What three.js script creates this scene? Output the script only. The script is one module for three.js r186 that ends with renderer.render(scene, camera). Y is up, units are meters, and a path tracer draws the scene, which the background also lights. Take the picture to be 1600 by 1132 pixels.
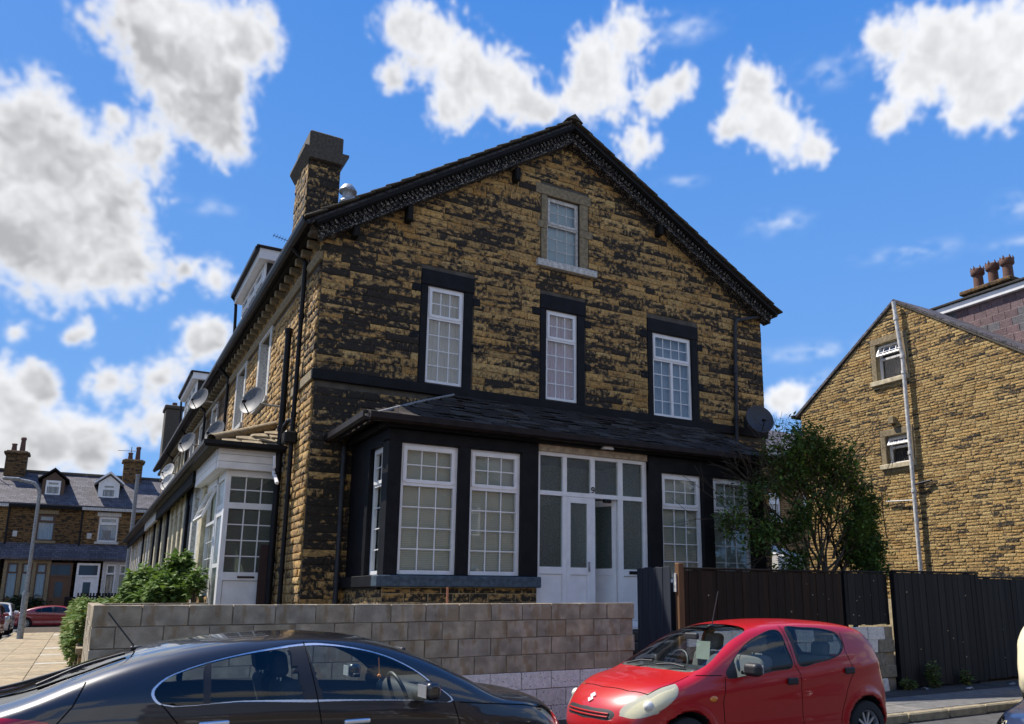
import * as THREE from 'three';
import { createNoise2D, createNoise3D } from 'simplex-noise';
import { mergeGeometries } from 'three/addons/utils/BufferGeometryUtils.js';
import { RoundedBoxGeometry } from 'three/addons/geometries/RoundedBoxGeometry.js';
import { TextGeometry } from 'three/addons/geometries/TextGeometry.js';
import { FontLoader } from 'three/addons/loaders/FontLoader.js';

// ---------- camera, exposure, sun, sky ----------
const scene = new THREE.Scene();
const renderer = new THREE.WebGLRenderer({ antialias: true });
renderer.toneMapping = THREE.LinearToneMapping;
renderer.toneMappingExposure = 1.93;
renderer.shadowMap.enabled = true;
const camera = new THREE.PerspectiveCamera(48.15, 1600 / 1132, 0.1, 600);
const EYE = new THREE.Vector3(-3.344, 1.73, 14.995);
camera.position.copy(EYE);
camera.lookAt(EYE.x + 0.502938, EYE.y + 0.208225, EYE.z - 0.838866);
camera.setViewOffset(1600, 1132, -98.1, -97.2, 1600, 1132);

const SUN = new THREE.Vector3(-0.42, 1, -0.53).normalize();
const sun = new THREE.DirectionalLight(new THREE.Color(1.0, 0.93, 0.84), 4.1);
sun.position.copy(SUN).multiplyScalar(60);
sun.castShadow = true;
sun.shadow.camera.left = sun.shadow.camera.bottom = -60; sun.shadow.camera.right = sun.shadow.camera.top = 60; sun.shadow.camera.far = 200;
sun.shadow.mapSize.set(4096, 4096);
scene.add(sun, sun.target);

function rng(seed) { let s = seed | 0; return () => { s = (s + 0x6d2b79f5) | 0; let t = Math.imul(s ^ (s >>> 15), 1 | s); t = (t + Math.imul(t ^ (t >>> 7), 61 | t)) ^ t; return ((t ^ (t >>> 14)) >>> 0) / 4294967296; }; }
const n2 = createNoise2D(rng(11)), n3 = createNoise3D(rng(12));
const fbm2 = (x, y, o = 4) => { let s = 0, a = 0.5; for (let i = 0; i < o; i++) { s += a * n2(x + i * 17.3, y - i * 9.1); x *= 2.03; y *= 2.03; a *= 0.5; } return s; };
const fbm3 = (x, y, z, o = 4) => { let s = 0, a = 0.5; for (let i = 0; i < o; i++) { s += a * n3(x, y, z + i * 7.7); x *= 2.07; y *= 2.07; z *= 2.07; a *= 0.5; } return s; };
const clamp = (x, a = 0, b = 1) => Math.min(b, Math.max(a, x));
const sstep = (a, b, x) => { const t = clamp((x - a) / (b - a)); return t * t * (3 - 2 * t); };
const lerp = (a, b, t) => a + (b - a) * t;

// cumulus heaps of this sky: azimuth (degrees east of the house axis), height, angular radius
const CLOUDS = [[-5.5,27.9,2.5],[-2.7,25.7,3.5],[-4.7,22.3,4.2],[-0.6,23.2,3.5],[0.7,20.0,2.6],[-2.9,19.3,3.7],[-6.7,22.8,4.4],[-9.0,25.7,3.5],[-0.8,34.5,3.7],[3.9,34.3,4.0],[6.8,35.0,2.0],[3.1,30.9,3.1],[5.4,28.7,2.2],[1.1,27.4,1.9],[3.0,31.9,3.6],[-1.3,28.7,1.0],[5.6,20.3,1.6],[3.8,20.6,0.9],[-1.5,15.7,0.9],[-2.1,15.4,0.6],[-5.0,15.1,0.7],[-3.5,12.7,1.2],[-2.9,11.9,0.8],[5.1,15.9,2.1],[3.0,13.6,2.0],[0.2,12.9,1.6],[-3.0,9.0,3.3],[-0.1,9.3,2.6],[3.3,10.8,1.8],[-6.3,10.5,3.3],[5.8,16.8,1.5],[17.4,37.4,2.4],[20.4,36.3,3.2],[23.7,34.6,3.1],[21.1,32.7,2.0],[26.7,34.0,2.4],[28.5,33.1,1.3],[16.6,34.4,1.2],[32.1,36.4,2.1],[35.4,37.9,2.5],[33.8,34.4,2.7],[31.0,33.7,1.7],[39.4,34.6,1.3],[37.6,33.7,1.5],[36.0,31.0,1.8],[44.7,34.3,1.9],[45.1,32.1,2.5],[47.1,30.5,2.3],[49.3,29.4,1.2],[42.7,31.6,1.2],[57.3,34.5,2.9],[59.9,32.4,3.2],[55.7,31.9,2.2],[61.3,30.3,2.5],[53.9,35.2,1.6],[63.2,33.0,3.8],[54.3,30.3,1.3],[58.8,29.6,1.4],[46.7,13.5,1.6],[45.4,13.3,1.1]];
const WISPS = [[45.8,25.1,1.3,0.6],[47.2,25.3,0.9,0.4],[61.6,23.8,1.0,0.6],[39.7,37.7,1.6,0.7],[55.2,22.1,2.2,0.5],[48.0,16.4,3.1,0.5],[50.6,34.0,1.5,0.8],[39.1,28.4,1.1,0.3],[61.0,21.6,1.0,0.3],[44.1,10.5,3.0,1.3],[50.0,14.5,2.4,0.5],[5.0,24.6,1.1,0.4]];
function makeSky() {
  const W = 2048, H = 1024, data = new Float32Array(W * H * 4), R = rng(5), D = Math.PI / 180;
  const heaps = CLOUDS.map((c) => [...c]);
  for (let k = 0; k < 66; k++) {                       // the same broken cumulus all round, unseen heaps added to lift the fill light
    const az = 68 + R() * 280, el = 8 + R() * R() * 62, n = 4 + Math.floor(R() * 6), big = 2.5 + R() * 3;
    for (let i = 0; i < n; i++) heaps.push([az + (R() - 0.5) * big * 4.5 / Math.cos(el * D), el + (R() - 0.5) * big * 1.5, big * (0.5 + R() * 0.7)]);
  }
  const dir = (az, el) => [Math.sin(az * D) * Math.cos(el * D), Math.sin(el * D), -Math.cos(az * D) * Math.cos(el * D)];
  const cell = new Map(), key = (i, j) => i * 1000 + j;   // a coarse grid of 6 degrees finds the heaps near a direction
  heaps.forEach((h, k) => {
    const d = dir(h[0], h[1]); h.d = d;
    const wide = Math.ceil((h[2] * 1.7 / Math.cos(Math.min(h[1], 80) * D)) / 6), tall = Math.ceil(h[2] * 1.7 / 6), i0 = Math.floor((((h[0] % 360) + 360) % 360) / 6), j0 = Math.floor((h[1] + 90) / 6);
    for (let i = -wide; i <= wide; i++) for (let j = -tall; j <= tall; j++) { const q = key((i0 + i + 600) % 60, j0 + j); if (!cell.has(q)) cell.set(q, []); cell.get(q).push(h); }
  });
  for (let y = 0; y < H; y++) {
    const el = ((y + 0.5) / H - 0.5) * 180;
    for (let x = 0; x < W; x++) {
      const phi = ((x + 0.5) / W - 0.5) * 2 * Math.PI, ce = Math.cos(el * D), d = [Math.cos(phi) * ce, Math.sin(el * D), Math.sin(phi) * ce];
      const az = ((Math.atan2(d[0], -d[2]) / D) + 360) % 360;
      // air
      const t = clamp(el / 58), up = Math.pow(t, 0.6), toSun = d[0] * SUN.x + d[1] * SUN.y + d[2] * SUN.z;
      let c = [lerp(0.25, 0.013, up), lerp(0.48, 0.158, up), lerp(0.83, 0.59, up)];
      const glow = Math.pow(clamp(toSun), 12) * 0.12;
      c = c.map((v) => v + glow);
      if (el < 0) c = [0.30, 0.34, 0.36];
      // clouds
      const list = el > -4 ? cell.get(key(Math.floor(az / 6), Math.floor((el + 90) / 6))) : null;
      if (list) {
        const wx = fbm3(d[0] * 22 + 5, d[1] * 22, d[2] * 22, 3) * 0.016, wy = fbm3(d[0] * 22, d[1] * 22 + 8, d[2] * 22, 3) * 0.016, X = d[0] + wx, Y = d[1] + wy, Z = d[2] - wx;
        const big = fbm3(X * 13, Y * 13, Z * 13, 3), fine = fbm3(X * 46 + 3, Y * 46, Z * 46, 5), wisp = fbm3(X * 140, Y * 140 + 9, Z * 140, 3);
        let field = 0, low = 0, sum = 0;
        for (const h of list) {
          const a = Math.acos(clamp(d[0] * h.d[0] + d[1] * h.d[1] + d[2] * h.d[2], -1, 1)) / D, v = 1 - a / (h[2] * 1.12);
          if (v > -0.5) { const w = Math.pow(v + 0.5, 3); sum += w; low += w * (el - h[1]) / h[2]; field += Math.pow(Math.max(0, v + 0.12), 1.5); }
        }
        const f1 = Math.min(field, 1.15), edge = 1 - 0.45 * sstep(0.3, 0.9, f1), dens0 = f1 * 1.05 - 0.19 + (big * 0.42 + fine * 0.58 + wisp * 0.16) * edge * sstep(0.0, 0.16, f1), dens = Math.pow(sstep(-0.12, 0.74, dens0), 1.2);
        if (dens > 0) {
          const rise = sum > 0 ? low / sum : 0, thick = sstep(0.25, 1.1, dens0), left = sstep(30, 2, ((az + 180) % 360) - 180) * sstep(-150, -100, ((az + 180) % 360) - 180);
          const grey = thick * clamp(0.62 - rise * 0.5 + fine * 0.30 + big * 0.45, 0, 1) * (0.27 + 0.20 * left);
          const face = 0.5 - 0.5 * toSun;                // heaps away from the sun show their lit side, brightened to lift the fill
          const lit = clamp(0.83 + 0.42 * face * face - grey + wisp * 0.03, 0.40, 1.2);
          const cc = [lit * 0.985, lit * 0.99, lit + 0.006];
          c = c.map((v, i) => lerp(v, cc[i], dens * 0.985));
        }
      }
      for (const w of WISPS) {
        const dx = (((az - w[0] + 540) % 360) - 180) * Math.cos(el * D) / w[2], dy = (el - w[1]) / w[3], q = dx * dx + dy * dy;
        if (q < 5) { const a = Math.exp(-q) * clamp(0.25 + 0.9 * fbm3(d[0] * 30, d[1] * 70, d[2] * 30, 4)) * 0.75; c = c.map((v, i) => lerp(v, [0.75, 0.8, 0.88][i], a)); }
      }
      const o = (y * W + x) * 4, e = SKYLEVEL;
      data[o] = c[0] * e; data[o + 1] = c[1] * e; data[o + 2] = c[2] * e; data[o + 3] = 1;
    }
  }
  const tx = new THREE.DataTexture(data, W, H, THREE.RGBAFormat, THREE.FloatType);
  tx.mapping = THREE.EquirectangularReflectionMapping; tx.magFilter = THREE.LinearFilter; tx.minFilter = THREE.LinearFilter; tx.needsUpdate = true;
  return tx;
}
const SKYLEVEL = 0.63;
scene.background = makeSky();
scene.environment = scene.background;

// ---------- building helpers ----------
const V = (x, y, z) => new THREE.Vector3(x, y, z);
const taken = new Map();
function numbered(n) { const k = taken.get(n) ?? 0; taken.set(n, k + 1); return k ? n + '_' + String(k).padStart(3, '0') : n; }
function add(o, parent) { o.castShadow = o.receiveShadow = true; (parent ?? scene).add(o); return o; }
function tag(o, label, category, group, kind) { o.name = numbered(o.name); o.userData.label = label; if (category) o.userData.category = category; if (group) o.userData.group = group; if (kind) o.userData.kind = kind; return o; }
function thing(name, label, category, group) { const g = new THREE.Group(); g.name = name; tag(g, label, category, group); scene.add(g); return g; }
function structure(o, label) { o.name = numbered(o.name); o.userData.kind = 'structure'; if (label) o.userData.label = label; return o; }

class MB {                                            // collects faces, builds ONE mesh
  constructor() { this.p = []; this.n = []; }
  tri(a, b, c, na, nb, nc) {
    if (!na) { const ux = b[0] - a[0], uy = b[1] - a[1], uz = b[2] - a[2], vx = c[0] - a[0], vy = c[1] - a[1], vz = c[2] - a[2]; let x = uy * vz - uz * vy, y = uz * vx - ux * vz, z = ux * vy - uy * vx; const l = Math.hypot(x, y, z) || 1; na = nb = nc = [x / l, y / l, z / l]; }
    this.p.push(...a, ...b, ...c); this.n.push(...na, ...nb, ...nc); return this;
  }
  quad(a, b, c, d) { return this.tri(a, b, c).tri(a, c, d); }
  box(x0, x1, y0, y1, z0, z1) {
    const v = [[x0, y0, z0], [x1, y0, z0], [x1, y1, z0], [x0, y1, z0], [x0, y0, z1], [x1, y0, z1], [x1, y1, z1], [x0, y1, z1]];
    for (const [a, b, c, d] of [[4, 5, 6, 7], [1, 0, 3, 2], [0, 4, 7, 3], [5, 1, 2, 6], [7, 6, 2, 3], [0, 1, 5, 4]]) this.quad(v[a], v[b], v[c], v[d]);
    return this;
  }
  cbox(x0, x1, y0, y1, z0, z1, b = 0.008, jit = 0, R = null) {   // chamfered box, corners may wander a little
    const c = [(x0 + x1) / 2, (y0 + y1) / 2, (z0 + z1) / 2], h = [(x1 - x0) / 2, (y1 - y0) / 2, (z1 - z0) / 2], P = {};
    for (const sx of [-1, 1]) for (const sy of [-1, 1]) for (const sz of [-1, 1]) {
      const j = R ? [0, 0, 0].map(() => (R() - 0.5) * jit) : [0, 0, 0], s = [sx, sy, sz];
      for (let k = 0; k < 3; k++) P[[sx, sy, sz, k]] = s.map((v, i) => c[i] + v * (h[i] - (i === k ? 0 : Math.min(b, h[i] * 0.45))) + j[i]);
    }
    const face = (k, sg, u, v) => { const q = [[-1, -1], [1, -1], [1, 1], [-1, 1]].map(([a, d]) => { const s = [0, 0, 0]; s[k] = sg; s[u] = a; s[v] = d; return P[[...s, k]]; }); sg > 0 ? this.quad(...q) : this.quad(...q.reverse()); };
    face(0, 1, 1, 2); face(0, -1, 1, 2); face(1, 1, 2, 0); face(1, -1, 2, 0); face(2, 1, 0, 1); face(2, -1, 0, 1);
    const out = (a, b2, c2, d) => { const m = a.map((_, i) => (a[i] + b2[i] + c2[i]) / 3 - c[i]), n = V(...b2).sub(V(...a)).cross(V(...c2).sub(V(...a))); const ok = n.x * m[0] + n.y * m[1] + n.z * m[2] > 0; if (d) ok ? this.quad(a, b2, c2, d) : this.quad(d, c2, b2, a); else ok ? this.tri(a, b2, c2) : this.tri(c2, b2, a); };
    for (const [u, v, w] of [[0, 1, 2], [1, 2, 0], [2, 0, 1]]) for (const su of [-1, 1]) for (const sv of [-1, 1]) {
      const at = (sw, k) => { const s = [0, 0, 0]; s[u] = su; s[v] = sv; s[w] = sw; return P[[...s, k]]; };
      out(at(-1, u), at(1, u), at(1, v), at(-1, v));
    }
    for (const sx of [-1, 1]) for (const sy of [-1, 1]) for (const sz of [-1, 1]) out(P[[sx, sy, sz, 0]], P[[sx, sy, sz, 1]], P[[sx, sy, sz, 2]]);
    return this;
  }
  geo(g, M) {
    g = g.index ? g.toNonIndexed() : g.clone(); if (M) g.applyMatrix4(M);
    const p = g.attributes.position.array, n = g.attributes.normal.array; for (let i = 0; i < p.length; i++) { this.p.push(p[i]); this.n.push(n[i]); } return this;
  }
  obox(M, sx, sy, sz) { return this.geo(new THREE.BoxGeometry(sx, sy, sz), M); }
  prism(poly, axis, a0, a1) {                        // 2D outline swept along an axis: 'x' (poly = z,y), 'y' (x,z), 'z' (x,y)
    const at = (q, a) => axis === 'z' ? [q[0], q[1], a] : axis === 'x' ? [a, q[1], q[0]] : [q[0], a, q[1]], m = new MB();
    const f = THREE.ShapeUtils.triangulateShape(poly.map((q) => new THREE.Vector2(...q)), []);
    let area = 0; poly.forEach((q, i) => { const r = poly[(i + 1) % poly.length]; area += q[0] * r[1] - r[0] * q[1]; });
    let flip = (area < 0) !== (axis !== 'z'); if (a1 < a0) [a0, a1] = [a1, a0];
    const T = (a, b, c) => flip ? this.tri(c, b, a) : this.tri(a, b, c);
    for (const [i, j, k] of f) { const up = (area < 0) ? [k, j, i] : [i, j, k]; const [q, r, s] = up.map((e) => poly[e]); if (axis === 'z') { this.tri(at(q, a1), at(r, a1), at(s, a1)); this.tri(at(s, a0), at(r, a0), at(q, a0)); } else { this.tri(at(s, a1), at(r, a1), at(q, a1)); this.tri(at(q, a0), at(r, a0), at(s, a0)); } }
    poly.forEach((q, i) => { const r = poly[(i + 1) % poly.length]; T(at(q, a0), at(r, a0), at(r, a1)); T(at(q, a0), at(r, a1), at(q, a1)); });
    return this;
  }
  tube(pts, r, seg = 8, closed = false) {
    const c = pts.length === 2 ? new THREE.LineCurve3(V(...pts[0]), V(...pts[1])) : new THREE.CatmullRomCurve3(pts.map((q) => V(...q)), closed, 'catmullrom', 0.3);
    return this.geo(new THREE.TubeGeometry(c, pts.length === 2 ? 1 : pts.length * 4, r, seg, closed));
  }
  cyl(x, y, z, r0, r1, h, seg = 12, rot) { const M = new THREE.Matrix4(); if (rot) M.makeRotationFromEuler(new THREE.Euler(...rot)); M.setPosition(x, y, z); return this.geo(new THREE.CylinderGeometry(r1, r0, h, seg), M); }
  lathe(pts, seg, M) { return this.geo(new THREE.LatheGeometry(pts.map((q) => new THREE.Vector2(...q)), seg), M); }
  geometry(R) {
    const su = R ? R() * 7 : 0, sv = R ? R() * 7 : 0;
    const g = new THREE.BufferGeometry(), n = this.p.length / 3, uv = new Float32Array(n * 2), p = this.p, N = this.n;
    for (let i = 0; i < n; i += 3) {                  // uv in metres, by the face's main direction
      const ax = Math.abs(N[i * 3] + N[i * 3 + 3] + N[i * 3 + 6]), ay = Math.abs(N[i * 3 + 1] + N[i * 3 + 4] + N[i * 3 + 7]), az = Math.abs(N[i * 3 + 2] + N[i * 3 + 5] + N[i * 3 + 8]);
      for (let k = i; k < i + 3; k++) { const x = p[k * 3], y = p[k * 3 + 1], z = p[k * 3 + 2]; const q = ay >= ax && ay >= az ? [x, z] : ax >= az ? [z, y] : [x, y]; uv[k * 2] = q[0] + su; uv[k * 2 + 1] = q[1] + sv; }
    }
    g.setAttribute('position', new THREE.BufferAttribute(new Float32Array(p), 3)); g.setAttribute('normal', new THREE.BufferAttribute(new Float32Array(N), 3)); g.setAttribute('uv', new THREE.BufferAttribute(uv, 2));
    return g;
  }
  build(name, mat, parent) { const m = new THREE.Mesh(this.geometry(), mat); m.name = name; if (parent !== null) add(m, parent); return m; }
}
const one = (name, mat, parent, ...b) => new MB().box(...b).build(name, mat, parent);
const pieceMesh = (name, geo, mat, parent) => { const m = new THREE.Mesh(geo, mat); m.name = name; return add(m, parent); };

// ---------- materials ----------
function tex(w, h, fn, srgb = true, wrap = THREE.MirroredRepeatWrapping) {
  const d = new Uint8Array(w * h * 4);
  for (let y = 0; y < h; y++) for (let x = 0; x < w; x++) { const c = fn((x + 0.5) / w, (y + 0.5) / h), o = (y * w + x) * 4; for (let k = 0; k < 3; k++) d[o + k] = clamp(Array.isArray(c) ? c[k] : c) * 255; d[o + 3] = 255; }
  const t = new THREE.DataTexture(d, w, h); t.wrapS = t.wrapT = wrap; t.magFilter = THREE.LinearFilter; t.minFilter = THREE.LinearMipmapLinearFilter; if (srgb) t.colorSpace = THREE.SRGBColorSpace; t.needsUpdate = true; return t;
}
const sized = (t, m, my) => { const c = t.clone(); c.repeat.set(1 / m, 1 / (my ?? m)); c.needsUpdate = true; return c; };
const T = {
  faint: tex(256, 256, (u, v) => 0.955 + 0.05 * fbm2(u * 5, v * 5, 4)),
  mottle: tex(512, 512, (u, v) => 0.86 + 0.20 * fbm2(u * 5, v * 5, 5) + 0.05 * n2(u * 90, v * 90)),
  speckle: tex(512, 512, (u, v) => { const g = 0.80 + 0.14 * fbm2(u * 4, v * 4, 4) + 0.13 * n2(u * 120, v * 120) + 0.1 * n2(u * 230 + 5, v * 230); return n2(u * 170 + 40, v * 170) > 0.72 ? g * 0.55 : g; }),
  speckleBump: tex(512, 512, (u, v) => 0.5 + 0.25 * n2(u * 120, v * 120) + 0.2 * n2(u * 230, v * 230) - (n2(u * 170 + 40, v * 170) > 0.72 ? 0.35 : 0), false),
  grain: tex(256, 512, (u, v) => 0.82 + 0.22 * fbm2(u * 26, v * 1.6, 4) + 0.10 * n2(u * 90, v * 3)),
  bump: tex(512, 512, (u, v) => 0.5 + 0.45 * fbm2(u * 9, v * 9, 5), false),
  flake: tex(512, 512, (u, v) => { const a = fbm2(u * 14, v * 14, 5) + 0.35 * fbm2(u * 3 + 8, v * 3, 3); const k = sstep(0.20, 0.30, a), s = 0.07 + 0.02 * n2(u * 80, v * 80); const w = 0.60 + 0.1 * n2(u * 60, v * 60); return [lerp(s, w, k), lerp(s, w * 0.97, k), lerp(s * 1.1, w * 0.93, k)]; }),
  block: tex(512, 512, (u, v) => { const g = 0.84 + 0.10 * n2(u * 120, v * 120) + 0.10 * n2(u * 230 + 5, v * 230) - (n2(u * 170 + 40, v * 170) > 0.74 ? 0.28 : 0), p = fbm2(u * 3, v * 3, 4), b = sstep(0.12, 0.42, fbm2(u * 5 + 30, v * 1.6, 4)); return [g * (0.97 + p * 0.22) * (1 - b * 0.07), g * (0.97 + p * 0.22) * (1 - b * 0.12), g * (0.97 + p * 0.22) * (1 - b * 0.19)]; }),
  whitewash: tex(512, 512, (u, v) => { const a = fbm2(u * 10, v * 10, 5) + 0.3 * fbm2(u * 40, v * 40, 2), k = sstep(-0.56, -0.42, a); const w = 0.90 + 0.08 * fbm2(u * 6, v * 6, 3), s = 0.42 + 0.1 * n2(u * 70, v * 70); return [lerp(s, w, k), lerp(s * 0.96, w * 0.99, k), lerp(s * 0.88, w * 0.98, k)]; }),
  coursed: tex(1024, 1024, (u, v) => {                 // far coursed stone, 4 m square
    const row = Math.floor(v * 36), q = rng(row * 7 + 3), off = q(), n = 9 + Math.floor(q() * 4), s = (u * n + off * 5), col = Math.floor(s), fy = v * 36 - row, fx = s - col, r2 = rng(row * 131 + col * 17 + 5), tone = r2();
    const j = Math.min(fy, 1 - fy) < 0.09 || Math.min(fx, 1 - fx) < 0.028, soot = sstep(0.1, 0.45, fbm2(u * 9, v * 22, 4) + tone * 0.35 - 0.1);
    let c = [0.70 - tone * 0.12, 0.56 - tone * 0.12, 0.36 - tone * 0.10]; const g = 1 + 0.25 * fbm2(u * 60, v * 60, 3); c = c.map((x) => x * g); c = c.map((x) => lerp(x, 0.17, soot * 0.75)); return j ? c.map((x) => x * 0.55) : c;
  }),
  slate: tex(1024, 1024, (u, v) => {                   // far slates, 4 m square
    const row = Math.floor(v * 22), s = u * 14 + (row % 2) * 0.5, col = Math.floor(s), tone = rng(row * 91 + col * 13)(), fy = v * 22 - row, fx = s - col, e = fy < 0.1 || Math.min(fx, 1 - fx) < 0.03; const g = (0.34 + tone * 0.12) * (1 + 0.3 * fbm2(u * 30, v * 30, 3)); return e ? [g * 0.6, g * 0.6, g * 0.62] : [g * 1.02, g, g * 1.03];
  }),
};
const mats = new Map();
function M(name, rgb, o = {}) {
  if (mats.has(name)) return mats.get(name);
  const { map, size = 2, sizeY, bump, bumpSize = 1, bumpScale = 0.004, ...rest } = o;
  const m = new THREE.MeshPhysicalMaterial({ color: new THREE.Color().setRGB(...rgb), roughness: 0.85, ...rest });
  m.name = name;
  if (map) m.map = sized(map, size, sizeY);
  if (bump) { m.bumpMap = sized(bump, bumpSize); m.bumpScale = bumpScale; }
  mats.set(name, m); return m;
}
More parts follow.
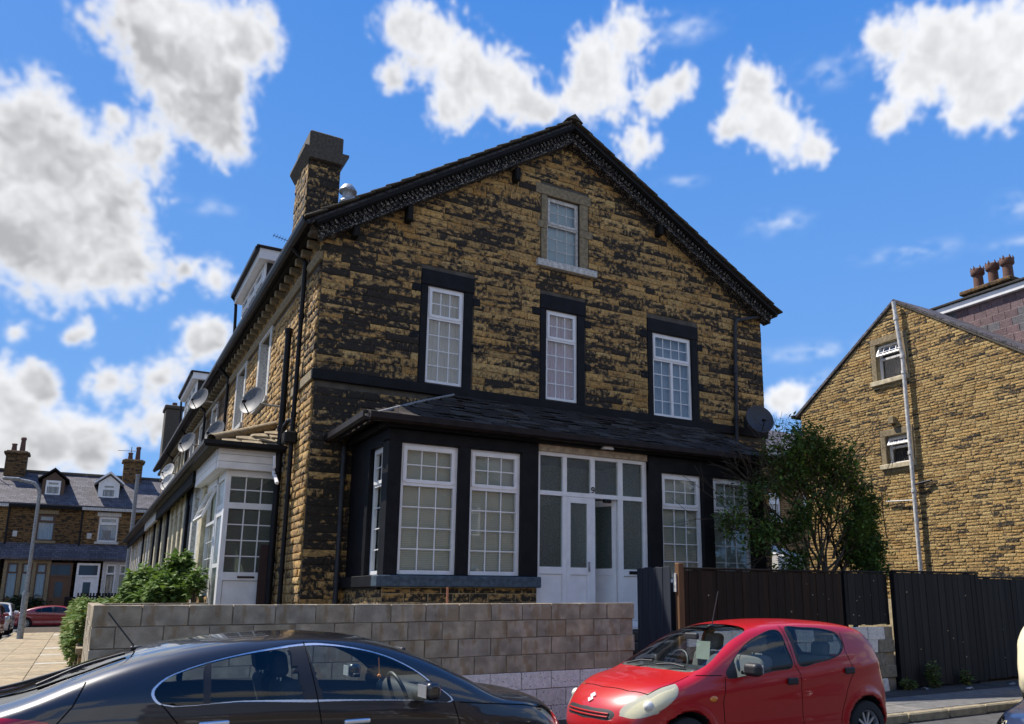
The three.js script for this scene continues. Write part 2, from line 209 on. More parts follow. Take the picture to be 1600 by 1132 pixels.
const mt = {
  mortarDark: M('old dark mortar', [0.10, 0.085, 0.065], { map: T.mottle, bump: T.bump, bumpScale: 0.006 }),
  mortarPale: M('pale lime mortar', [0.56, 0.46, 0.28], { map: T.mottle, bump: T.bump, bumpScale: 0.006 }),
  mortarGrey: M('cement joint', [0.40, 0.34, 0.25], { map: T.speckle, size: 1, bump: T.bump }),
  blackPaint: M('black masonry paint', [0.011, 0.011, 0.013], { map: T.mottle, roughness: 0.55, bump: T.bump, bumpSize: 0.6, bumpScale: 0.004 , specularIntensity: 0.3 }),
  bluePaint: M('blue grey sill paint', [0.085, 0.118, 0.150], { map: T.mottle, size: 0.7, roughness: 0.5, bump: T.bump, bumpSize: 0.5, bumpScale: 0.004 , specularIntensity: 0.3 }),
  upvc: M('white upvc', [0.83, 0.83, 0.82], { map: T.faint, size: 2, roughness: 0.32 }),
  oldWhite: M('weathered white paint', [0.68, 0.66, 0.60], { map: T.mottle, size: 0.6, roughness: 0.7, bump: T.bump, bumpSize: 0.4, bumpScale: 0.003 }),
  cream: M('cream painted stone', [0.66, 0.57, 0.38], { map: T.mottle, size: 1.5, roughness: 0.75 }),
  buff: M('buff painted board', [0.60, 0.49, 0.34], { map: T.mottle, size: 0.9, roughness: 0.8 }),
  dressed: M('dressed sandstone', [0.30, 0.235, 0.135], { map: T.mottle, size: 0.7, bump: T.bump, bumpSize: 0.5, bumpScale: 0.004 }),
  blackPipe: M('black cast pipe', [0.016, 0.016, 0.018], { map: T.mottle, roughness: 0.42 , specularIntensity: 0.3 }),
  greyPipe: M('dull grey pipe', [0.055, 0.058, 0.066], { map: T.mottle, roughness: 0.5 , specularIntensity: 0.3 }),
  whitePipe: M('white soil pipe', [0.72, 0.71, 0.68], { map: T.mottle, size: 1, roughness: 0.45 }),
  brownGutter: M('dark brown gutter', [0.022, 0.016, 0.015], { map: T.mottle, roughness: 0.42 , specularIntensity: 0.3 }),
  slateMat: M('dark slate', [0.060, 0.057, 0.055], { map: T.mottle, size: 0.5, roughness: 0.75, bump: T.bump, bumpSize: 0.35, bumpScale: 0.012 , specularIntensity: 0.3 }),
  oldSlate: M('sooty stone slate', [0.056, 0.047, 0.040], { map: T.mottle, size: 0.4, roughness: 0.9, bump: T.bump, bumpSize: 0.25, bumpScale: 0.02 , specularIntensity: 0.3 }),
  oldSlate2: M('greyer sooty stone slate', [0.105, 0.092, 0.078], { map: T.mottle, size: 0.3, roughness: 0.9, bump: T.bump, bumpSize: 0.25, bumpScale: 0.02 , specularIntensity: 0.3 }),
  mossTile: M('weathered roof tile', [0.13, 0.115, 0.09], { map: T.mottle, size: 0.35, roughness: 0.95, bump: T.bump, bumpSize: 0.2, bumpScale: 0.012 , specularIntensity: 0.3 }),
  flaking: M('flaking black and white paint', [0.75, 0.72, 0.68], { map: T.flake, size: 0.9, roughness: 0.85, bump: T.bump, bumpSize: 0.2, bumpScale: 0.006 }),
  sootWood: M('sooty timber', [0.020, 0.019, 0.018], { map: T.grain, size: 0.6, roughness: 0.8 , specularIntensity: 0.3 }),
  lead: M('pale lead flashing', [0.30, 0.30, 0.29], { map: T.mottle, size: 0.5, roughness: 0.6 }),
  glass: M('window glass', [1, 1, 1], { transmission: 1, thickness: 0, roughness: 0.015, ior: 1.5 }),
  frost: M('obscured glass', [0.80, 0.86, 0.82], { transmission: 1, thickness: 0, roughness: 0.28, ior: 1.5, bump: T.bump, bumpSize: 0.12, bumpScale: 0.003 }),
  blind: M('pale grey blind', [0.52, 0.61, 0.56], { roughness: 0.7 }),
  netting: M('pale net curtain', [0.24, 0.27, 0.28], { map: T.faint, size: 1.2, roughness: 0.95 }),
  lilac: M('lilac curtain', [0.25, 0.22, 0.34], { map: T.faint, size: 0.8, roughness: 0.95 }),
  roomDark: M('unlit room', [0.05, 0.05, 0.05], { map: T.mottle, roughness: 0.95 }),
  hallWall: M('papered hall wall', [0.60, 0.60, 0.60], { map: T.mottle, size: 0.4, roughness: 0.9 }),
  dishGrey: M('weathered dish grey', [0.13, 0.135, 0.14], { map: T.mottle, size: 0.6, roughness: 0.55 }),
  dishDark: M('dark dish mesh', [0.035, 0.037, 0.042], { roughness: 0.6 }),
  steel: M('galvanised steel', [0.42, 0.43, 0.44], { map: T.mottle, size: 0.8, metalness: 0.6, roughness: 0.5 }),
  lampGrey: M('grey lamp post paint', [0.34, 0.35, 0.35], { map: T.mottle, size: 0.8, roughness: 0.5 }),
  terracotta: M('sooty chimney pot', [0.15, 0.072, 0.05], { map: T.mottle, size: 0.3, roughness: 0.85, bump: T.bump, bumpSize: 0.3 }),
  asphalt: M('asphalt', [0.105, 0.102, 0.098], { map: T.speckle, size: 1.5, roughness: 0.92, bump: T.speckleBump, bumpSize: 0.8, bumpScale: 0.006 }),
  tarPatch: M('old tarmac footway', [0.062, 0.061, 0.060], { map: T.speckle, size: 0.9, roughness: 0.95, bump: T.speckleBump, bumpSize: 0.6, bumpScale: 0.006 }),
  sootStone: M('soot blackened stone', [0.10, 0.085, 0.065], { map: T.mottle, size: 0.5, roughness: 0.95, bump: T.bump, bumpSize: 0.6, bumpScale: 0.007 }),
  soil: M('garden soil', [0.08, 0.06, 0.04], { map: T.mottle, size: 1, roughness: 1, bump: T.bump, bumpScale: 0.03 }),
  fenceBrown: M('dark brown stained timber', [0.032, 0.021, 0.014], { map: T.grain, size: 0.5, sizeY: 2, roughness: 0.7 , specularIntensity: 0.3 }),
  fenceBrown2: M('redder brown stained timber', [0.046, 0.026, 0.016], { map: T.grain, size: 0.4, sizeY: 2, roughness: 0.7 , specularIntensity: 0.3 }),
  fenceBlack: M('black stained timber', [0.022, 0.022, 0.0225], { map: T.grain, size: 0.45, sizeY: 2, roughness: 0.65 , specularIntensity: 0.3 }),
  fenceBlack2: M('worn black stained timber', [0.034, 0.034, 0.034], { map: T.grain, size: 0.4, sizeY: 2, roughness: 0.7 , specularIntensity: 0.3 }),
  fenceNavy: M('faded navy timber', [0.046, 0.053, 0.070], { map: T.grain, size: 0.35, sizeY: 1.6, roughness: 0.75 , specularIntensity: 0.3 }),
  orangePost: M('orange brown post', [0.20, 0.092, 0.030], { map: T.grain, size: 0.3, sizeY: 1.5, roughness: 0.75 }),
  redBrownBoard: M('dark red brown plank', [0.050, 0.020, 0.014], { map: T.grain, size: 0.4, sizeY: 2, roughness: 0.75 }),
  stoneFar: M('coursed stone seen from afar', [0.62, 0.60, 0.56], { map: T.coursed, size: 4, roughness: 0.92, bump: T.bump, bumpSize: 0.4, bumpScale: 0.02 }),
  stoneFarDark: M('sooty coursed stone seen from afar', [0.40, 0.38, 0.35], { map: T.coursed, size: 4, roughness: 0.92, bump: T.bump, bumpSize: 0.4, bumpScale: 0.02 }),
  slateFar: M('slates seen from afar', [0.72, 0.70, 0.72], { map: T.slate, size: 4, roughness: 0.7 , specularIntensity: 0.3 }),
  darkGlassFar: M('dark window glass', [0.02, 0.025, 0.03], { roughness: 0.06 }),
};

// ---------- coursed stone: one atlas of stone faces, clean (row 0) to sooty (row 31) ----------
const ATLAS = tex(1024, 1024, (U, Vv) => {
  const col = Math.floor(U * 4), row = Math.floor(Vv * 32), u = U * 4 - col, v = Vv * 32 - row, q = rng(row * 41 + col * 7 + 2), tone = q(), hue = q(), ox = q() * 50, oy = q() * 50;
  let c = [0.72 - 0.11 * tone, 0.605 - 0.11 * tone - 0.03 * hue, 0.395 - 0.09 * tone - 0.05 * hue];
  const g = 1 + 0.30 * fbm2(u * 5 + ox, v * 2.2 + oy, 5) + 0.10 * n2(u * 40 + ox, v * 8 + oy); c = c.map((x) => x * g);
  const s = row / 31, vv = q() < 0.8 ? v : 1 - v;      // soot clings along one bed of the stone with a ragged edge
  const m = (s - 0.5) * 1.45 + (0.5 - vv) * 0.70 + fbm2(u * 2.4 + oy, v * 1.0 + ox, 5) * 1.05 + 0.20 * n2(u * 15 + ox, v * 3 + oy);
  const k = sstep(-0.12, 0.34, m) * 0.93, kb = sstep(-0.62, 0.05, m) * 0.62, b = 0.135 + 0.05 * n2(u * 30, v * 9 + oy) + 0.05 * fbm2(u * 5 + ox, v * 3, 3);
  const d = [b * 1.08, b * 0.95, b * 0.80];
  const br = [0.40, 0.325, 0.225];
  return c.map((x, i) => lerp(lerp(x, br[i] * g, kb), d[i], k));
}, true, THREE.ClampToEdgeWrapping);
const stoneMat = new THREE.MeshPhysicalMaterial({ map: ATLAS, roughness: 0.92 }); stoneMat.name = 'sandstone'; stoneMat.color.setRGB(0.96, 0.95, 0.93);
stoneMat.bumpMap = T.bump.clone(); stoneMat.bumpMap.repeat.set(2.2, 4); stoneMat.bumpScale = 0.012;
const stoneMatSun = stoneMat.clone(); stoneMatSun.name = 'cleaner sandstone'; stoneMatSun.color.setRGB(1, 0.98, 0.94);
const stoneMatRight = stoneMat.clone(); stoneMatRight.name = 'buff sandstone'; stoneMatRight.color.setRGB(0.90, 0.95, 1.0);
const STONES = [];
{
  const R = rng(77), US = [0, 0.035, 0.36, 0.68, 0.965, 1], VS = [0, 0.13, 0.87, 1];
  for (let k = 0; k < 128; k++) {
    const col = k % 4, row = Math.floor(k / 4), P = [], UV = [], I = [], j = (a) => (R() - 0.5) * a;
    VS.forEach((v, b) => US.forEach((u, a) => {
      const edge = a === 0 || a === 5 || b === 0 || b === 3, uu = clamp(u + (edge ? 0 : j(0.08))), vv = clamp(v + (edge ? j(0.05) : j(0.12)), -0.03, 1.03);
      P.push(uu + (a === 0 || a === 5 ? j(0.012) : 0), vv, edge ? 0.42 + j(0.2) : 0.86 + j(0.5)); UV.push((col + 0.01 + clamp(uu) * 0.98) / 4, (row + 0.04 + clamp(vv) * 0.92) / 32);
    }));
    for (let b = 0; b < 3; b++) for (let a = 0; a < 5; a++) { const i = b * 6 + a; I.push(i, i + 1, i + 7, i, i + 7, i + 6); }
    const ring = [0, 5, 23, 18];
    for (let e = 0; e < 4; e++) { const a = ring[e], b = ring[(e + 1) % 4], o = P.length / 3; for (const [q, z] of [[a, 0], [b, 0], [b, 1], [a, 1]]) { P.push(P[q * 3], P[q * 3 + 1], z ? P[q * 3 + 2] : -0.4); UV.push(UV[q * 2], UV[q * 2 + 1]); } I.push(o, o + 1, o + 2, o, o + 2, o + 3); }
    const g = new THREE.BufferGeometry(); g.setAttribute('position', new THREE.Float32BufferAttribute(P, 3)); g.setAttribute('uv', new THREE.Float32BufferAttribute(UV, 2)); g.setIndex(I); g.computeVertexNormals(); STONES.push(g);
  }
}
// A wall in its own frame: u along, v up, w outward. Stones that show largest are single meshes; the rest are joined.
function stoneWall(parent, o) {
  const { name = 'wall', pos = [0, 0, 0], turn = 0, poly, holes = [], voids = [], row = [0.13, 0.17], len = [0.28, 0.70], soot = () => 0.4, seed = 1, mortar = mt.mortarDark, mat = stoneMat, thick = 0.3, proud = 0.028, limit = 290, region, joint = 0.008 } = o;
  const sh = new THREE.Shape(poly.map((q) => new THREE.Vector2(...q)));
  for (const [a, b, c, d] of holes) sh.holes.push(new THREE.Path([[a, c], [b, c], [b, d], [a, d]].map((q) => new THREE.Vector2(...q))));
  const g = new THREE.ExtrudeGeometry(sh, { depth: thick, bevelEnabled: false }); g.translate(0, 0, -thick);
  const wall = pieceMesh(name, g, mortar, parent); wall.position.set(...pos); wall.rotation.y = turn; wall.updateWorldMatrix(true, false);
  const R = rng(seed), list = [], vs = poly.map((q) => q[1]), [rv0, rv1] = region ? [region[2], region[3]] : [Math.min(...vs), Math.max(...vs)];
  const span = (v) => { const xs = []; poly.forEach((q, i) => { const r = poly[(i + 1) % poly.length]; if ((q[1] <= v) !== (r[1] <= v)) xs.push(q[0] + (v - q[1]) / (r[1] - q[1]) * (r[0] - q[0])); }); xs.sort((a, b) => a - b); return xs.length > 1 ? [xs[0], xs[xs.length - 1]] : null; };
  for (let v = rv0; v < rv1 - 0.04;) {
    const h = Math.min(lerp(...row, R()), rv1 - v), s = span(v + h * 0.55);
    if (s) {
      let bits = [[Math.max(s[0], region ? region[0] : -1e9), Math.min(s[1], region ? region[1] : 1e9)]];
      for (const [a, b, c, d] of [...holes, ...voids]) if (d > v + 0.02 && c < v + h - 0.02) bits = bits.flatMap(([p, q]) => b <= p || a >= q ? [[p, q]] : [[p, Math.max(p, a)], [Math.min(q, b), q]].filter(([x, y]) => y - x > 0.03));
      for (const [p, q] of bits) for (let u = p; u < q - 0.03;) {
        let l = lerp(...len, Math.pow(R(), 1.3)); if (q - u - l < len[0] * 0.6) l = q - u; const hh = h - joint * 0.6, sag = (R() - 0.5) * 0.006;
        list.push([u + joint / 2, v + sag, l - joint, hh * (0.96 + 0.05 * R()), R(), R()]); u += l;
      }
    }
    v += h;
  }
  const all = list.map((s) => {
    const [u, v, l, h, a, b] = s, c = V(u + l / 2, v + h / 2, 0).applyMatrix4(wall.matrixWorld), d2 = c.distanceToSquared(EYE);
    const lv = clamp(soot(u + l / 2, v + h / 2, a)), k = Math.min(31, Math.max(0, Math.round(lv * 31 + (b - 0.5) * 3))) * 4 + Math.floor(a * 3.999);
    return { s, size: l * h / d2, g: STONES[k], z: proud * (0.65 + 0.6 * b) };
  }).sort((a, b) => b.size - a.size);
  const rest = [];
  all.forEach(({ s, g: sg, z }, i) => {
    if (i < limit) { const m = pieceMesh('stone', sg, mat, wall); m.position.set(s[0], s[1], 0); m.scale.set(s[2], s[3], z); } else { const c = sg.clone(); c.applyMatrix4(new THREE.Matrix4().compose(V(s[0], s[1], 0), new THREE.Quaternion(), V(s[2], s[3], z))); rest.push(c); }
  });
  if (rest.length) { const m = pieceMesh('smaller_stones', mergeGeometries(rest), mat, wall); m.userData.kind = 'stuff'; }
  return wall;
}

// ---------- windows: the window mesh is its frame; panes, bars and blind are its pieces ----------
function windowAt(parent, pos, turn, w, h, o = {}) {
  const { name = 'window', fw = 0.06, transom = 0, cols = 3, top = 2, bottom = 4, split = false, blind = 'slats', glass = mt.glass, mat = mt.upvc, back = 0.11, drop = 1, depth = 0.07, bars = 0.018, openTop = 0 } = o;
  const f = new MB(), p = [], bar = new MB(), D = depth;
  f.box(0, fw, 0, h, -D, 0).box(w - fw, w, 0, h, -D, 0).box(fw, w - fw, 0, fw, -D, 0.006).box(fw, w - fw, h - fw, h, -D, 0);
  const grid = (x0, x1, y0, y1, nc, nr, z) => {
    const b = bars / 2, cw = (x1 - x0) / nc, rh = (y1 - y0) / nr;
    for (let i = 0; i < nc; i++) for (let j = 0; j < nr; j++) p.push([x0 + i * cw + (i ? b : 0), x0 + (i + 1) * cw - (i < nc - 1 ? b : 0), y0 + j * rh + (j ? b : 0), y0 + (j + 1) * rh - (j < nr - 1 ? b : 0), z]);
    for (let i = 1; i < nc; i++) bar.box(x0 + i * cw - b, x0 + i * cw + b, y0, y1, z - 0.012, z + 0.006);
    for (let j = 1; j < nr; j++) for (let i = 0; i < nc; i++) bar.box(x0 + i * cw + (i ? b : 0), x0 + (i + 1) * cw - (i < nc - 1 ? b : 0), y0 + j * rh - b, y0 + j * rh + b, z - 0.011, z + 0.005);
  };
  const ty = h * (1 - transom);
  if (transom) {
    f.box(fw, w - fw, ty - fw * 0.5, ty + fw * 0.5, -D, 0.004);
    const a = fw * 0.7, y0 = ty + fw * 0.5, y1 = h - fw;   // opening light: a sash proud of the frame
    if (!openTop) { f.box(fw * 0.75, fw + a, y0, y1 + 0.02, -D * 0.6, 0.018).box(w - fw - a, w - fw * 0.75, y0, y1 + 0.02, -D * 0.6, 0.018).box(fw + a, w - fw - a, y0 - 0.015, y0 + a, -D * 0.6, 0.018).box(fw + a, w - fw - a, y1 - a, y1 + 0.02, -D * 0.6, 0.018); grid(fw + a, w - fw - a, y0 + a, y1 - a, cols, top, -0.012); }
  }
  const y1 = transom ? ty - fw * 0.5 : h - fw;
  if (split) { const m = w / 2; f.box(m - fw * 0.55, m + fw * 0.55, fw, y1, -D, 0.004); grid(fw, m - fw * 0.55, fw, y1, split, bottom, -0.03); grid(m + fw * 0.55, w - fw, fw, y1, split, bottom, -0.03); } else grid(fw, w - fw, fw, y1, cols, bottom, -0.03);
  const win = f.build(name, mat, parent); win.position.set(...pos); win.rotation.y = turn;
  for (const [a, b, c, d, z] of p) one('pane', glass, win, a, b, c, d, z - 0.005, z);
  if (bar.p.length) bar.build('glazing_bars', mat, win);
  if (openTop) {                                       // top light hinged at its head, pushed out at the foot
    const s = new MB(), y0 = ty + fw * 0.5, yy = h - fw - y0, sw = w - fw * 1.2, q = 0.045; s.box(0, q, -yy, 0, 0, 0.05).box(sw - q, sw, -yy, 0, 0, 0.05).box(q, sw - q, -q, 0, 0, 0.05).box(q, sw - q, -yy, -yy + q, 0, 0.05);
    const m = s.build('opening_light', mat, win); m.position.set(fw * 0.6, h - fw, 0.01); m.rotation.x = -openTop;
    const gl = one('pane', glass, win, q, sw - q, -yy + q, -q, 0.02, 0.026); gl.position.copy(m.position); gl.rotation.copy(m.rotation);
    const net = new MB(); for (let i = 1; i < 4; i++) net.box(sw * i / 4 - 0.005, sw * i / 4 + 0.005, -yy + q, -q, 0.028, 0.033); for (let i = 1; i < 3; i++) net.box(q, sw - q, -yy * i / 3 - 0.005, -yy * i / 3 + 0.005, 0.034, 0.038); const nm = net.build('glazing_bars', mat, win); nm.position.copy(m.position); nm.rotation.copy(m.rotation);
  }
  const B = new MB();
  if (blind === 'slats') { for (let y = 0.01; y < h * drop; y += 0.030) B.quad([0.02, h - y - 0.026, -back - 0.012], [w - 0.02, h - y - 0.026, -back - 0.012], [w - 0.02, h - y, -back + 0.010], [0.02, h - y, -back + 0.010]); const b = B.build('blind', mt.blind, win); b.userData.kind = 'stuff'; one('blind_backing', mt.roomDark, win, 0.0, w, 0, h, -back - 0.07, -back - 0.06); }
  else if (blind) { const n = 28; for (let i = 0; i < n; i++) { const x0 = 0.02 + (w - 0.04) * i / n, x1 = 0.02 + (w - 0.04) * (i + 1) / n, z = (k) => -back + 0.014 * Math.sin(k * 1.9) + 0.01 * Math.sin(k * 0.7 + w); B.quad([x0, 0.0, z(i)], [x1, 0.0, z(i + 1)], [x1, h, z(i + 1)], [x0, h, z(i)]); } B.build('curtain', blind, win); one('blind_backing', mt.roomDark, win, 0, w, 0, h, -back - 0.07, -back - 0.06); }
  return win;
}

// ================= the end house =================
const house = thing('end_terrace_house', 'sooty sandstone end house with tall gable, black bay front and open white door', 'house');
const EL = [0, 8.85], AP = [5.42, 12.36], ER = [11.36, 9.0];
const WIN = { L: [2.139, 2.94, 5.935, 7.986], M: [4.90, 5.708, 5.935, 7.986], R: [7.808, 8.985, 5.91, 7.955], G: [4.90, 5.765, 9.117, 10.73] };
const grow = (w, l, r, b, t) => [w[0] - l, w[1] + r, w[2] - b, w[3] + t];
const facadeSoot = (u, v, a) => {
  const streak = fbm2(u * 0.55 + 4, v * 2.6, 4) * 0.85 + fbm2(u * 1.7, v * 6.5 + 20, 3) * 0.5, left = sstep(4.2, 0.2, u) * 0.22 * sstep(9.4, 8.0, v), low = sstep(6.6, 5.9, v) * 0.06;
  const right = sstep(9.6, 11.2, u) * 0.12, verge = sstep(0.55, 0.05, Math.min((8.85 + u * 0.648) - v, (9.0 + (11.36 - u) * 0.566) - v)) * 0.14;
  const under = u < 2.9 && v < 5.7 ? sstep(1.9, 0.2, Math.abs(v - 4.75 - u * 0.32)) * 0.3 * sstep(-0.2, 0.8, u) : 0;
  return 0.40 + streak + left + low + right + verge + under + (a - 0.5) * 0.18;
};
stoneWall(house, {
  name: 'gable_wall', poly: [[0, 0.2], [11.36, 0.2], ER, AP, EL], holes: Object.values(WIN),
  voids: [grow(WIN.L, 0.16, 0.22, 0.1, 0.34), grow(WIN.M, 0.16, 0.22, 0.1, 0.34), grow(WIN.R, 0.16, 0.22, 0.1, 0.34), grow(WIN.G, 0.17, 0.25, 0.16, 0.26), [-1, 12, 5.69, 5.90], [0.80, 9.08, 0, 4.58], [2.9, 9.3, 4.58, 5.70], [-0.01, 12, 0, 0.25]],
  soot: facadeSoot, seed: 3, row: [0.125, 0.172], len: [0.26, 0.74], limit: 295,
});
stoneWall(house, {
  name: 'side_wall', pos: [0, 0, 0], turn: -Math.PI / 2, poly: [[-11, 0.2], [-0.3, 0.2], [-0.02, 0.2], [-0.02, 8.6], [-11, 8.6]], holes: [[-6.05, -4.80, 6.40, 8.02], [-9.55, -8.25, 6.40, 8.02]],
  voids: [[-6.30, -4.55, 6.2, 8.34], [-9.80, -8.0, 6.2, 8.34], [-11.2, -2.3, 0, 4.9], [-12, 1, 8.08, 8.24], [-2.0, 0.1, 5.69, 5.90]], seed: 9, row: [0.125, 0.165], len: [0.22, 0.5], proud: 0.05, mat: stoneMatSun, limit: 295,
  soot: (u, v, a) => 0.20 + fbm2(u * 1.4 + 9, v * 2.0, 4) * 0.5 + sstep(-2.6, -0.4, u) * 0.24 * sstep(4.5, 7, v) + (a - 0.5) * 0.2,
});
one('rear_wall', mt.stoneFarDark, house, 0.3, 11.06, 0.2, 8.9, -11, -10.7);
one('far_side_wall', mt.stoneFarDark, house, 11.06, 11.36, 0.2, 8.95, -11, -0.3);
one('floor_slab', mt.roomDark, house, 0.3, 11.06, 4.6, 4.75, -10.7, -0.3);
one('attic_floor', mt.roomDark, house, 0.3, 11.06, 8.45, 8.6, -10.7, -0.3);
one('party_wall_panel', mt.roomDark, house, 0.3, 11.06, 4.75, 8.45, -2.6, -2.5);

// roof: two slopes, verge tiles, carved bargeboards
function slopeFrame(x0, y0, x1, y1) { const L = Math.hypot(x1 - x0, y1 - y0), d = [(x1 - x0) / L, (y1 - y0) / L], n = d[0] > 0 ? [-d[1], d[0]] : [d[1], -d[0]]; return { L, at: (s, t) => [x0 + d[0] * s + n[0] * t, y0 + d[1] * s + n[1] * t] }; }
const SL = slopeFrame(-0.42, 8.70, 5.42, 12.62), SR = slopeFrame(11.78, 9.06, 5.42, 12.62);
const quadPoly = (F, s0, s1, t0, t1) => [F.at(s0, t0), F.at(s1, t0), F.at(s1, t1), F.at(s0, t1)];
const roof = new MB();
for (const F of [SL, SR]) roof.prism(quadPoly(F, 0, F.L - 0.02, -0.10, -0.02), 'z', -11, 0.27);
const roofMesh = roof.build('roof', mt.slateFar, house);
{
  const R = rng(21), geos = [0, 1, 2, 3].map(() => new MB().cbox(-0.23, 0.23, -0.02, 0.02, -0.30, 0.30, 0.012, 0.02, R).geometry(R));
  for (const F of [SL, SR]) {
    const ang = Math.atan2(F.at(1, 0)[1] - F.at(0, 0)[1], F.at(1, 0)[0] - F.at(0, 0)[0]), n = Math.floor(F.L / 0.36);
    for (let i = 0; i < n; i++) { const m = pieceMesh('roof_tile', geos[i % 4], mt.mossTile, roofMesh), q = F.at(0.2 + i * (F.L - 0.15) / n, 0.025); m.position.set(q[0], q[1], 0.10 + (R() - 0.5) * 0.02); m.rotation.z = ang - (F === SL ? 0.07 : -0.07) * 1 + (R() - 0.5) * 0.03; if (F === SR) m.rotation.z += Math.PI; }
  }
  new MB().prism([[5.20, 12.60], [5.42, 12.78], [5.64, 12.60], [5.42, 12.66]], 'z', -11, 0.40).build('ridge_tile', mt.mossTile, roofMesh);
}
for (const [F, k] of [[SL, 0], [SR, 1]]) {
  const s0 = 0.12, top = new MB(), mid = new MB(), dent = new MB(), low = new MB();
  const end = (t) => F.L + t * (k ? 0.62 : 0.70);      // mitre at the apex
  const strip = (m, t0, t1, z0, z1) => m.prism([F.at(s0, t0), F.at(end(t0), t0), F.at(end(t1), t1), F.at(s0, t1)], 'z', z0, z1);
  strip(top, -0.175, -0.10, 0.10, 0.385); strip(top, -0.20, -0.175, 0.10, 0.345);
  strip(mid, -0.40, -0.20, 0.03, 0.235);
  for (let s = s0 + 0.05; s < end(-0.3) - 0.08; s += 0.105) { const z1 = 0.30; dent.prism(quadPoly(F, s, s + 0.055, -0.30, -0.205), 'z', 0.235, z1); dent.prism(quadPoly(F, s + 0.05, s + 0.10, -0.385, -0.315), 'z', 0.235, 0.262); }
  strip(low, -0.435, -0.40, 0.02, 0.275);
  top.build('bargeboard_moulding', mt.sootWood, house); mid.build('bargeboard', mt.flaking, house); low.build('bargeboard_foot', mt.flaking, house);
  dent.build('bargeboard_dentils', mt.flaking, house).userData.kind = 'stuff';
}
for (const [x, y] of [[0.55, 8.82], [1.62, 9.42], [4.05, 11.0], [8.0, 10.65]]) new MB().cbox(x - 0.06, x + 0.06, y - 0.22, y + 0.1, 0.0, 0.24, 0.02).build('purlin_end', mt.sootWood, house);
new MB().cbox(-0.30, 0.18, 8.50, 8.82, -0.12, 0.16, 0.03).build('kneeler_stone', mt.sootStone, house);

// left eaves
{
  const z0 = -11, z1 = 0.34;
  new MB().prism([[-0.50, 8.74], [-0.50, 8.66], [-0.46, 8.60], [-0.40, 8.58], [-0.34, 8.60], [-0.31, 8.66], [-0.31, 8.74], [-0.33, 8.74], [-0.35, 8.64], [-0.40, 8.61], [-0.45, 8.63], [-0.48, 8.74]], 'z', z0, z1).build('gutter', mt.blackPipe, house);
  one('eaves_board', mt.sootWood, house, -0.30, 0.0, 8.58, 8.66, z0, 0.05);
  const g = new MB().cbox(-0.24, 0, -0.09, 0.07, -0.06, 0.06, 0.02).geometry();
  for (let z = -0.35; z > -10.8; z -= 0.52) pieceMesh('eaves_corbel', g, mt.dressed, house).position.set(0, 8.49, z);
  new MB().prism([[-0.10, 8.24], [-0.10, 8.19], [-0.05, 8.09], [0.02, 8.09], [0.02, 8.24]], 'z', z0, -0.02).build('moulded_course', mt.dressed, house);
}
// band course and painted window dressings
const addPart = (name, mat, b, bevel = 0.01) => new MB().cbox(...b, bevel).build(name, mat, house);
addPart('band_course', mt.blackPaint, [-0.07, 11.40, 5.685, 5.895, 0.0, 0.075], 0.012);
addPart('side_band_course', mt.dressed, [-0.072, 0.0, 5.69, 5.89, -1.75, -0.01], 0.012);
for (const k of ['L', 'M', 'R']) {
  const [x0, x1, y0, y1] = WIN[k];
  addPart('lintel', mt.blackPaint, [x0 - 0.15, x1 + 0.22, y1 + 0.005, y1 + 0.34, -0.1, 0.035]);
  addPart('jamb', mt.blackPaint, [x0 - 0.15, x0 + 0.0, y0 - 0.05, y1 + 0.004, -0.22, 0.03]);
  addPart('jamb', mt.blackPaint, [x1, x1 + 0.19, y0 - 0.05, y1 + 0.004, -0.22, 0.03]);
  for (const [yy, h] of [[y1 - 0.17, 0.17], [y1 - 1.18, 0.16]]) { addPart('jamb_tie_stone', mt.blackPaint, [x0 - 0.36, x0 - 0.151, yy, yy + h, -0.05, 0.032]); addPart('jamb_tie_stone', mt.blackPaint, [x1 + 0.191, x1 + 0.36, yy - 0.09, yy + h - 0.09, -0.05, 0.032]); }
}
{
  const [x0, x1, y0, y1] = WIN.G;
  addPart('attic_lintel', mt.dressed, [x0 - 0.30, x1 + 0.30, y1 + 0.005, y1 + 0.25, -0.1, 0.04]);
  for (const [a, b] of [[x0 - 0.15, x0], [x1, x1 + 0.23]]) { addPart('attic_jamb', mt.dressed, [a, b, y0 - 0.0, y0 + 0.78, -0.22, 0.034]); addPart('attic_jamb', mt.dressed, [a - (a < x0 ? 0.1 : 0), b + (a < x0 ? 0 : 0.12), y0 + 0.785, y0 + 0.97, -0.22, 0.04]); addPart('attic_jamb', mt.dressed, [a, b, y0 + 0.975, y1 + 0.0, -0.22, 0.034]); }
  addPart('attic_sill', mt.oldWhite, [x0 - 0.28, x1 + 0.42, y0 - 0.165, y0 - 0.004, -0.15, 0.13]);
}
const wh = (k) => [WIN[k][1] - WIN[k][0], WIN[k][3] - WIN[k][2]];
windowAt(house, [WIN.L[0], WIN.L[2], -0.03], 0, ...wh('L'), { transom: 0.33, blind: mt.netting });
windowAt(house, [WIN.M[0], WIN.M[2], -0.03], 0, ...wh('M'), { transom: 0.33, blind: mt.lilac });
windowAt(house, [WIN.R[0], WIN.R[2], -0.03], 0, ...wh('R'), { transom: 0.32, cols: 4, split: 2, blind: mt.netting });
windowAt(house, [WIN.G[0], WIN.G[2], -0.05], 0, ...wh('G'), { transom: 0.42, bottom: 3, mat: mt.oldWhite, drop: 0.9 });
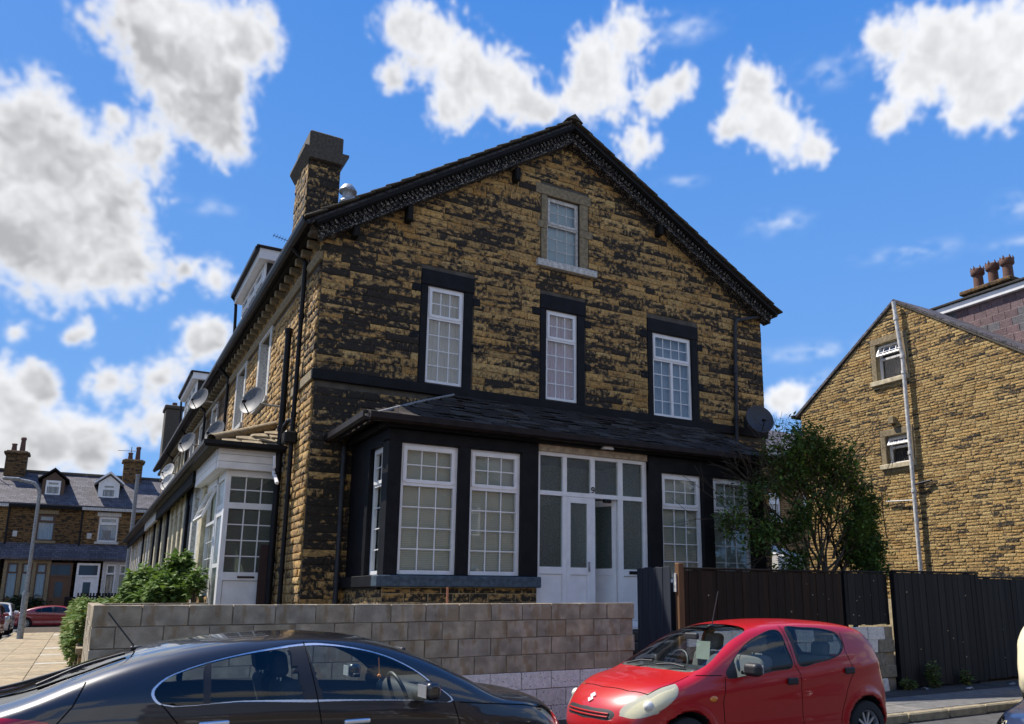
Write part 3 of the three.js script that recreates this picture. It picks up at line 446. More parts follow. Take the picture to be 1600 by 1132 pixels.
// side windows with white surrounds
for (const [z0, z1] of [[-6.05, -4.80], [-9.55, -8.25]]) {
  const s = (n, m, b) => new MB().cbox(...b, 0.01).build(n, m, house);
  s('white_lintel', mt.oldWhite, [-0.05, 0.1, 8.03, 8.33, z0 - 0.22, z1 + 0.22]); s('white_jamb', mt.oldWhite, [-0.05, 0.18, 6.36, 8.027, z0 - 0.22, z0 + 0.02]); s('white_jamb', mt.oldWhite, [-0.05, 0.18, 6.36, 8.027, z1 - 0.02, z1 + 0.22]); s('white_sill', mt.oldWhite, [-0.10, 0.18, 6.22, 6.357, z0 - 0.25, z1 + 0.25]);
  windowAt(house, [0.16, 6.42, z0 + 0.02], -Math.PI / 2, z1 - z0 - 0.04, 1.58, { transom: 0.45, cols: 1, top: 1, bottom: 1, blind: mt.netting });
}

// ---------- black bay front ----------
const BZ = 2.12, BX0 = 0.77, BX1 = 9.05;
for (const [a, b] of [[BX0, 1.0], [2.015, 2.235], [3.22, 3.565], [6.02, 6.345], [7.365, 7.665], [8.68, BX1]]) addPart('bay_pier', mt.blackPaint, [a, b, a < 3.5 ? 2.07 : 0.2, 4.30, BZ - 0.24, 2.205], 0.012);
addPart('bay_lintel', mt.blackPaint, [BX0, 3.565, 4.25, 4.46, BZ - 0.26, 2.21], 0.012);
addPart('bay_lintel', mt.blackPaint, [6.02, BX1, 4.15, 4.46, BZ - 0.26, 2.21], 0.012);
addPart('door_head_board', mt.buff, [3.567, 6.018, 4.345, 4.53, BZ - 0.2, 2.17], 0.004);
addPart('bay_cornice', mt.blackPaint, [BX0 - 0.12, BX1 + 0.1, 4.462, 4.57, 1.9, 2.33], 0.02);
addPart('bay_cornice', mt.blackPaint, [BX0 - 0.12, BX0 + 0.1, 4.462, 4.57, 0.03, 1.9], 0.02);
// left cheek
addPart('bay_cheek', mt.blackPaint, [BX0, BX0 + 0.24, 2.07, 4.462, 0.03, 1.16], 0.01);
addPart('bay_cheek', mt.blackPaint, [BX0 + 0.003, BX0 + 0.2, 4.24, 4.462, 1.16, 1.95], 0.006);
addPart('bay_cheek_sill', mt.blackPaint, [BX0 - 0.12, BX0 + 0.2, 1.88, 2.068, 0.03, 2.0], 0.01);
windowAt(house, [BX0 + 0.09, 2.09, 1.17], -Math.PI / 2, 0.76, 2.15, { transom: 0.30, cols: 2 });
addPart('far_bay_cheek', mt.blackPaint, [BX1 - 0.24, BX1, 0.2, 4.46, 0.03, 1.88], 0.01);
const bayWins = [[1.0, 2.015, 2.087, 4.245], [2.235, 3.22, 2.087, 4.245], [6.345, 7.365, 2.0, 4.145], [7.665, 8.68, 2.0, 4.145]];
for (const [a, b, c, d] of bayWins) windowAt(house, [a, c, BZ], 0, b - a, d - c, { transom: 0.315, fw: 0.065 });
addPart('painted_sill', mt.bluePaint, [BX0 - 0.13, 3.585, 1.88, 2.068, 2.001, 2.31], 0.015);
one('bay_apron', mt.blackPaint, house, 6.345, 8.68, 0.2, 2.0, BZ - 0.2, 2.18);
stoneWall(house, { name: 'plinth_wall', pos: [BX0 + 0.0, 0, 2.17], poly: [[0, 0.2], [2.79, 0.2], [2.79, 1.88], [0, 1.88]], mortar: mt.mortarPale, row: [0.11, 0.14], len: [0.3, 0.55], proud: 0.015, soot: (u, v, a) => 0.62 + fbm2(u * 2, v * 4, 3) * 0.35 - sstep(0.35, 0.05, u) * 0.3, seed: 31, thick: 0.25, limit: 200, region: [0, 2.79, 0.9, 1.88], joint: 0.016 });
stoneWall(house, { name: 'plinth_cheek', pos: [BX0, 0, 0], turn: -Math.PI / 2, poly: [[0.03, 0.2], [2.16, 0.2], [2.16, 1.88], [0.03, 1.88]], row: [0.12, 0.15], len: [0.25, 0.5], proud: 0.02, soot: (u, v, a) => 0.5 + fbm2(u * 2, v * 4, 3) * 0.4, seed: 33, thick: 0.2, limit: 60, region: [0.03, 2.16, 0.9, 1.88] });

// bay roof of sooty stone slates: hip to the left, verge to the right
{
  const A = [BX0 - 0.30, 4.63, 2.40], B = [9.20, 4.63, 2.40], C = [9.42, 5.70, 0.06], D = [2.75, 5.70, 0.06], E2 = [BX0 - 0.30, 4.63, 0.03];
  const deck = new MB(), dn = (q) => [q[0], q[1] - 0.07, q[2]];
  deck.quad(A, B, C, D).tri(E2, A, D).quad(dn(D), dn(C), dn(B), dn(A)).tri(dn(D), dn(A), dn(E2)).quad(dn(A), dn(B), B, A).quad(dn(B), dn(C), C, B).quad(dn(E2), dn(A), A, E2).quad(C, dn(C), dn(D), D).quad(D, dn(D), dn(E2), E2);
  const deckMesh = deck.build('bay_roof', mt.oldSlate, house), R = rng(8);
  const slates = [0, 1, 2, 3, 4].map(() => new MB().cbox(-0.165, 0.165, -0.008, 0.010, -0.14, 0.14, 0.008, 0.03, R).geometry(R)), rows = 10, run = Math.hypot(2.34, 1.07), pitch = Math.atan2(1.07, 2.34);
  for (let r = 0; r < rows; r++) {
    const t = (r + 0.35) / rows, xl = lerp(A[0], D[0], t), xr = lerp(B[0], C[0], t), w = 0.335, n = Math.floor((xr - xl) / w);
    for (let i = 0; i < n; i++) { const m = pieceMesh('slate', slates[Math.floor(R() * 5)], R() < 0.3 ? mt.oldSlate2 : mt.oldSlate, deckMesh); m.position.set(xl + (i + 0.5 + (r % 2) * 0.3) * (xr - xl) / (n + 0.3), lerp(A[1], D[1], t) + 0.016 + R() * 0.012, lerp(A[2], D[2], t)); m.rotation.set(pitch - 0.06 + (R() - 0.5) * 0.05, (R() - 0.5) * 0.06, (R() - 0.5) * 0.05); }
  }
  const hipS = new MB();
  for (let r = 0; r < 9; r++) { const t = (r + 0.35) / 9.5, x = lerp(A[0], D[0], t), zt = lerp(2.40, 0.06, t); for (let z = 0.15; z < zt - 0.08; z += 0.34) hipS.geo(slates[Math.floor(R() * 5)], new THREE.Matrix4().compose(V(x, lerp(4.63, 5.70, t) + 0.02, z), new THREE.Quaternion().setFromEuler(new THREE.Euler(0, Math.PI / 2, -0.42 + 0.8 + (R() - 0.5) * 0.04)), V(1, 1, 1))); }
  const hs = hipS.build('hip_slates', mt.oldSlate, deckMesh); hs.userData.kind = 'stuff';
  new MB().tube([[A[0] + 0.03, A[1] + 0.02, A[2] - 0.03], [lerp(A[0], D[0], 0.5), lerp(A[1], D[1], 0.5) + 0.035, lerp(A[2], D[2], 0.5)], [D[0], D[1] + 0.03, D[2]]], 0.028, 6).build('hip_flashing', mt.lead, house);
  new MB().tube([B.map((v, i) => v + [0, 0.02, 0][i]), C.map((v, i) => v + [0, 0.03, 0][i])], 0.03, 6).build('verge_edge', mt.oldSlate, house);
  const pr = [[2.36, 4.63], [2.36, 4.53], [2.40, 4.50], [2.48, 4.50], [2.52, 4.54], [2.52, 4.64], [2.50, 4.64], [2.49, 4.55], [2.40, 4.53], [2.38, 4.63]];
  new MB().prism(pr, 'x', BX0 - 0.42, 9.25).build('bay_gutter', mt.brownGutter, house);
  new MB().prism(pr.map(([z, y]) => [BX0 - 0.42 - (z - 2.40), y]), 'z', 0.05, 2.49).build('bay_gutter', mt.brownGutter, house);
}
// ---------- white door screen ----------
{
  const Z = BZ, f = new MB(), z0 = Z - 0.08, bars = [[3.567, 3.64], [4.115, 4.205], [4.725, 4.82], [5.345, 5.455], [5.925, 6.018]];
  const scr = f.box(3.567, 3.64, 1.2, 4.344, z0, Z).box(5.925, 6.018, 1.2, 4.344, z0, Z).box(3.64, 5.925, 4.275, 4.344, z0, Z).box(3.64, 5.925, 3.545, 3.625, z0, Z + 0.006)
    .box(4.115, 4.205, 3.625, 4.275, z0, Z).box(4.725, 4.82, 3.625, 4.275, z0, Z).box(5.345, 5.455, 3.625, 4.275, z0, Z).box(4.115, 4.205, 1.2, 3.545, z0, Z).box(5.345, 5.455, 1.2, 3.545, z0, Z)
    .box(3.64, 4.115, 2.13, 2.255, z0, Z).box(5.455, 5.925, 2.11, 2.235, z0, Z).box(5.455, 5.925, 1.2, 1.29, z0, Z).box(3.64, 4.115, 1.2, 1.29, z0, Z).build('door_screen', mt.upvc, house);
  for (const [a, b, c, d] of [[3.64, 4.115, 3.625, 4.275], [4.205, 4.725, 3.625, 4.275], [4.82, 5.345, 3.625, 4.275], [5.455, 5.925, 3.625, 4.275], [3.64, 4.115, 2.255, 3.545], [5.455, 5.925, 2.235, 3.545]]) one('pane', mt.frost, scr, a, b, c, d, Z - 0.05, Z - 0.044);
  for (const [a, b] of [[3.64, 4.115], [5.455, 5.925]]) one('lower_panel', mt.upvc, scr, a + 0.004, b - 0.004, 1.294, b < 5 ? 2.126 : 2.106, Z - 0.06, Z - 0.022);
  new MB().cbox(5.58, 5.80, 2.145, 2.205, Z, Z + 0.02, 0.006).build('letter_plate', mt.blackPipe, scr);
  new MB().cbox(3.54, 6.06, 1.13, 1.197, Z - 0.12, Z + 0.12, 0.01).build('threshold', mt.upvc, scr);
  const leaf = (name, hinge, turn) => {
    const m = new MB().box(0.0, 0.075, 0, 2.34, -0.06, 0).box(0.435, 0.515, 0, 2.34, -0.06, 0).box(0.075, 0.435, 2.23, 2.34, -0.06, 0).box(0.075, 0.435, 0.92, 1.05, -0.06, 0).box(0.075, 0.435, 0, 0.1, -0.06, 0).build(name, mt.upvc, house);
    one('pane', mt.frost, m, 0.075, 0.435, 1.05, 2.23, -0.035, -0.028); one('lower_panel', mt.upvc, m, 0.078, 0.432, 0.104, 0.916, -0.05, -0.02);
    new MB().cbox(0.455, 0.485, 0.98, 1.16, 0.0, 0.03, 0.006).build('handle', mt.steel, m);
    m.position.set(...hinge); m.rotation.y = turn; return m;
  };
  leaf('closed_door_leaf', [4.207, 1.2, Z + 0.004], 0);
  one('door_post', mt.upvc, house, 4.725, 4.818, 1.2, 3.543, Z - 0.08, Z - 0.001);
  const open = leaf('open_door_leaf', [5.34, 1.2, Z - 0.06], Math.PI - 1.0); open.userData.label = 'white door leaf swung open into the hall';
  one('hall_wall', mt.hallWall, house, 4.70, 4.72, 1.2, 3.56, 0.1, BZ - 0.10);
  one('hall_back_wall', mt.hallWall, house, 3.3, 6.3, 1.2, 4.45, 0.04, 0.09);
  one('hall_floor', mt.roomDark, house, 1.1, 8.7, 1.1, 1.19, 0.1, BZ - 0.13);
  one('hall_side_wall', mt.hallWall, house, 6.1, 6.2, 1.2, 4.4, 0.1, BZ - 0.26); one('hall_side_wall', mt.hallWall, house, 3.3, 3.4, 1.2, 4.4, 0.1, BZ - 0.26);
  new MB().cbox(5.0, 5.16, 3.47, 3.54, Z - 0.02, Z + 0.05, 0.008).build('door_closer', mt.blackPipe, house);
  const font = await new FontLoader().loadAsync('fonts/droid/droid_sans_bold.typeface.json');
  const g = new TextGeometry('9', { font, size: 0.115, depth: 0.008, curveSegments: 6 }); g.computeBoundingBox();
  const nine = pieceMesh('house_number', g, mt.blackPipe, house); nine.position.set(4.728, 3.64, Z + 0.002);
  // flagged steps
  for (let k = 0; k < 4; k++) new MB().cbox(3.9, 6.3, 0.36 + (3 - k) * 0.19, 0.36 + (4 - k) * 0.19 - 0.004, 2.24 + k * 0.28, 2.24 + (k + 1) * 0.28 + 0.02, 0.02).build('step', mt.sootStone, house);
}
// ---------- pipes on the end house ----------
function pipe(name, mat, pts, r, collars = [], parent = house) {
  const m = new MB(); for (let i = 0; i < pts.length - 1; i++) m.tube([pts[i], pts[i + 1]], r, 10); for (const q of pts.slice(1, -1)) m.geo(new THREE.SphereGeometry(r * 1.06, 10, 8), new THREE.Matrix4().makeTranslation(...q));
  for (const q of collars) m.cyl(...q, r * 1.3, r * 1.3, 0.09, 12); return m.build(name, mat, parent);
}
pipe('downpipe', mt.blackPipe, [[-0.40, 8.6, -0.95], [-0.12, 8.35, -0.98], [-0.12, 5.0, -1.05], [-0.12, 0.4, -1.1]], 0.045, [[-0.12, 7.2, -1.0], [-0.12, 5.2, -1.04], [-0.12, 3.6, -1.07], [-0.12, 2.2, -1.09]]);
pipe('soil_pipe', mt.blackPipe, [[-0.14, 7.25, -2.05], [-0.14, 0.4, -2.05]], 0.065, [[-0.14, 7.2, -2.05], [-0.14, 5.1, -2.05], [-0.14, 4.35, -2.05], [-0.14, 2.45, -2.05]]);
pipe('waste_bend', mt.blackPipe, [[-0.14, 4.85, -1.95], [-0.14, 5.1, -1.72], [-0.13, 5.15, -1.45], [-0.08, 5.15, -1.3]], 0.045);
new MB().cbox(-0.28, -0.04, 4.62, 4.86, -1.24, -0.92, 0.03).build('hopper', mt.blackPipe, house);
pipe('bay_downpipe', mt.greyPipe, [[0.60, 4.45, 0.10], [0.60, 0.4, 0.10]], 0.045, [[0.60, 3.9, 0.10], [0.60, 2.0, 0.10]]);
pipe('gable_downpipe', mt.greyPipe, [[11.42, 8.98, 0.14], [10.42, 8.68, 0.12], [10.38, 8.5, 0.10], [10.28, 5.42, 0.10]], 0.05, [[10.34, 7.3, 0.1], [10.30, 6.1, 0.1]]);
// ---------- chimney and flue ----------
{
  const cx0 = 0.10, cx1 = 0.80, cz0 = -3.75, cz1 = -2.45, soot = (u, v, a) => 0.78 + fbm2(u * 3, v * 3, 3) * 0.3 + (a - 0.5) * 0.35;
  stoneWall(house, { name: 'chimney_stack', pos: [cx0, 0, cz1], poly: [[0, 8.6], [0.70, 8.6], [0.70, 11.5], [0, 11.5]], soot, seed: 51, row: [0.15, 0.18], len: [0.2, 0.42], thick: 0.1, limit: 90 });
  stoneWall(house, { name: 'chimney_side', pos: [cx0, 0, cz1], turn: -Math.PI / 2, poly: [[-1.3, 8.6], [0.0, 8.6], [0.0, 11.5], [-1.3, 11.5]], soot: (u, v, a) => soot(u, v, a) - 0.25, seed: 52, row: [0.15, 0.18], len: [0.2, 0.42], thick: 0.1, limit: 90 });
  one('chimney_core', mt.sootStone, house, cx0 + 0.1, cx1 - 0.005, 8.6, 11.5, cz0, cz1 - 0.1);
  new MB().prism([[cx0 - 0.02, 11.45], [cx1 + 0.02, 11.45], [cx1 + 0.15, 11.66], [cx1 + 0.15, 11.72], [cx0 - 0.15, 11.72], [cx0 - 0.15, 11.66]], 'z', cz0 - 0.13, cz1 + 0.13).build('chimney_cornice', mt.sootStone, house);
  new MB().cbox(cx0 - 0.03, cx1 + 0.03, 11.722, 12.18, cz0 - 0.02, cz1 + 0.03, 0.03).build('chimney_cap', mt.sootStone, house);
  new MB().cyl(0.46, 12.24, -2.9, 0.19, 0.17, 0.14, 16).build('chimney_pot', mt.terracotta, house);
  const fl = new MB(); const M0 = new THREE.Matrix4().makeTranslation(0.78, 9.75, -1.55);
  fl.lathe([[0.13, 0], [0.13, 0.35], [0.17, 0.37], [0.17, 0.43], [0.12, 0.45], [0.12, 0.62], [0.19, 0.63], [0.19, 0.68], [0.11, 0.80], [0, 0.82]], 16, M0); fl.build('flue_cowl', mt.steel, house);
  new MB().cyl(0.78, 9.7, -1.55, 0.16, 0.15, 0.5, 16).build('flue_pot', mt.terracotta, house);
}
// ---------- box dormer ----------
function dormer(parent, z0, z1, x, y0, y1) {
  const d = new MB().box(x + 0.05, x + 2.4, y0, y1, z0, z1).build('dormer', mt.slateMat, parent);
  const R = rng(4), cheek = [0, 1, 2].map(() => new MB().cbox(0, 0.30, 0, 0.24, -0.006, 0.008, 0.004, 0.01, R).geometry());
  for (let r = 0; r < Math.floor((y1 - y0) / 0.21); r++) for (let i = 0; i < 5; i++) { const m = pieceMesh('cheek_slate', cheek[(r + i) % 3], mt.slateMat, d); m.position.set(x + 0.07 + i * 0.31 + (r % 2) * 0.14, y0 + r * 0.21, z1 + 0.01); m.rotation.x = 0.03; }
  new MB().cbox(x - 0.20, x + 2.4, y1 + 0.003, y1 + 0.30, z0 - 0.2, z1 + 0.22, 0.01).build('dormer_fascia', mt.upvc, d);
  new MB().cbox(x - 0.28, x + 2.5, y1 + 0.302, y1 + 0.36, z0 - 0.3, z1 + 0.3, 0.02).build('dormer_roof', mt.slateMat, d);
  new MB().box(x - 0.31, x - 0.205, y1 + 0.20, y1 + 0.30, z0 - 0.25, z1 + 0.25).build('dormer_gutter', mt.blackPipe, d);
  new MB().tube([[x - 0.26, y1 + 0.2, z0 - 0.2], [x - 0.15, y1 + 0.02, z0 - 0.22], [x - 0.1, y0, z0 - 0.22]], 0.045, 8).build('dormer_downpipe', mt.blackPipe, d);
  new MB().box(x, x + 0.049, y0, y1, z1 - 0.12, z1).box(x, x + 0.049, y0, y1, z0, z0 + 0.12).box(x, x + 0.049, y0, y0 + 0.15, z0 + 0.12, z1 - 0.12).build('dormer_front', mt.upvc, d);
  return d;
}
function dormerWindows(parent, z0, z1, x, y0, y1, n) { const w = (z1 - z0 - 0.3) / n; for (let i = 0; i < n; i++) windowAt(parent, [x + 0.02, y0 + 0.16, z0 + 0.14 + i * w], -Math.PI / 2, w - 0.02, y1 - y0 - 0.2, { transom: 0.3, cols: 1, top: 1, bottom: 1, name: 'dormer_window', blind: mt.netting, back: 0.02, fw: 0.07 }); }
dormer(house, -10.2, -6.6, -0.02, 9.0, 10.45); dormerWindows(house, -10.2, -6.6, -0.04, 9.0, 10.45, 3);

// ---------- white porch on the side ----------
{
  const X0 = -1.07, ZF = -2.25, ZB = -5.55, m = new MB();
  m.box(X0, X0 + 0.09, 0.5, 4.2, ZF - 0.09, ZF).box(-0.10, 0.0, 0.5, 4.2, ZF - 0.09, ZF).box(X0 + 0.09, -0.10, 4.08, 4.2, ZF - 0.09, ZF).box(X0 + 0.09, -0.10, 2.04, 2.2, ZF - 0.09, ZF + 0.012).box(X0 + 0.09, -0.10, 0.5, 0.7, ZF - 0.09, ZF).box(X0 + 0.09, -0.10, 3.44, 3.56, ZF - 0.09, ZF + 0.006);
  m.box(X0, X0 + 0.09, 0.5, 4.2, ZF - 0.22, ZF - 0.091).box(X0, X0 + 0.09, 0.5, 4.2, -3.52, -3.36).box(X0, X0 + 0.09, 4.05, 4.2, -5.4, ZF - 0.221);
  const porch = m.build('porch', mt.upvc, house), bars = new MB();
  const grid = (x0, x1, y0, y1, nc, nr) => { const cw = (x1 - x0) / nc, rh = (y1 - y0) / nr; for (let i = 0; i < nc; i++) for (let j = 0; j < nr; j++) one('pane', mt.frost, porch, x0 + i * cw + 0.011, x0 + (i + 1) * cw - 0.011, y0 + j * rh + 0.011, y0 + (j + 1) * rh - 0.011, ZF - 0.05, ZF - 0.044); for (let i = 1; i < nc; i++) bars.box(x0 + i * cw - 0.011, x0 + i * cw + 0.011, y0, y1, ZF - 0.06, ZF - 0.035); for (let j = 1; j < nr; j++) bars.box(x0, x1, y0 + j * rh - 0.0108, y0 + j * rh + 0.0108, ZF - 0.058, ZF - 0.037); };
  grid(X0 + 0.09, -0.10, 3.56, 4.08, 3, 2); grid(X0 + 0.09, -0.10, 2.2, 3.44, 3, 4); bars.build('glazing_bars', mt.upvc, porch);
  one('lower_panel', mt.upvc, porch, X0 + 0.10, -0.105, 0.705, 2.035, ZF - 0.07, ZF - 0.02);
  new MB().cbox(-0.72, -0.40, 2.085, 2.125, ZF + 0.012, ZF + 0.03, 0.005).build('vent_slot', mt.redBrownBoard, porch);
  for (let k = 0; k < 3; k++) new MB().cbox(X0 - 0.2, 0.0, 4.205 + k * 0.145, 4.345 + k * 0.145, ZF - 0.02, ZF + 0.16, 0.006).build('fascia_board', mt.upvc, porch);
  for (let k = 0; k < 3; k++) new MB().cbox(X0 - 0.22, X0 - 0.06, 4.205 + k * 0.145, 4.345 + k * 0.145, -5.6, ZF - 0.025, 0.006).build('fascia_board', mt.upvc, porch);
  one('porch_ceiling', mt.upvc, porch, X0 - 0.05, -0.02, 4.21, 4.25, ZB, ZF - 0.03);
  // side door
  const dz0 = -3.35, dz1 = ZF - 0.23;
  const dl = new MB().box(X0 + 0.01, X0 + 0.07, 0.6, 3.45, dz0, dz0 + 0.1).box(X0 + 0.01, X0 + 0.07, 0.6, 3.45, dz1 - 0.1, dz1).box(X0 + 0.01, X0 + 0.07, 0.6, 1.5, dz0 + 0.1, dz1 - 0.1).box(X0 + 0.01, X0 + 0.07, 3.33, 3.45, dz0 + 0.1, dz1 - 0.1).box(X0 + 0.01, X0 + 0.07, 3.46, 3.56, dz0, dz1).box(X0 + 0.01, X0 + 0.07, 2.3, 2.38, dz0 + 0.1, dz1 - 0.1).build('porch_door', mt.upvc, house);
  one('pane', mt.frost, dl, X0 + 0.035, X0 + 0.041, 1.5, 2.3, dz0 + 0.1, dz1 - 0.1); one('pane', mt.frost, dl, X0 + 0.035, X0 + 0.041, 2.38, 3.33, dz0 + 0.1, dz1 - 0.1); one('pane', mt.frost, dl, X0 + 0.035, X0 + 0.041, 3.56, 4.05, dz0, dz1);
  windowAt(house, [X0 + 0.03, 1.75, -5.1], -Math.PI / 2, 1.56, 2.3, { transom: 0.33, cols: 3, openTop: 0.35, name: 'bay_window' });
  for (const [z0, z1] of [[-5.62, -5.12]]) new MB().cbox(X0 - 0.06, X0 + 0.2, 0.5, 4.2, z0, z1, 0.02).build('cream_pillar', mt.cream, house);
  stoneWall(house, { name: 'bay_plinth', pos: [X0, 0, 0], turn: -Math.PI / 2, poly: [[-5.1, 0.4], [-3.55, 0.4], [-3.55, 1.74], [-5.1, 1.74]], row: [0.13, 0.16], len: [0.2, 0.4], seed: 61, soot: (u, v, a) => 0.15 + a * 0.25, limit: 60, thick: 0.2, mat: stoneMatSun });
  // porch roof of big stone slabs with a rolled hip
  const pr = new MB(), a = [-1.46, 4.68, ZF + 0.28], b = [0.02, 4.68, ZF + 0.28], c = [0.02, 5.35, -3.3], d = [-1.46, 4.68, -5.7], e = [0.02, 5.35, -5.7];
  pr.quad(a, b, c, c).quad(d, a, c, e).quad([0.02, 4.6, -5.7], [0.02, 4.6, ZF + 0.28], [-1.46, 4.6, ZF + 0.28], [-1.46, 4.6, -5.7]).quad([-1.46, 4.6, ZF + 0.28], [0.02, 4.6, ZF + 0.28], b, a).quad([-1.46, 4.6, -5.7], [-1.46, 4.6, ZF + 0.28], a, d);
  const prm = pr.build('porch_roof', mt.mossTile, house), R = rng(6);
  for (let r = 0; r < 5; r++) { const t = (r + 0.4) / 5, y = lerp(4.68, 5.35, t), z = lerp(ZF + 0.28, -3.3, t), xs = lerp(-1.46, 0.02, t); for (let x = xs + 0.1; x < 0.0; x += 0.38) { const q = new MB().cbox(0, 0.36, -0.016, 0.02, -0.22, 0.22, 0.014, 0.04, R).build('stone_slab', mt.dressed, prm); q.position.set(x, y + 0.03, z); q.rotation.x = 0.36; } }
  new MB().tube([[-1.44, 4.74, ZF + 0.26], [-0.7, 5.08, -2.7], [-0.02, 5.40, -3.3]], 0.105, 10).build('hip_roll', mt.dressed, house);
  const gp = [[-1.58, 4.72], [-1.58, 4.64], [-1.53, 4.59], [-1.47, 4.60], [-1.45, 4.72]];
  new MB().prism(gp, 'z', -11, ZF + 0.36).build('front_gutter', mt.blackPipe, house);
  new MB().prism(gp.map(([x, y]) => [ZF + 0.32 - (x + 1.5), y]), 'x', -1.56, 0.0).build('front_gutter', mt.blackPipe, house);
  // the second bay of the end house, beyond the porch
  one('bay_fascia', mt.sootWood, house, X0 - 0.28, X0 - 0.2, 4.3, 4.6, -11, -5.62);
  const rf = new MB().quad([-1.46, 4.68, -11], [-1.46, 4.68, -5.701], [0.02, 5.35, -5.701], [0.02, 5.35, -11]).quad([0.02, 4.5, -11], [0.02, 4.5, -5.7], [-1.46, 4.6, -5.7], [-1.46, 4.6, -11]).build('front_bay_roof', mt.slateFar, house);
  const bays = [['white', -6.9, -5.64], ['black', -8.2, -7.4], ['cream', -9.3, -8.7], ['brown', -10.9, -10.2]];
  for (const [z0, z1, m2] of [[-6.1, -5.64, mt.oldWhite], [-7.5, -7.1, mt.oldWhite], [-8.0, -7.52, mt.blackPaint], [-9.2, -8.8, mt.blackPaint], [-9.75, -9.3, mt.cream], [-10.98, -10.55, mt.cream]]) new MB().cbox(X0 - 0.05, X0 + 0.25, 0.5, 4.5, z0, z1, 0.02).build('bay_pillar', m2, house);
  for (const [z0, z1, m2, mm] of [[-7.1, -6.1, mt.upvc, mt.oldWhite], [-8.8, -8.0, mt.redBrownBoard, mt.blackPaint], [-10.55, -9.75, mt.redBrownBoard, mt.cream]]) { windowAt(house, [X0 + 0.06, 1.8, z0], -Math.PI / 2, z1 - z0, 2.3, { transom: 0.3, cols: 2, mat: m2, name: 'bay_window' }); one('bay_spandrel', mm, house, X0, X0 + 0.2, 4.1, 4.5, z0, z1); one('bay_apron', mt.stoneFar, house, X0, X0 + 0.2, 0.5, 1.8, z0, z1); }
  one('bay_end_wall', mt.stoneFarDark, house, X0, 0, 0.5, 4.6, -11.0, -10.985);
}

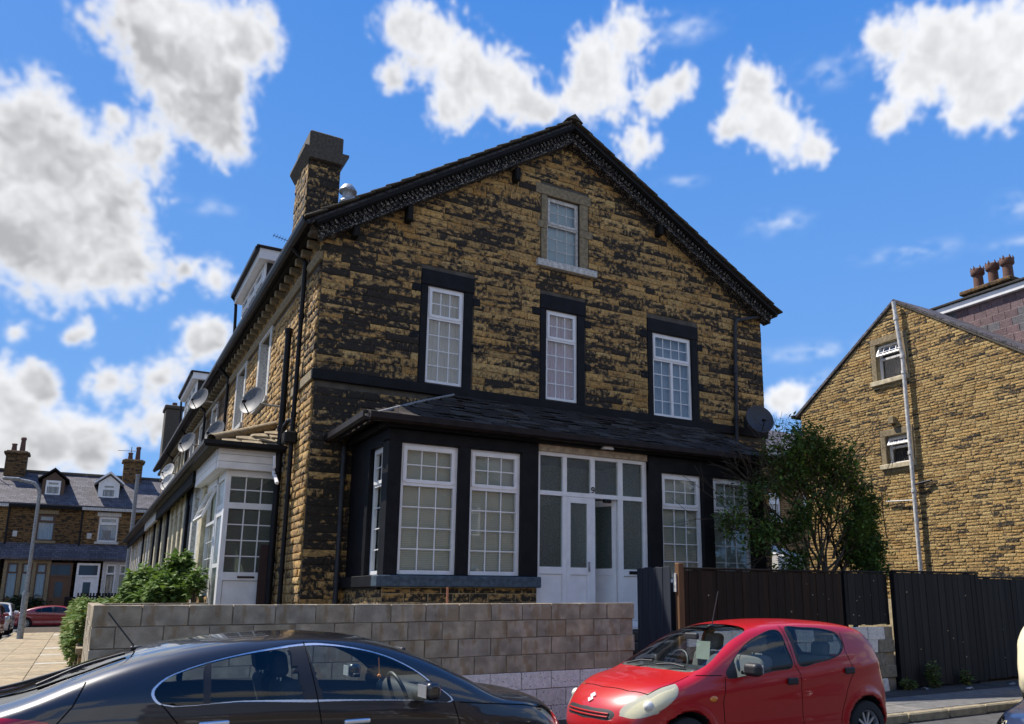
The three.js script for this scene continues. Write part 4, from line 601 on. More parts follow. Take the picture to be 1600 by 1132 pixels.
// ================= ground, roads, pavements =================
structure(new MB().box(-150, 150, -0.6, -0.02, -160, 90).build('ground', mt.asphalt), 'dark ground reaching to the horizon');
structure(new MB().box(-60, 60, -0.02, 0.0, 7.14, 13.9).build('front_street', mt.asphalt), 'asphalt street in front of the corner wall');
structure(new MB().box(-13, -5.75, -0.02, 0.004, -44, 7.12).build('side_street', mt.asphalt), 'asphalt side street running away past the terrace');
structure(new MB().box(-60, 60, -0.02, 0.12, 14.0, 25).build('near_pavement', M('worn flagstone footway', [0.30, 0.26, 0.19], { map: T.speckle, size: 1.2 })), 'footway the photograph was taken from');
structure(new MB().box(-17, -13, -0.02, 0.12, -44, 7).build('far_side_pavement', mt.tarPatch), 'footway on the far side of the side street');
{
  const slabTones = [[0.46, 0.36, 0.215], [0.50, 0.39, 0.235], [0.41, 0.325, 0.20], [0.47, 0.375, 0.24]].map((c, i) => M('flagstone ' + i, c, { map: T.speckle, size: 1.3, roughness: 0.9, bump: T.bump, bumpSize: 0.7, bumpScale: 0.006 }));
  const paleSlab = M('pale new flagstone', [0.60, 0.56, 0.46], { map: T.speckle, size: 1.1, roughness: 0.9 }), greySlab = [[0.22, 0.21, 0.19], [0.25, 0.235, 0.21], [0.19, 0.185, 0.175]].map((c, i) => M('grey flagstone ' + i, c, { map: T.speckle, size: 1.2, roughness: 0.9, bump: T.bump, bumpSize: 0.7, bumpScale: 0.006 }));
  const kerbMat = M('kerb stone', [0.42, 0.35, 0.22], { map: T.speckle, size: 0.9, roughness: 0.9, bump: T.bump, bumpSize: 0.4 });
  const base = structure(new MB().box(-5.6, -3.2, -0.02, 0.104, -42, 7.0).box(-3.2, 40, -0.02, 0.104, 4.9, 7.0).build('pavement', mt.soil), 'stone flagged pavement round the corner wall'), R = rng(14);
  const slabs = {};
  const slab = (x0, x1, z0, z1, mat) => {
    const w = Math.round((x1 - x0) * 20) / 20, d = Math.round((z1 - z0) * 20) / 20, k = w + '_' + d; slabs[k] ??= [0, 1].map(() => new MB().cbox(-w / 2 + 0.006, w / 2 - 0.006, 0, 0.03, -d / 2 + 0.006, d / 2 - 0.006, 0.008, 0.006, R).geometry(R));
    const m = pieceMesh('flagstone', slabs[k][Math.floor(R() * 2)], mat, base); m.position.set((x0 + x1) / 2, 0.096 + R() * 0.006, (z0 + z1) / 2); m.rotation.set((R() - 0.5) * 0.008, 0, (R() - 0.5) * 0.008);
  };
  let n = 0;
  for (const [xa, xb, off] of [[-5.58, -4.85, 0.1], [-4.85, -4.1, 0.4], [-4.1, -3.3, 0.0]]) for (let z = 4.8 - off; z > -30;) { const d = [0.6, 0.75, 0.9, 0.5][Math.floor(R() * 4)] * (z < -14 ? 1.5 : 1); if (n++ > 165) break; slab(xa, xb, z - d, z, (xb > -3.5 && R() < 0.16) || R() < 0.03 ? paleSlab : slabTones[Math.floor(R() * 4)]); z -= d; }
  for (const [za, zb, off] of [[5.2, 5.85, 0], [5.85, 6.45, 0.4], [6.45, 7.0, 0.2]]) for (let x = -5.5 + off; x < 22;) { const d = [0.75, 0.9, 1.05][Math.floor(R() * 3)]; if (x < 5 && x > -3) { x += d; continue; } slab(x, x + d, za, zb, za < 5.5 ? mt.tarPatch : greySlab[Math.floor(R() * 3)]); x += d; }
  const kg = [0, 1, 2].map(() => new MB().cbox(-0.44, 0.44, 0, 0.135, -0.07, 0.07, 0.02, 0.01, R).geometry(R));
  const kerb = structure(new MB().box(-5.75, 40, -0.02, 0.02, 7.0, 7.139).build('kerb', mt.soil), 'stone kerb along the front street');
  for (let x = -5.3; x < 24; x += 0.9) { const m = pieceMesh('kerb_stone', kg[Math.floor(R() * 3)], kerbMat, kerb); m.position.set(x, -0.01, 7.07); }
  const kerb2 = structure(new MB().box(-5.75, -5.60, -0.02, 0.02, -42, 7.0).build('kerb', mt.soil), 'stone kerb along the side street');
  for (let z = 6.5; z > -36; z -= 0.9) { const m = pieceMesh('kerb_stone', kg[Math.floor(R() * 3)], kerbMat, kerb2); m.position.set(-5.675, -0.01, z); m.rotation.y = Math.PI / 2; }
  structure(new MB().box(-3.0, 11.2, -0.02, 0.38, -2.3, 4.85).box(-3.0, -0.2, -0.02, 0.5, -36, -2.5).box(11.4, 15.9, -0.02, 0.2, -20, 4.85).build('garden_ground', mt.soil), 'earth of the front gardens behind the walls');
}
// ================= the concrete block wall =================
{
  const wall = thing('block_wall', 'bare concrete block garden wall whose lowest courses are painted flaking white', 'wall');
  const tones = [[0.64, 0.545, 0.385], [0.59, 0.51, 0.37], [0.68, 0.58, 0.42], [0.62, 0.545, 0.41], [0.65, 0.545, 0.375]].map((c, i) => M('concrete block ' + i, c, { map: T.block, size: 1.1, roughness: 0.95, bump: T.speckleBump, bumpSize: 0.5, bumpScale: 0.008 }));
  const white = [[0.95, 0.92, 0.87], [0.90, 0.87, 0.82], [0.78, 0.74, 0.69]].map((c, i) => M('whitewashed block ' + i, c, { map: T.whitewash, size: 0.75, roughness: 0.85, bump: T.bump, bumpSize: 0.3, bumpScale: 0.01 }));
  const R = rng(19), geo = [...Array(16).keys()].map(() => new MB().cbox(-0.2235, 0.2235, 0, 0.2180, -0.08, 0.08, 0.005, 0.006, R).geometry(R)), half = [0, 1].map(() => new MB().cbox(-0.107, 0.107, 0, 0.2145, -0.08, 0.08, 0.005, 0.006, R).geometry(R));
  const core = new MB().box(-3.16, 3.64, 0.1, 1.62, 4.865, 4.985).box(-3.16, -3.04, 0.1, 1.55, -2.4, 4.864).box(-3.03, -1.1, 0.1, 1.55, -2.46, -2.34).build('mortar_bed', mt.mortarGrey, wall);
  const put = (x, y, z, turn, g, mat) => { const m = pieceMesh('block', g, mat, wall); m.position.set(x, y, z); m.rotation.set(0, turn + (R() - 0.5) * 0.012, (R() - 0.5) * 0.006); };
  const top = 1.648;
  for (let r = 0; r < 7; r++) {
    const y = top - 0.225 * (r + 1), odd = r % 2, mat = (i) => r >= 4 ? white[r === 4 ? (R() < 0.6 ? 0 : 1) : 1 + Math.floor(R() * 2)] : tones[Math.floor(R() * 5)];
    for (let i = 0; i < 15; i++) { const x = -3.19 + 0.22 + i * 0.456 + (odd ? 0.228 : 0); if (x < 3.47) put(x, y, 4.925 + (r >= 4 ? 0.006 : (R() - 0.5) * 0.006), 0, geo[Math.floor(R() * 16)], mat(i)); }
    if (odd) put(-3.19 + 0.107, y, 4.925, 0, half[0], mat(0)); else put(3.645 - 0.09, y, 4.925, 0, half[1], mat(0));
    const off = odd ? 0 : 0.228;
    for (let i = 0; i < 16; i++) { const z = 4.62 - i * 0.456 - off; if (z > -2.2) put(-3.10, y - 0.02, z, Math.PI / 2, geo[Math.floor(R() * 16)], tones[Math.floor(R() * 5)]); }
    if (r < 4) for (let i = 0; i < 4; i++) put(-2.78 + i * 0.456 + (odd ? 0.1 : 0), y - 0.03, -2.40, 0, geo[Math.floor(R() * 16)], tones[Math.floor(R() * 5)]);
  }
  const pin = new MB().cyl(1.02, 0.76, 4.3, 0.016, 0.016, 2.2, 8).build('stake', M('orange stake', [0.42, 0.16, 0.08], { roughness: 0.6 })); tag(pin, 'thin orange stake standing behind the block wall below the sill', 'stake');
}
// ================= fences at the right =================
{
  const R = rng(23), boards = [...Array(10).keys()].map(() => new MB().cbox(-0.049, 0.049, 0, 1, -0.009, 0.009, 0.003, 0.004, R).geometry(R));
  const fence = (name, label, x0, x1, y0, y1, z, mats, o = {}) => {
    const f = thing(name, label, 'fence');
    new MB().box(x0, x1, y0 + 0.15, y0 + 0.24, z - 0.07, z - 0.03).box(x0, x1, y1 - 0.3, y1 - 0.21, z - 0.07, z - 0.03).build('rail', mats[0], f);
    new MB().cbox(x0 - 0.01, x1 + 0.01, y1, y1 + 0.035, z - 0.05, z + 0.03, 0.008).build('capping', mats[0], f);
    const ws = []; for (let w = 0; w < x1 - x0;) { const q = 0.075 + R() * 0.05; ws.push(q); w += q; } const fit = (x1 - x0) / ws.reduce((p, q) => p + q, 0); let x = x0;
    ws.forEach((w, i) => { const m = pieceMesh('board', boards[Math.floor(R() * 10)], mats[Math.floor(R() * mats.length)], f), b = y0 + (R() - 0.5) * 0.02; m.position.set(x + w * fit / 2, b, z + (i % 2 ? 0.004 : -0.003) + (R() - 0.5) * 0.005); m.scale.set(w * fit / 0.094, y1 - b - 0.002 - R() * 0.012, 1); m.rotation.z = (R() - 0.5) * 0.006; x += w * fit; });
    for (let i = 0; i < 7; i++) { const px = lerp(x0, x1, 0.1 + 0.8 * R()), py = lerp(y0, y1, 0.15 + 0.7 * R()), s = 0.006 + R() * 0.008; new MB().cbox(px - s, px + s * 0.6, py - s * 0.5, py + s, z + 0.010, z + 0.0165, 0.002).build('bare_wood_chip', mt.buff, f); }
    for (const p of o.posts ?? []) new MB().cbox(p - 0.05, p + 0.05, 0.05, y1 + 0.03, z - 0.17, z - 0.072, 0.008).build('post', mats[0], f);
    return f;
  };
  fence('brown_fence', 'dark brown boarded fence behind the red car, standing on the low white wall', 4.62, 8.12, 1.24, 2.14, 4.97, [mt.fenceBrown, mt.fenceBrown2, mt.fenceBrown], { posts: [6.2] });
  fence('short_black_fence', 'short black boarded fence panel between the brown fence and the tall black fence', 8.22, 9.34, 1.24, 2.15, 4.95, [mt.fenceBlack, mt.fenceBlack2], { posts: [8.3] });
  fence('tall_black_fence', 'tall weathered black board fence reaching the ground beside the red car', 9.36, 11.88, 0.14, 2.17, 5.10, [mt.fenceBlack, mt.fenceBlack2, mt.fenceBlack], { posts: [9.5, 11.7] });
  fence('far_black_fence', 'black board fence panel with a slightly lower top at the far right', 11.92, 17.0, 0.17, 2.09, 5.06, [mt.fenceBlack, mt.fenceBlack, mt.fenceBlack2], { posts: [14.3, 16.8] });
  const post = new MB().cbox(4.50, 4.60, 0.15, 2.24, 4.90, 5.01, 0.01).build('gate_post', mt.orangePost); tag(post, 'orange brown wooden gate post at the left end of the brown fence', 'post');
  const gate = thing('garden_gate', 'navy boarded garden gate standing open beside the white door', 'gate');
  for (let i = 0; i < 9; i++) { const m = pieceMesh('board', boards[i % 10], mt.fenceNavy, gate); m.position.set(4.44 + (i % 2) * 0.008, 0.45, 4.82 - i * 0.096); m.rotation.y = Math.PI / 2; m.scale.set(1.05, 1.74 - (R() * 0.015), 1); }
  new MB().box(4.46, 4.50, 0.7, 0.79, 4.03, 4.87).box(4.46, 4.50, 1.85, 1.94, 4.03, 4.87).build('ledge', mt.fenceNavy, gate);
  new MB().cbox(4.475, 4.497, 1.80, 2.08, 4.89, 4.96, 0.004).build('hinge_plate', mt.oldWhite, gate);
  const low = thing('low_white_wall', 'low block wall with flaking white paint behind the red car', 'wall'), wm = M('whitewashed low block', [0.92, 0.89, 0.84], { map: T.whitewash, size: 0.6, roughness: 0.9, bump: T.bump, bumpSize: 0.25, bumpScale: 0.014 }), gm = M('bare rendered block', [0.42, 0.37, 0.27], { map: T.speckle, size: 0.5, roughness: 0.95, bump: T.bump, bumpSize: 0.2, bumpScale: 0.02 });
  one('mortar_bed', mt.mortarGrey, low, 4.62, 9.33, 0.08, 1.2, 4.92, 5.0);
  const bg = [...Array(9).keys()].map(() => new MB().cbox(-0.218, 0.218, 0, 0.214, -0.075, 0.075, 0.012, 0.02, R).geometry(R));
  for (let r = 0; r < 5; r++) for (let i = 0; i < 11; i++) { const x = 4.84 + i * 0.447 - (r % 2) * 0.2; if (x > 4.7 && x < 9.3) { const m = pieceMesh('block', bg[Math.floor(R() * 9)], x > 9.25 || R() < 0.06 ? gm : wm, low); m.position.set(Math.min(x, 9.14), 0.1 + r * 0.222, 4.97 + (R() - 0.5) * 0.01); } }
}
// ================= the house at the right =================
{
  const h = thing('gable_house', 'sunlit yellow sandstone house at the right with a white pipe down its gable', 'house');
  const X = 16, zL = -3.1, zA = 0.72, zR = 4.6, yE = 7.45, yA = 10.02;
  const w1 = [-0.05, 0.86, 7.86, 8.95], w2 = [0.05, 0.82, 5.40, 6.20];
  stoneWall(h, { name: 'gable_wall', pos: [X, 0, 0], turn: -Math.PI / 2, poly: [[zL, 0.1], [zR, 0.1], [zR, yE - 0.06], [zA, yA], [zL, yE]], holes: [w1, w2], voids: [grow(w1, 0.2, 0.16, 0.16, 0.2), grow(w2, 0.2, 0.16, 0.16, 0.2)], row: [0.07, 0.095], len: [0.2, 0.5], proud: 0.018, joint: 0.014, mortar: mt.mortarPale, mat: stoneMatRight, soot: (u, v, a) => 0.10 + fbm2(u * 0.9, v * 1.6 + 7, 4) * 0.28 + (a < 0.24 ? 0.30 + (a < 0.08 ? 0.2 : 0) : 0) + sstep(8, 9.8, v) * 0.06, seed: 41, limit: 295, region: [zL, zR, 1.7, yA] });
  for (const w of [w1, w2]) {
    const s = (n, m, b) => new MB().cbox(...b, 0.012).build(n, m, h);
    s('stone_head', mt.dressed, [X - 0.035, X + 0.12, w[3] + 0.003, w[3] + 0.19, w[0] - 0.18, w[1] + 0.14]); s('stone_jamb', mt.dressed, [X - 0.035, X + 0.2, w[2] - 0.0, w[3], w[0] - 0.17, w[0]]); s('stone_jamb', mt.dressed, [X - 0.035, X + 0.2, w[2], w[3], w[1], w[1] + 0.13]); s('stone_sill', mt.cream, [X - 0.10, X + 0.2, w[2] - 0.14, w[2] - 0.003, w[0] - 0.22, w[1] + 0.14]);
    windowAt(h, [X + 0.13, w[2], w[0]], -Math.PI / 2, w[1] - w[0], w[3] - w[2], { transom: 0.40, cols: 1, top: 1, bottom: 1, openTop: 0.42, blind: mt.roomDark });  // dark sheet close behind the glass stands in for the unlit room
    one('room_beyond', mt.roomDark, h, X + 0.9, X + 0.95, w[2] - 0.3, w[3] + 0.3, w[0] - 0.4, w[1] + 0.4);
  }
  one('rear_wall', mt.stoneFarDark, h, X + 9, X + 9.3, 0.1, yE, zL, zR); one('back_wall', mt.stoneFarDark, h, X + 0.3, X + 9, 0.1, yE - 0.02, zL, zL + 0.25); one('front_wall', mt.stoneFar, h, X + 0.3, X + 9, 0.1, yE - 0.1, zR - 0.25, zR);
  const A = (z) => z < zA ? lerp(yE, yA, (z - zL) / (zA - zL)) : lerp(yE - 0.06, yA, (zR - z) / (zR - zA)), rf = new MB();
  rf.prism([[zL - 0.16, A(zL) - 0.06], [zA, yA + 0.06], [zA, yA + 0.13], [zL - 0.2, A(zL) + 0.01]], 'x', X - 0.06, X + 9.3).prism([[zA, yA + 0.06], [zR + 0.2, yE - 0.16], [zR + 0.2, yE - 0.08], [zA, yA + 0.13]], 'x', X - 0.06, X + 9.3);
  rf.build('roof', mt.slateFar, h);
  new MB().prism([[zL - 0.1, yE - 0.02], [zA, yA + 0.02], [zA, yA + 0.058], [zL - 0.1, yE + 0.02]], 'x', X - 0.05, X + 0.02).prism([[zA, yA + 0.02], [zR, yE - 0.1], [zR, yE - 0.03], [zA, yA + 0.058]], 'x', X - 0.05, X + 0.02).build('verge_pointing', mt.mortarDark, h);
  new MB().box(X - 0.12, X + 9, yE - 0.08, yE + 0.02, zL - 0.32, zL - 0.2).build('gutter', mt.blackPipe, h);
  // white soil pipe
  pipe('soil_pipe', mt.whitePipe, [[X - 0.16, 10.02, 0.80], [X - 0.16, 8.6, 0.90], [X - 0.14, 8.45, 0.93], [X - 0.14, 0.2, 0.90]], 0.058, [[X - 0.16, 9.5, 0.84], [X - 0.14, 8.35, 0.93], [X - 0.14, 7.9, 0.93], [X - 0.14, 4.55, 0.92], [X - 0.14, 5.6, 0.92]], h);
  pipe('waste_pipe', mt.whitePipe, [[X - 0.10, 4.35, -0.05], [X - 0.10, 4.30, 0.86]], 0.02, [], h); pipe('waste_pipe', mt.greyPipe, [[X - 0.14, 4.72, 0.98], [X - 0.08, 4.78, 1.45]], 0.03, [], h);
  new MB().cbox(X - 0.16, X, 6.52, 6.72, 0.28, 0.46, 0.01).build('wall_vent', mt.dressed, h);
  // dormer with a slate hung cheek on the front slope
  const dx = X + 1.9, dz0 = 1.6, dz1 = 5.0, dy0 = 7.2, dTop = 10.15;
  const d = new MB().prism([[dz0 - 0.6, 9.2], [dz1, dy0], [dz1, dTop], [dz0 - 0.6, dTop]], 'x', dx, dx + 4).build('dormer', mt.slateMat, h), R = rng(44);
  const purple = [[0.15, 0.088, 0.095], [0.18, 0.11, 0.115], [0.13, 0.125, 0.135], [0.20, 0.12, 0.125]].map((c, i) => M('purple slate ' + i, c, { map: T.mottle, size: 0.6, roughness: 0.55, bump: T.bump, bumpSize: 0.3 }));
  const sg = [0, 1, 2].map(() => new MB().cbox(-0.175, 0.175, 0, 0.29, -0.006, 0.006, 0.004, 0.01, R).geometry(R));
  for (let r = 0; r < 13; r++) for (let i = 0; i < 12; i++) { const z = dz0 - 0.4 + i * 0.36 + (r % 2) * 0.18, y = dTop - 0.52 - r * 0.225, roofY = A(z); if (y < roofY - 0.3 || z > dz1 - 0.1) continue; const m = pieceMesh('cheek_slate', sg[Math.floor(R() * 3)], purple[Math.floor(R() * 4)], d); m.position.set(dx - 0.016, y, z); m.rotation.set(0, -Math.PI / 2, 0); m.rotation.order = 'YXZ'; m.rotation.x = 0.035; }
  new MB().cbox(dx - 0.14, dx + 4, dTop - 0.22, dTop - 0.02, dz0 - 1.2, dz1 + 0.2, 0.01).build('dormer_fascia', mt.upvc, d);
  new MB().cbox(dx - 0.2, dx + 4, dTop - 0.018, dTop + 0.06, dz0 - 1.25, dz1 + 0.3, 0.02).build('dormer_roof', mt.slateMat, d);
  // chimney
  const cz = 1.55, cx = X + 2.9; new MB().cbox(cx, cx + 0.9, 9.4, 10.72, cz - 0.55, cz + 0.95, 0.03).build('chimney_stack', mt.stoneFarDark, h);
  new MB().cbox(cx - 0.08, cx + 0.98, 10.723, 10.86, cz - 0.63, cz + 1.03, 0.03).build('chimney_cornice', mt.stoneFarDark, h);
  for (const z of [cz - 0.28, cz + 0.2, cz + 0.66]) { const pot = new MB().lathe([[0.15, 0], [0.14, 0.5], [0.15, 0.52], [0.20, 0.56], [0.20, 0.70], [0.16, 0.74], [0.16, 0.68], [0.12, 0.6], [0.12, 0]], 12, new THREE.Matrix4().makeTranslation(cx + 0.45, 10.86, z)); for (let k = 0; k < 6; k++) { const a = k * Math.PI / 3; pot.geo(new THREE.ConeGeometry(0.05, 0.12, 4), new THREE.Matrix4().makeTranslation(cx + 0.45 + Math.cos(a) * 0.17, 11.63, z + Math.sin(a) * 0.17)); } pot.build('chimney_pot', mt.terracotta, h); }
}

// ================= the rest of the terrace, running away to the left =================
const terraceWords = ['next door to the end house, with a dormer', 'second along from the end house', 'third along, with a grey dormer', 'last of the row before the cross street'];
function terraceHouse(z1, z0, k, o) {
  const h = thing('terrace_house', 'stone terraced house with white window surrounds, ' + terraceWords[k], 'house', 'houses of the receding terrace');
  const X0 = -1.07;
  const sh = new THREE.Shape([[z0, 0.2], [z1, 0.2], [z1, 8.6], [z0, 8.6]].map((q) => new THREE.Vector2(...q)));
  for (const [a, b] of o.wins) sh.holes.push(new THREE.Path([[a, 6.4], [b, 6.4], [b, 8.0], [a, 8.0]].map((q) => new THREE.Vector2(...q))));
  const wall = pieceMesh('front_wall', new THREE.ExtrudeGeometry(sh, { depth: 0.3, bevelEnabled: false }).translate(0, 0, -0.3), k % 2 ? mt.stoneFar : mt.stoneFarDark, h); wall.rotation.y = -Math.PI / 2;
  one('side_wall', mt.stoneFarDark, h, 0.3, 11.3, 0.2, 8.6, z0, z0 + 0.2);
  new MB().prism(quadPoly(SL, 0, SL.L - 0.02, -0.10, -0.02), 'z', z0, z1 - 0.003).prism(quadPoly(SR, 0, SR.L - 0.02, -0.10, -0.02), 'z', z0, z1 - 0.003).build('roof', mt.slateFar, h);
  if (k === 3) new MB().prism([[0.3, 8.6], [11.3, 8.6], [5.42, 12.3]], 'z', z0, z0 + 0.2).build('gable', mt.stoneFarDark, h);
  new MB().prism([[-0.50, 8.74], [-0.50, 8.64], [-0.40, 8.58], [-0.31, 8.64], [-0.31, 8.74]], 'z', z0, z1 - 0.004).build('gutter', mt.blackPipe, h);
  const cg = new MB().cbox(-0.24, 0, -0.09, 0.07, -0.06, 0.06, 0.02).geometry(); for (let z = z1 - 0.3; z > z0; z -= 0.55) pieceMesh('eaves_corbel', cg, mt.dressed, h).position.set(0, 8.49, z);
  one('moulded_course', mt.dressed, h, -0.09, 0, 8.1, 8.24, z0, z1 - 0.004);
  for (const [a, b] of o.wins) { const s = (n, bb) => new MB().cbox(...bb, 0.01).build(n, o.surround, h); s('lintel', [-0.05, 0.1, 8.003, 8.3, a - 0.22, b + 0.22]); s('jamb', [-0.05, 0.18, 6.36, 8.0, a - 0.22, a + 0.02]); s('jamb', [-0.05, 0.18, 6.36, 8.0, b - 0.02, b + 0.22]); s('sill', [-0.10, 0.18, 6.22, 6.357, a - 0.25, b + 0.25]); windowAt(h, [0.16, 6.42, a + 0.02], -Math.PI / 2, b - a - 0.04, 1.56, { transom: 0.4, cols: 1, top: 1, bottom: 1, blind: mt.netting }); }
  pipe('downpipe', mt.blackPipe, [[-0.40, 8.6, z1 - 0.1], [-0.1, 8.3, z1 - 0.12], [-0.1, 4.9, z1 - 0.12]], 0.045, [], h);
  // front bay
  new MB().quad([-1.46, 4.68, z0], [-1.46, 4.68, z1 - 0.003], [0.02, 5.35, z1 - 0.003], [0.02, 5.35, z0]).quad([0.02, 4.5, z0], [0.02, 4.5, z1], [-1.46, 4.6, z1], [-1.46, 4.6, z0]).build('bay_roof', mt.slateFar, h);
  new MB().prism([[-1.58, 4.72], [-1.58, 4.64], [-1.53, 4.59], [-1.47, 4.60], [-1.45, 4.72]], 'z', z0, z1 - 0.004).build('bay_gutter', mt.blackPipe, h);
  one('bay_fascia', k === 1 ? mt.oldWhite : mt.sootWood, h, X0 - 0.28, X0 - 0.2, 4.3, 4.6, z0, z1 - 0.004);
  const n = Math.max(3, Math.round((z1 - z0) / 1.5)), w = (z1 - z0 - 0.04) / n;
  for (let i = 0; i < n; i++) {
    const a = z0 + 0.02 + i * w, m = o.pillars[i % o.pillars.length]; new MB().cbox(X0 - 0.05, X0 + 0.25, 0.5, 4.5, a, a + 0.42, 0.02).build('bay_pillar', m, h);
    if (i === o.door) { const d = one('front_door', o.frame, h, X0 + 0.1, X0 + 0.16, 0.9, 3.3, a + 0.42, a + w); one('door_panel', mt.redBrownBoard, d, X0 + 0.08, X0 + 0.099, 1.1, 2.0, a + 0.55, a + w - 0.13); one('fanlight', mt.darkGlassFar, h, X0 + 0.1, X0 + 0.13, 3.35, 4.1, a + 0.42, a + w); }
    else windowAt(h, [X0 + 0.06, 1.8, a + 0.42], -Math.PI / 2, w - 0.42, 2.3, { transom: 0.3, cols: 1, top: 1, bottom: 1, mat: o.frame, name: 'bay_window', blind: mt.netting });
    one('bay_spandrel', m, h, X0, X0 + 0.2, 4.1, 4.5, a + 0.42, a + w); one('bay_apron', mt.stoneFar, h, X0, X0 + 0.2, 0.5, i === o.door ? 0.9 : 1.8, a + 0.42, a + w);
  }
  return h;
}
const T1 = terraceHouse(-11, -16.4, 0, { wins: [[-14.85, -13.75]], surround: mt.oldWhite, frame: mt.upvc, pillars: [mt.cream, mt.blackPaint, mt.cream], door: 1 });
const T2 = terraceHouse(-16.4, -22, 1, { wins: [[-18.2, -16.95], [-21.2, -20.1]], surround: mt.oldWhite, frame: mt.redBrownBoard, pillars: [mt.cream, mt.blackPaint], door: 0 });
const T3 = terraceHouse(-22, -28.5, 2, { wins: [[-24.8, -23.6], [-27.6, -26.4]], surround: mt.cream, frame: mt.upvc, pillars: [mt.oldWhite, mt.blackPaint, mt.cream], door: 2 });
const T4 = terraceHouse(-28.5, -36, 3, { wins: [[-31.4, -30.2], [-34.4, -33.2]], surround: mt.oldWhite, frame: mt.upvc, pillars: [mt.oldWhite, mt.cream], door: 1 });
dormer(T1, -15.6, -12.6, 0.75, 9.4, 10.55); dormerWindows(T1, -15.6, -12.6, 0.73, 9.4, 10.55, 2);
dormer(T3, -27.6, -22.9, 0.10, 9.2, 11.0); dormerWindows(T3, -27.6, -22.9, 0.08, 9.2, 11.0, 3);
new MB().cbox(-0.25, 0.60, 8.75, 12.0, -35.9, -34.4, 0.04).build('chimney_stack', mt.sootStone, T4); new MB().cbox(-0.33, 0.68, 12.003, 12.2, -35.98, -34.3, 0.04).build('chimney_cap', mt.sootStone, T4); new MB().cyl(0.2, 12.33, -35.1, 0.15, 0.13, 0.32, 10).build('chimney_pot', mt.terracotta, T4);

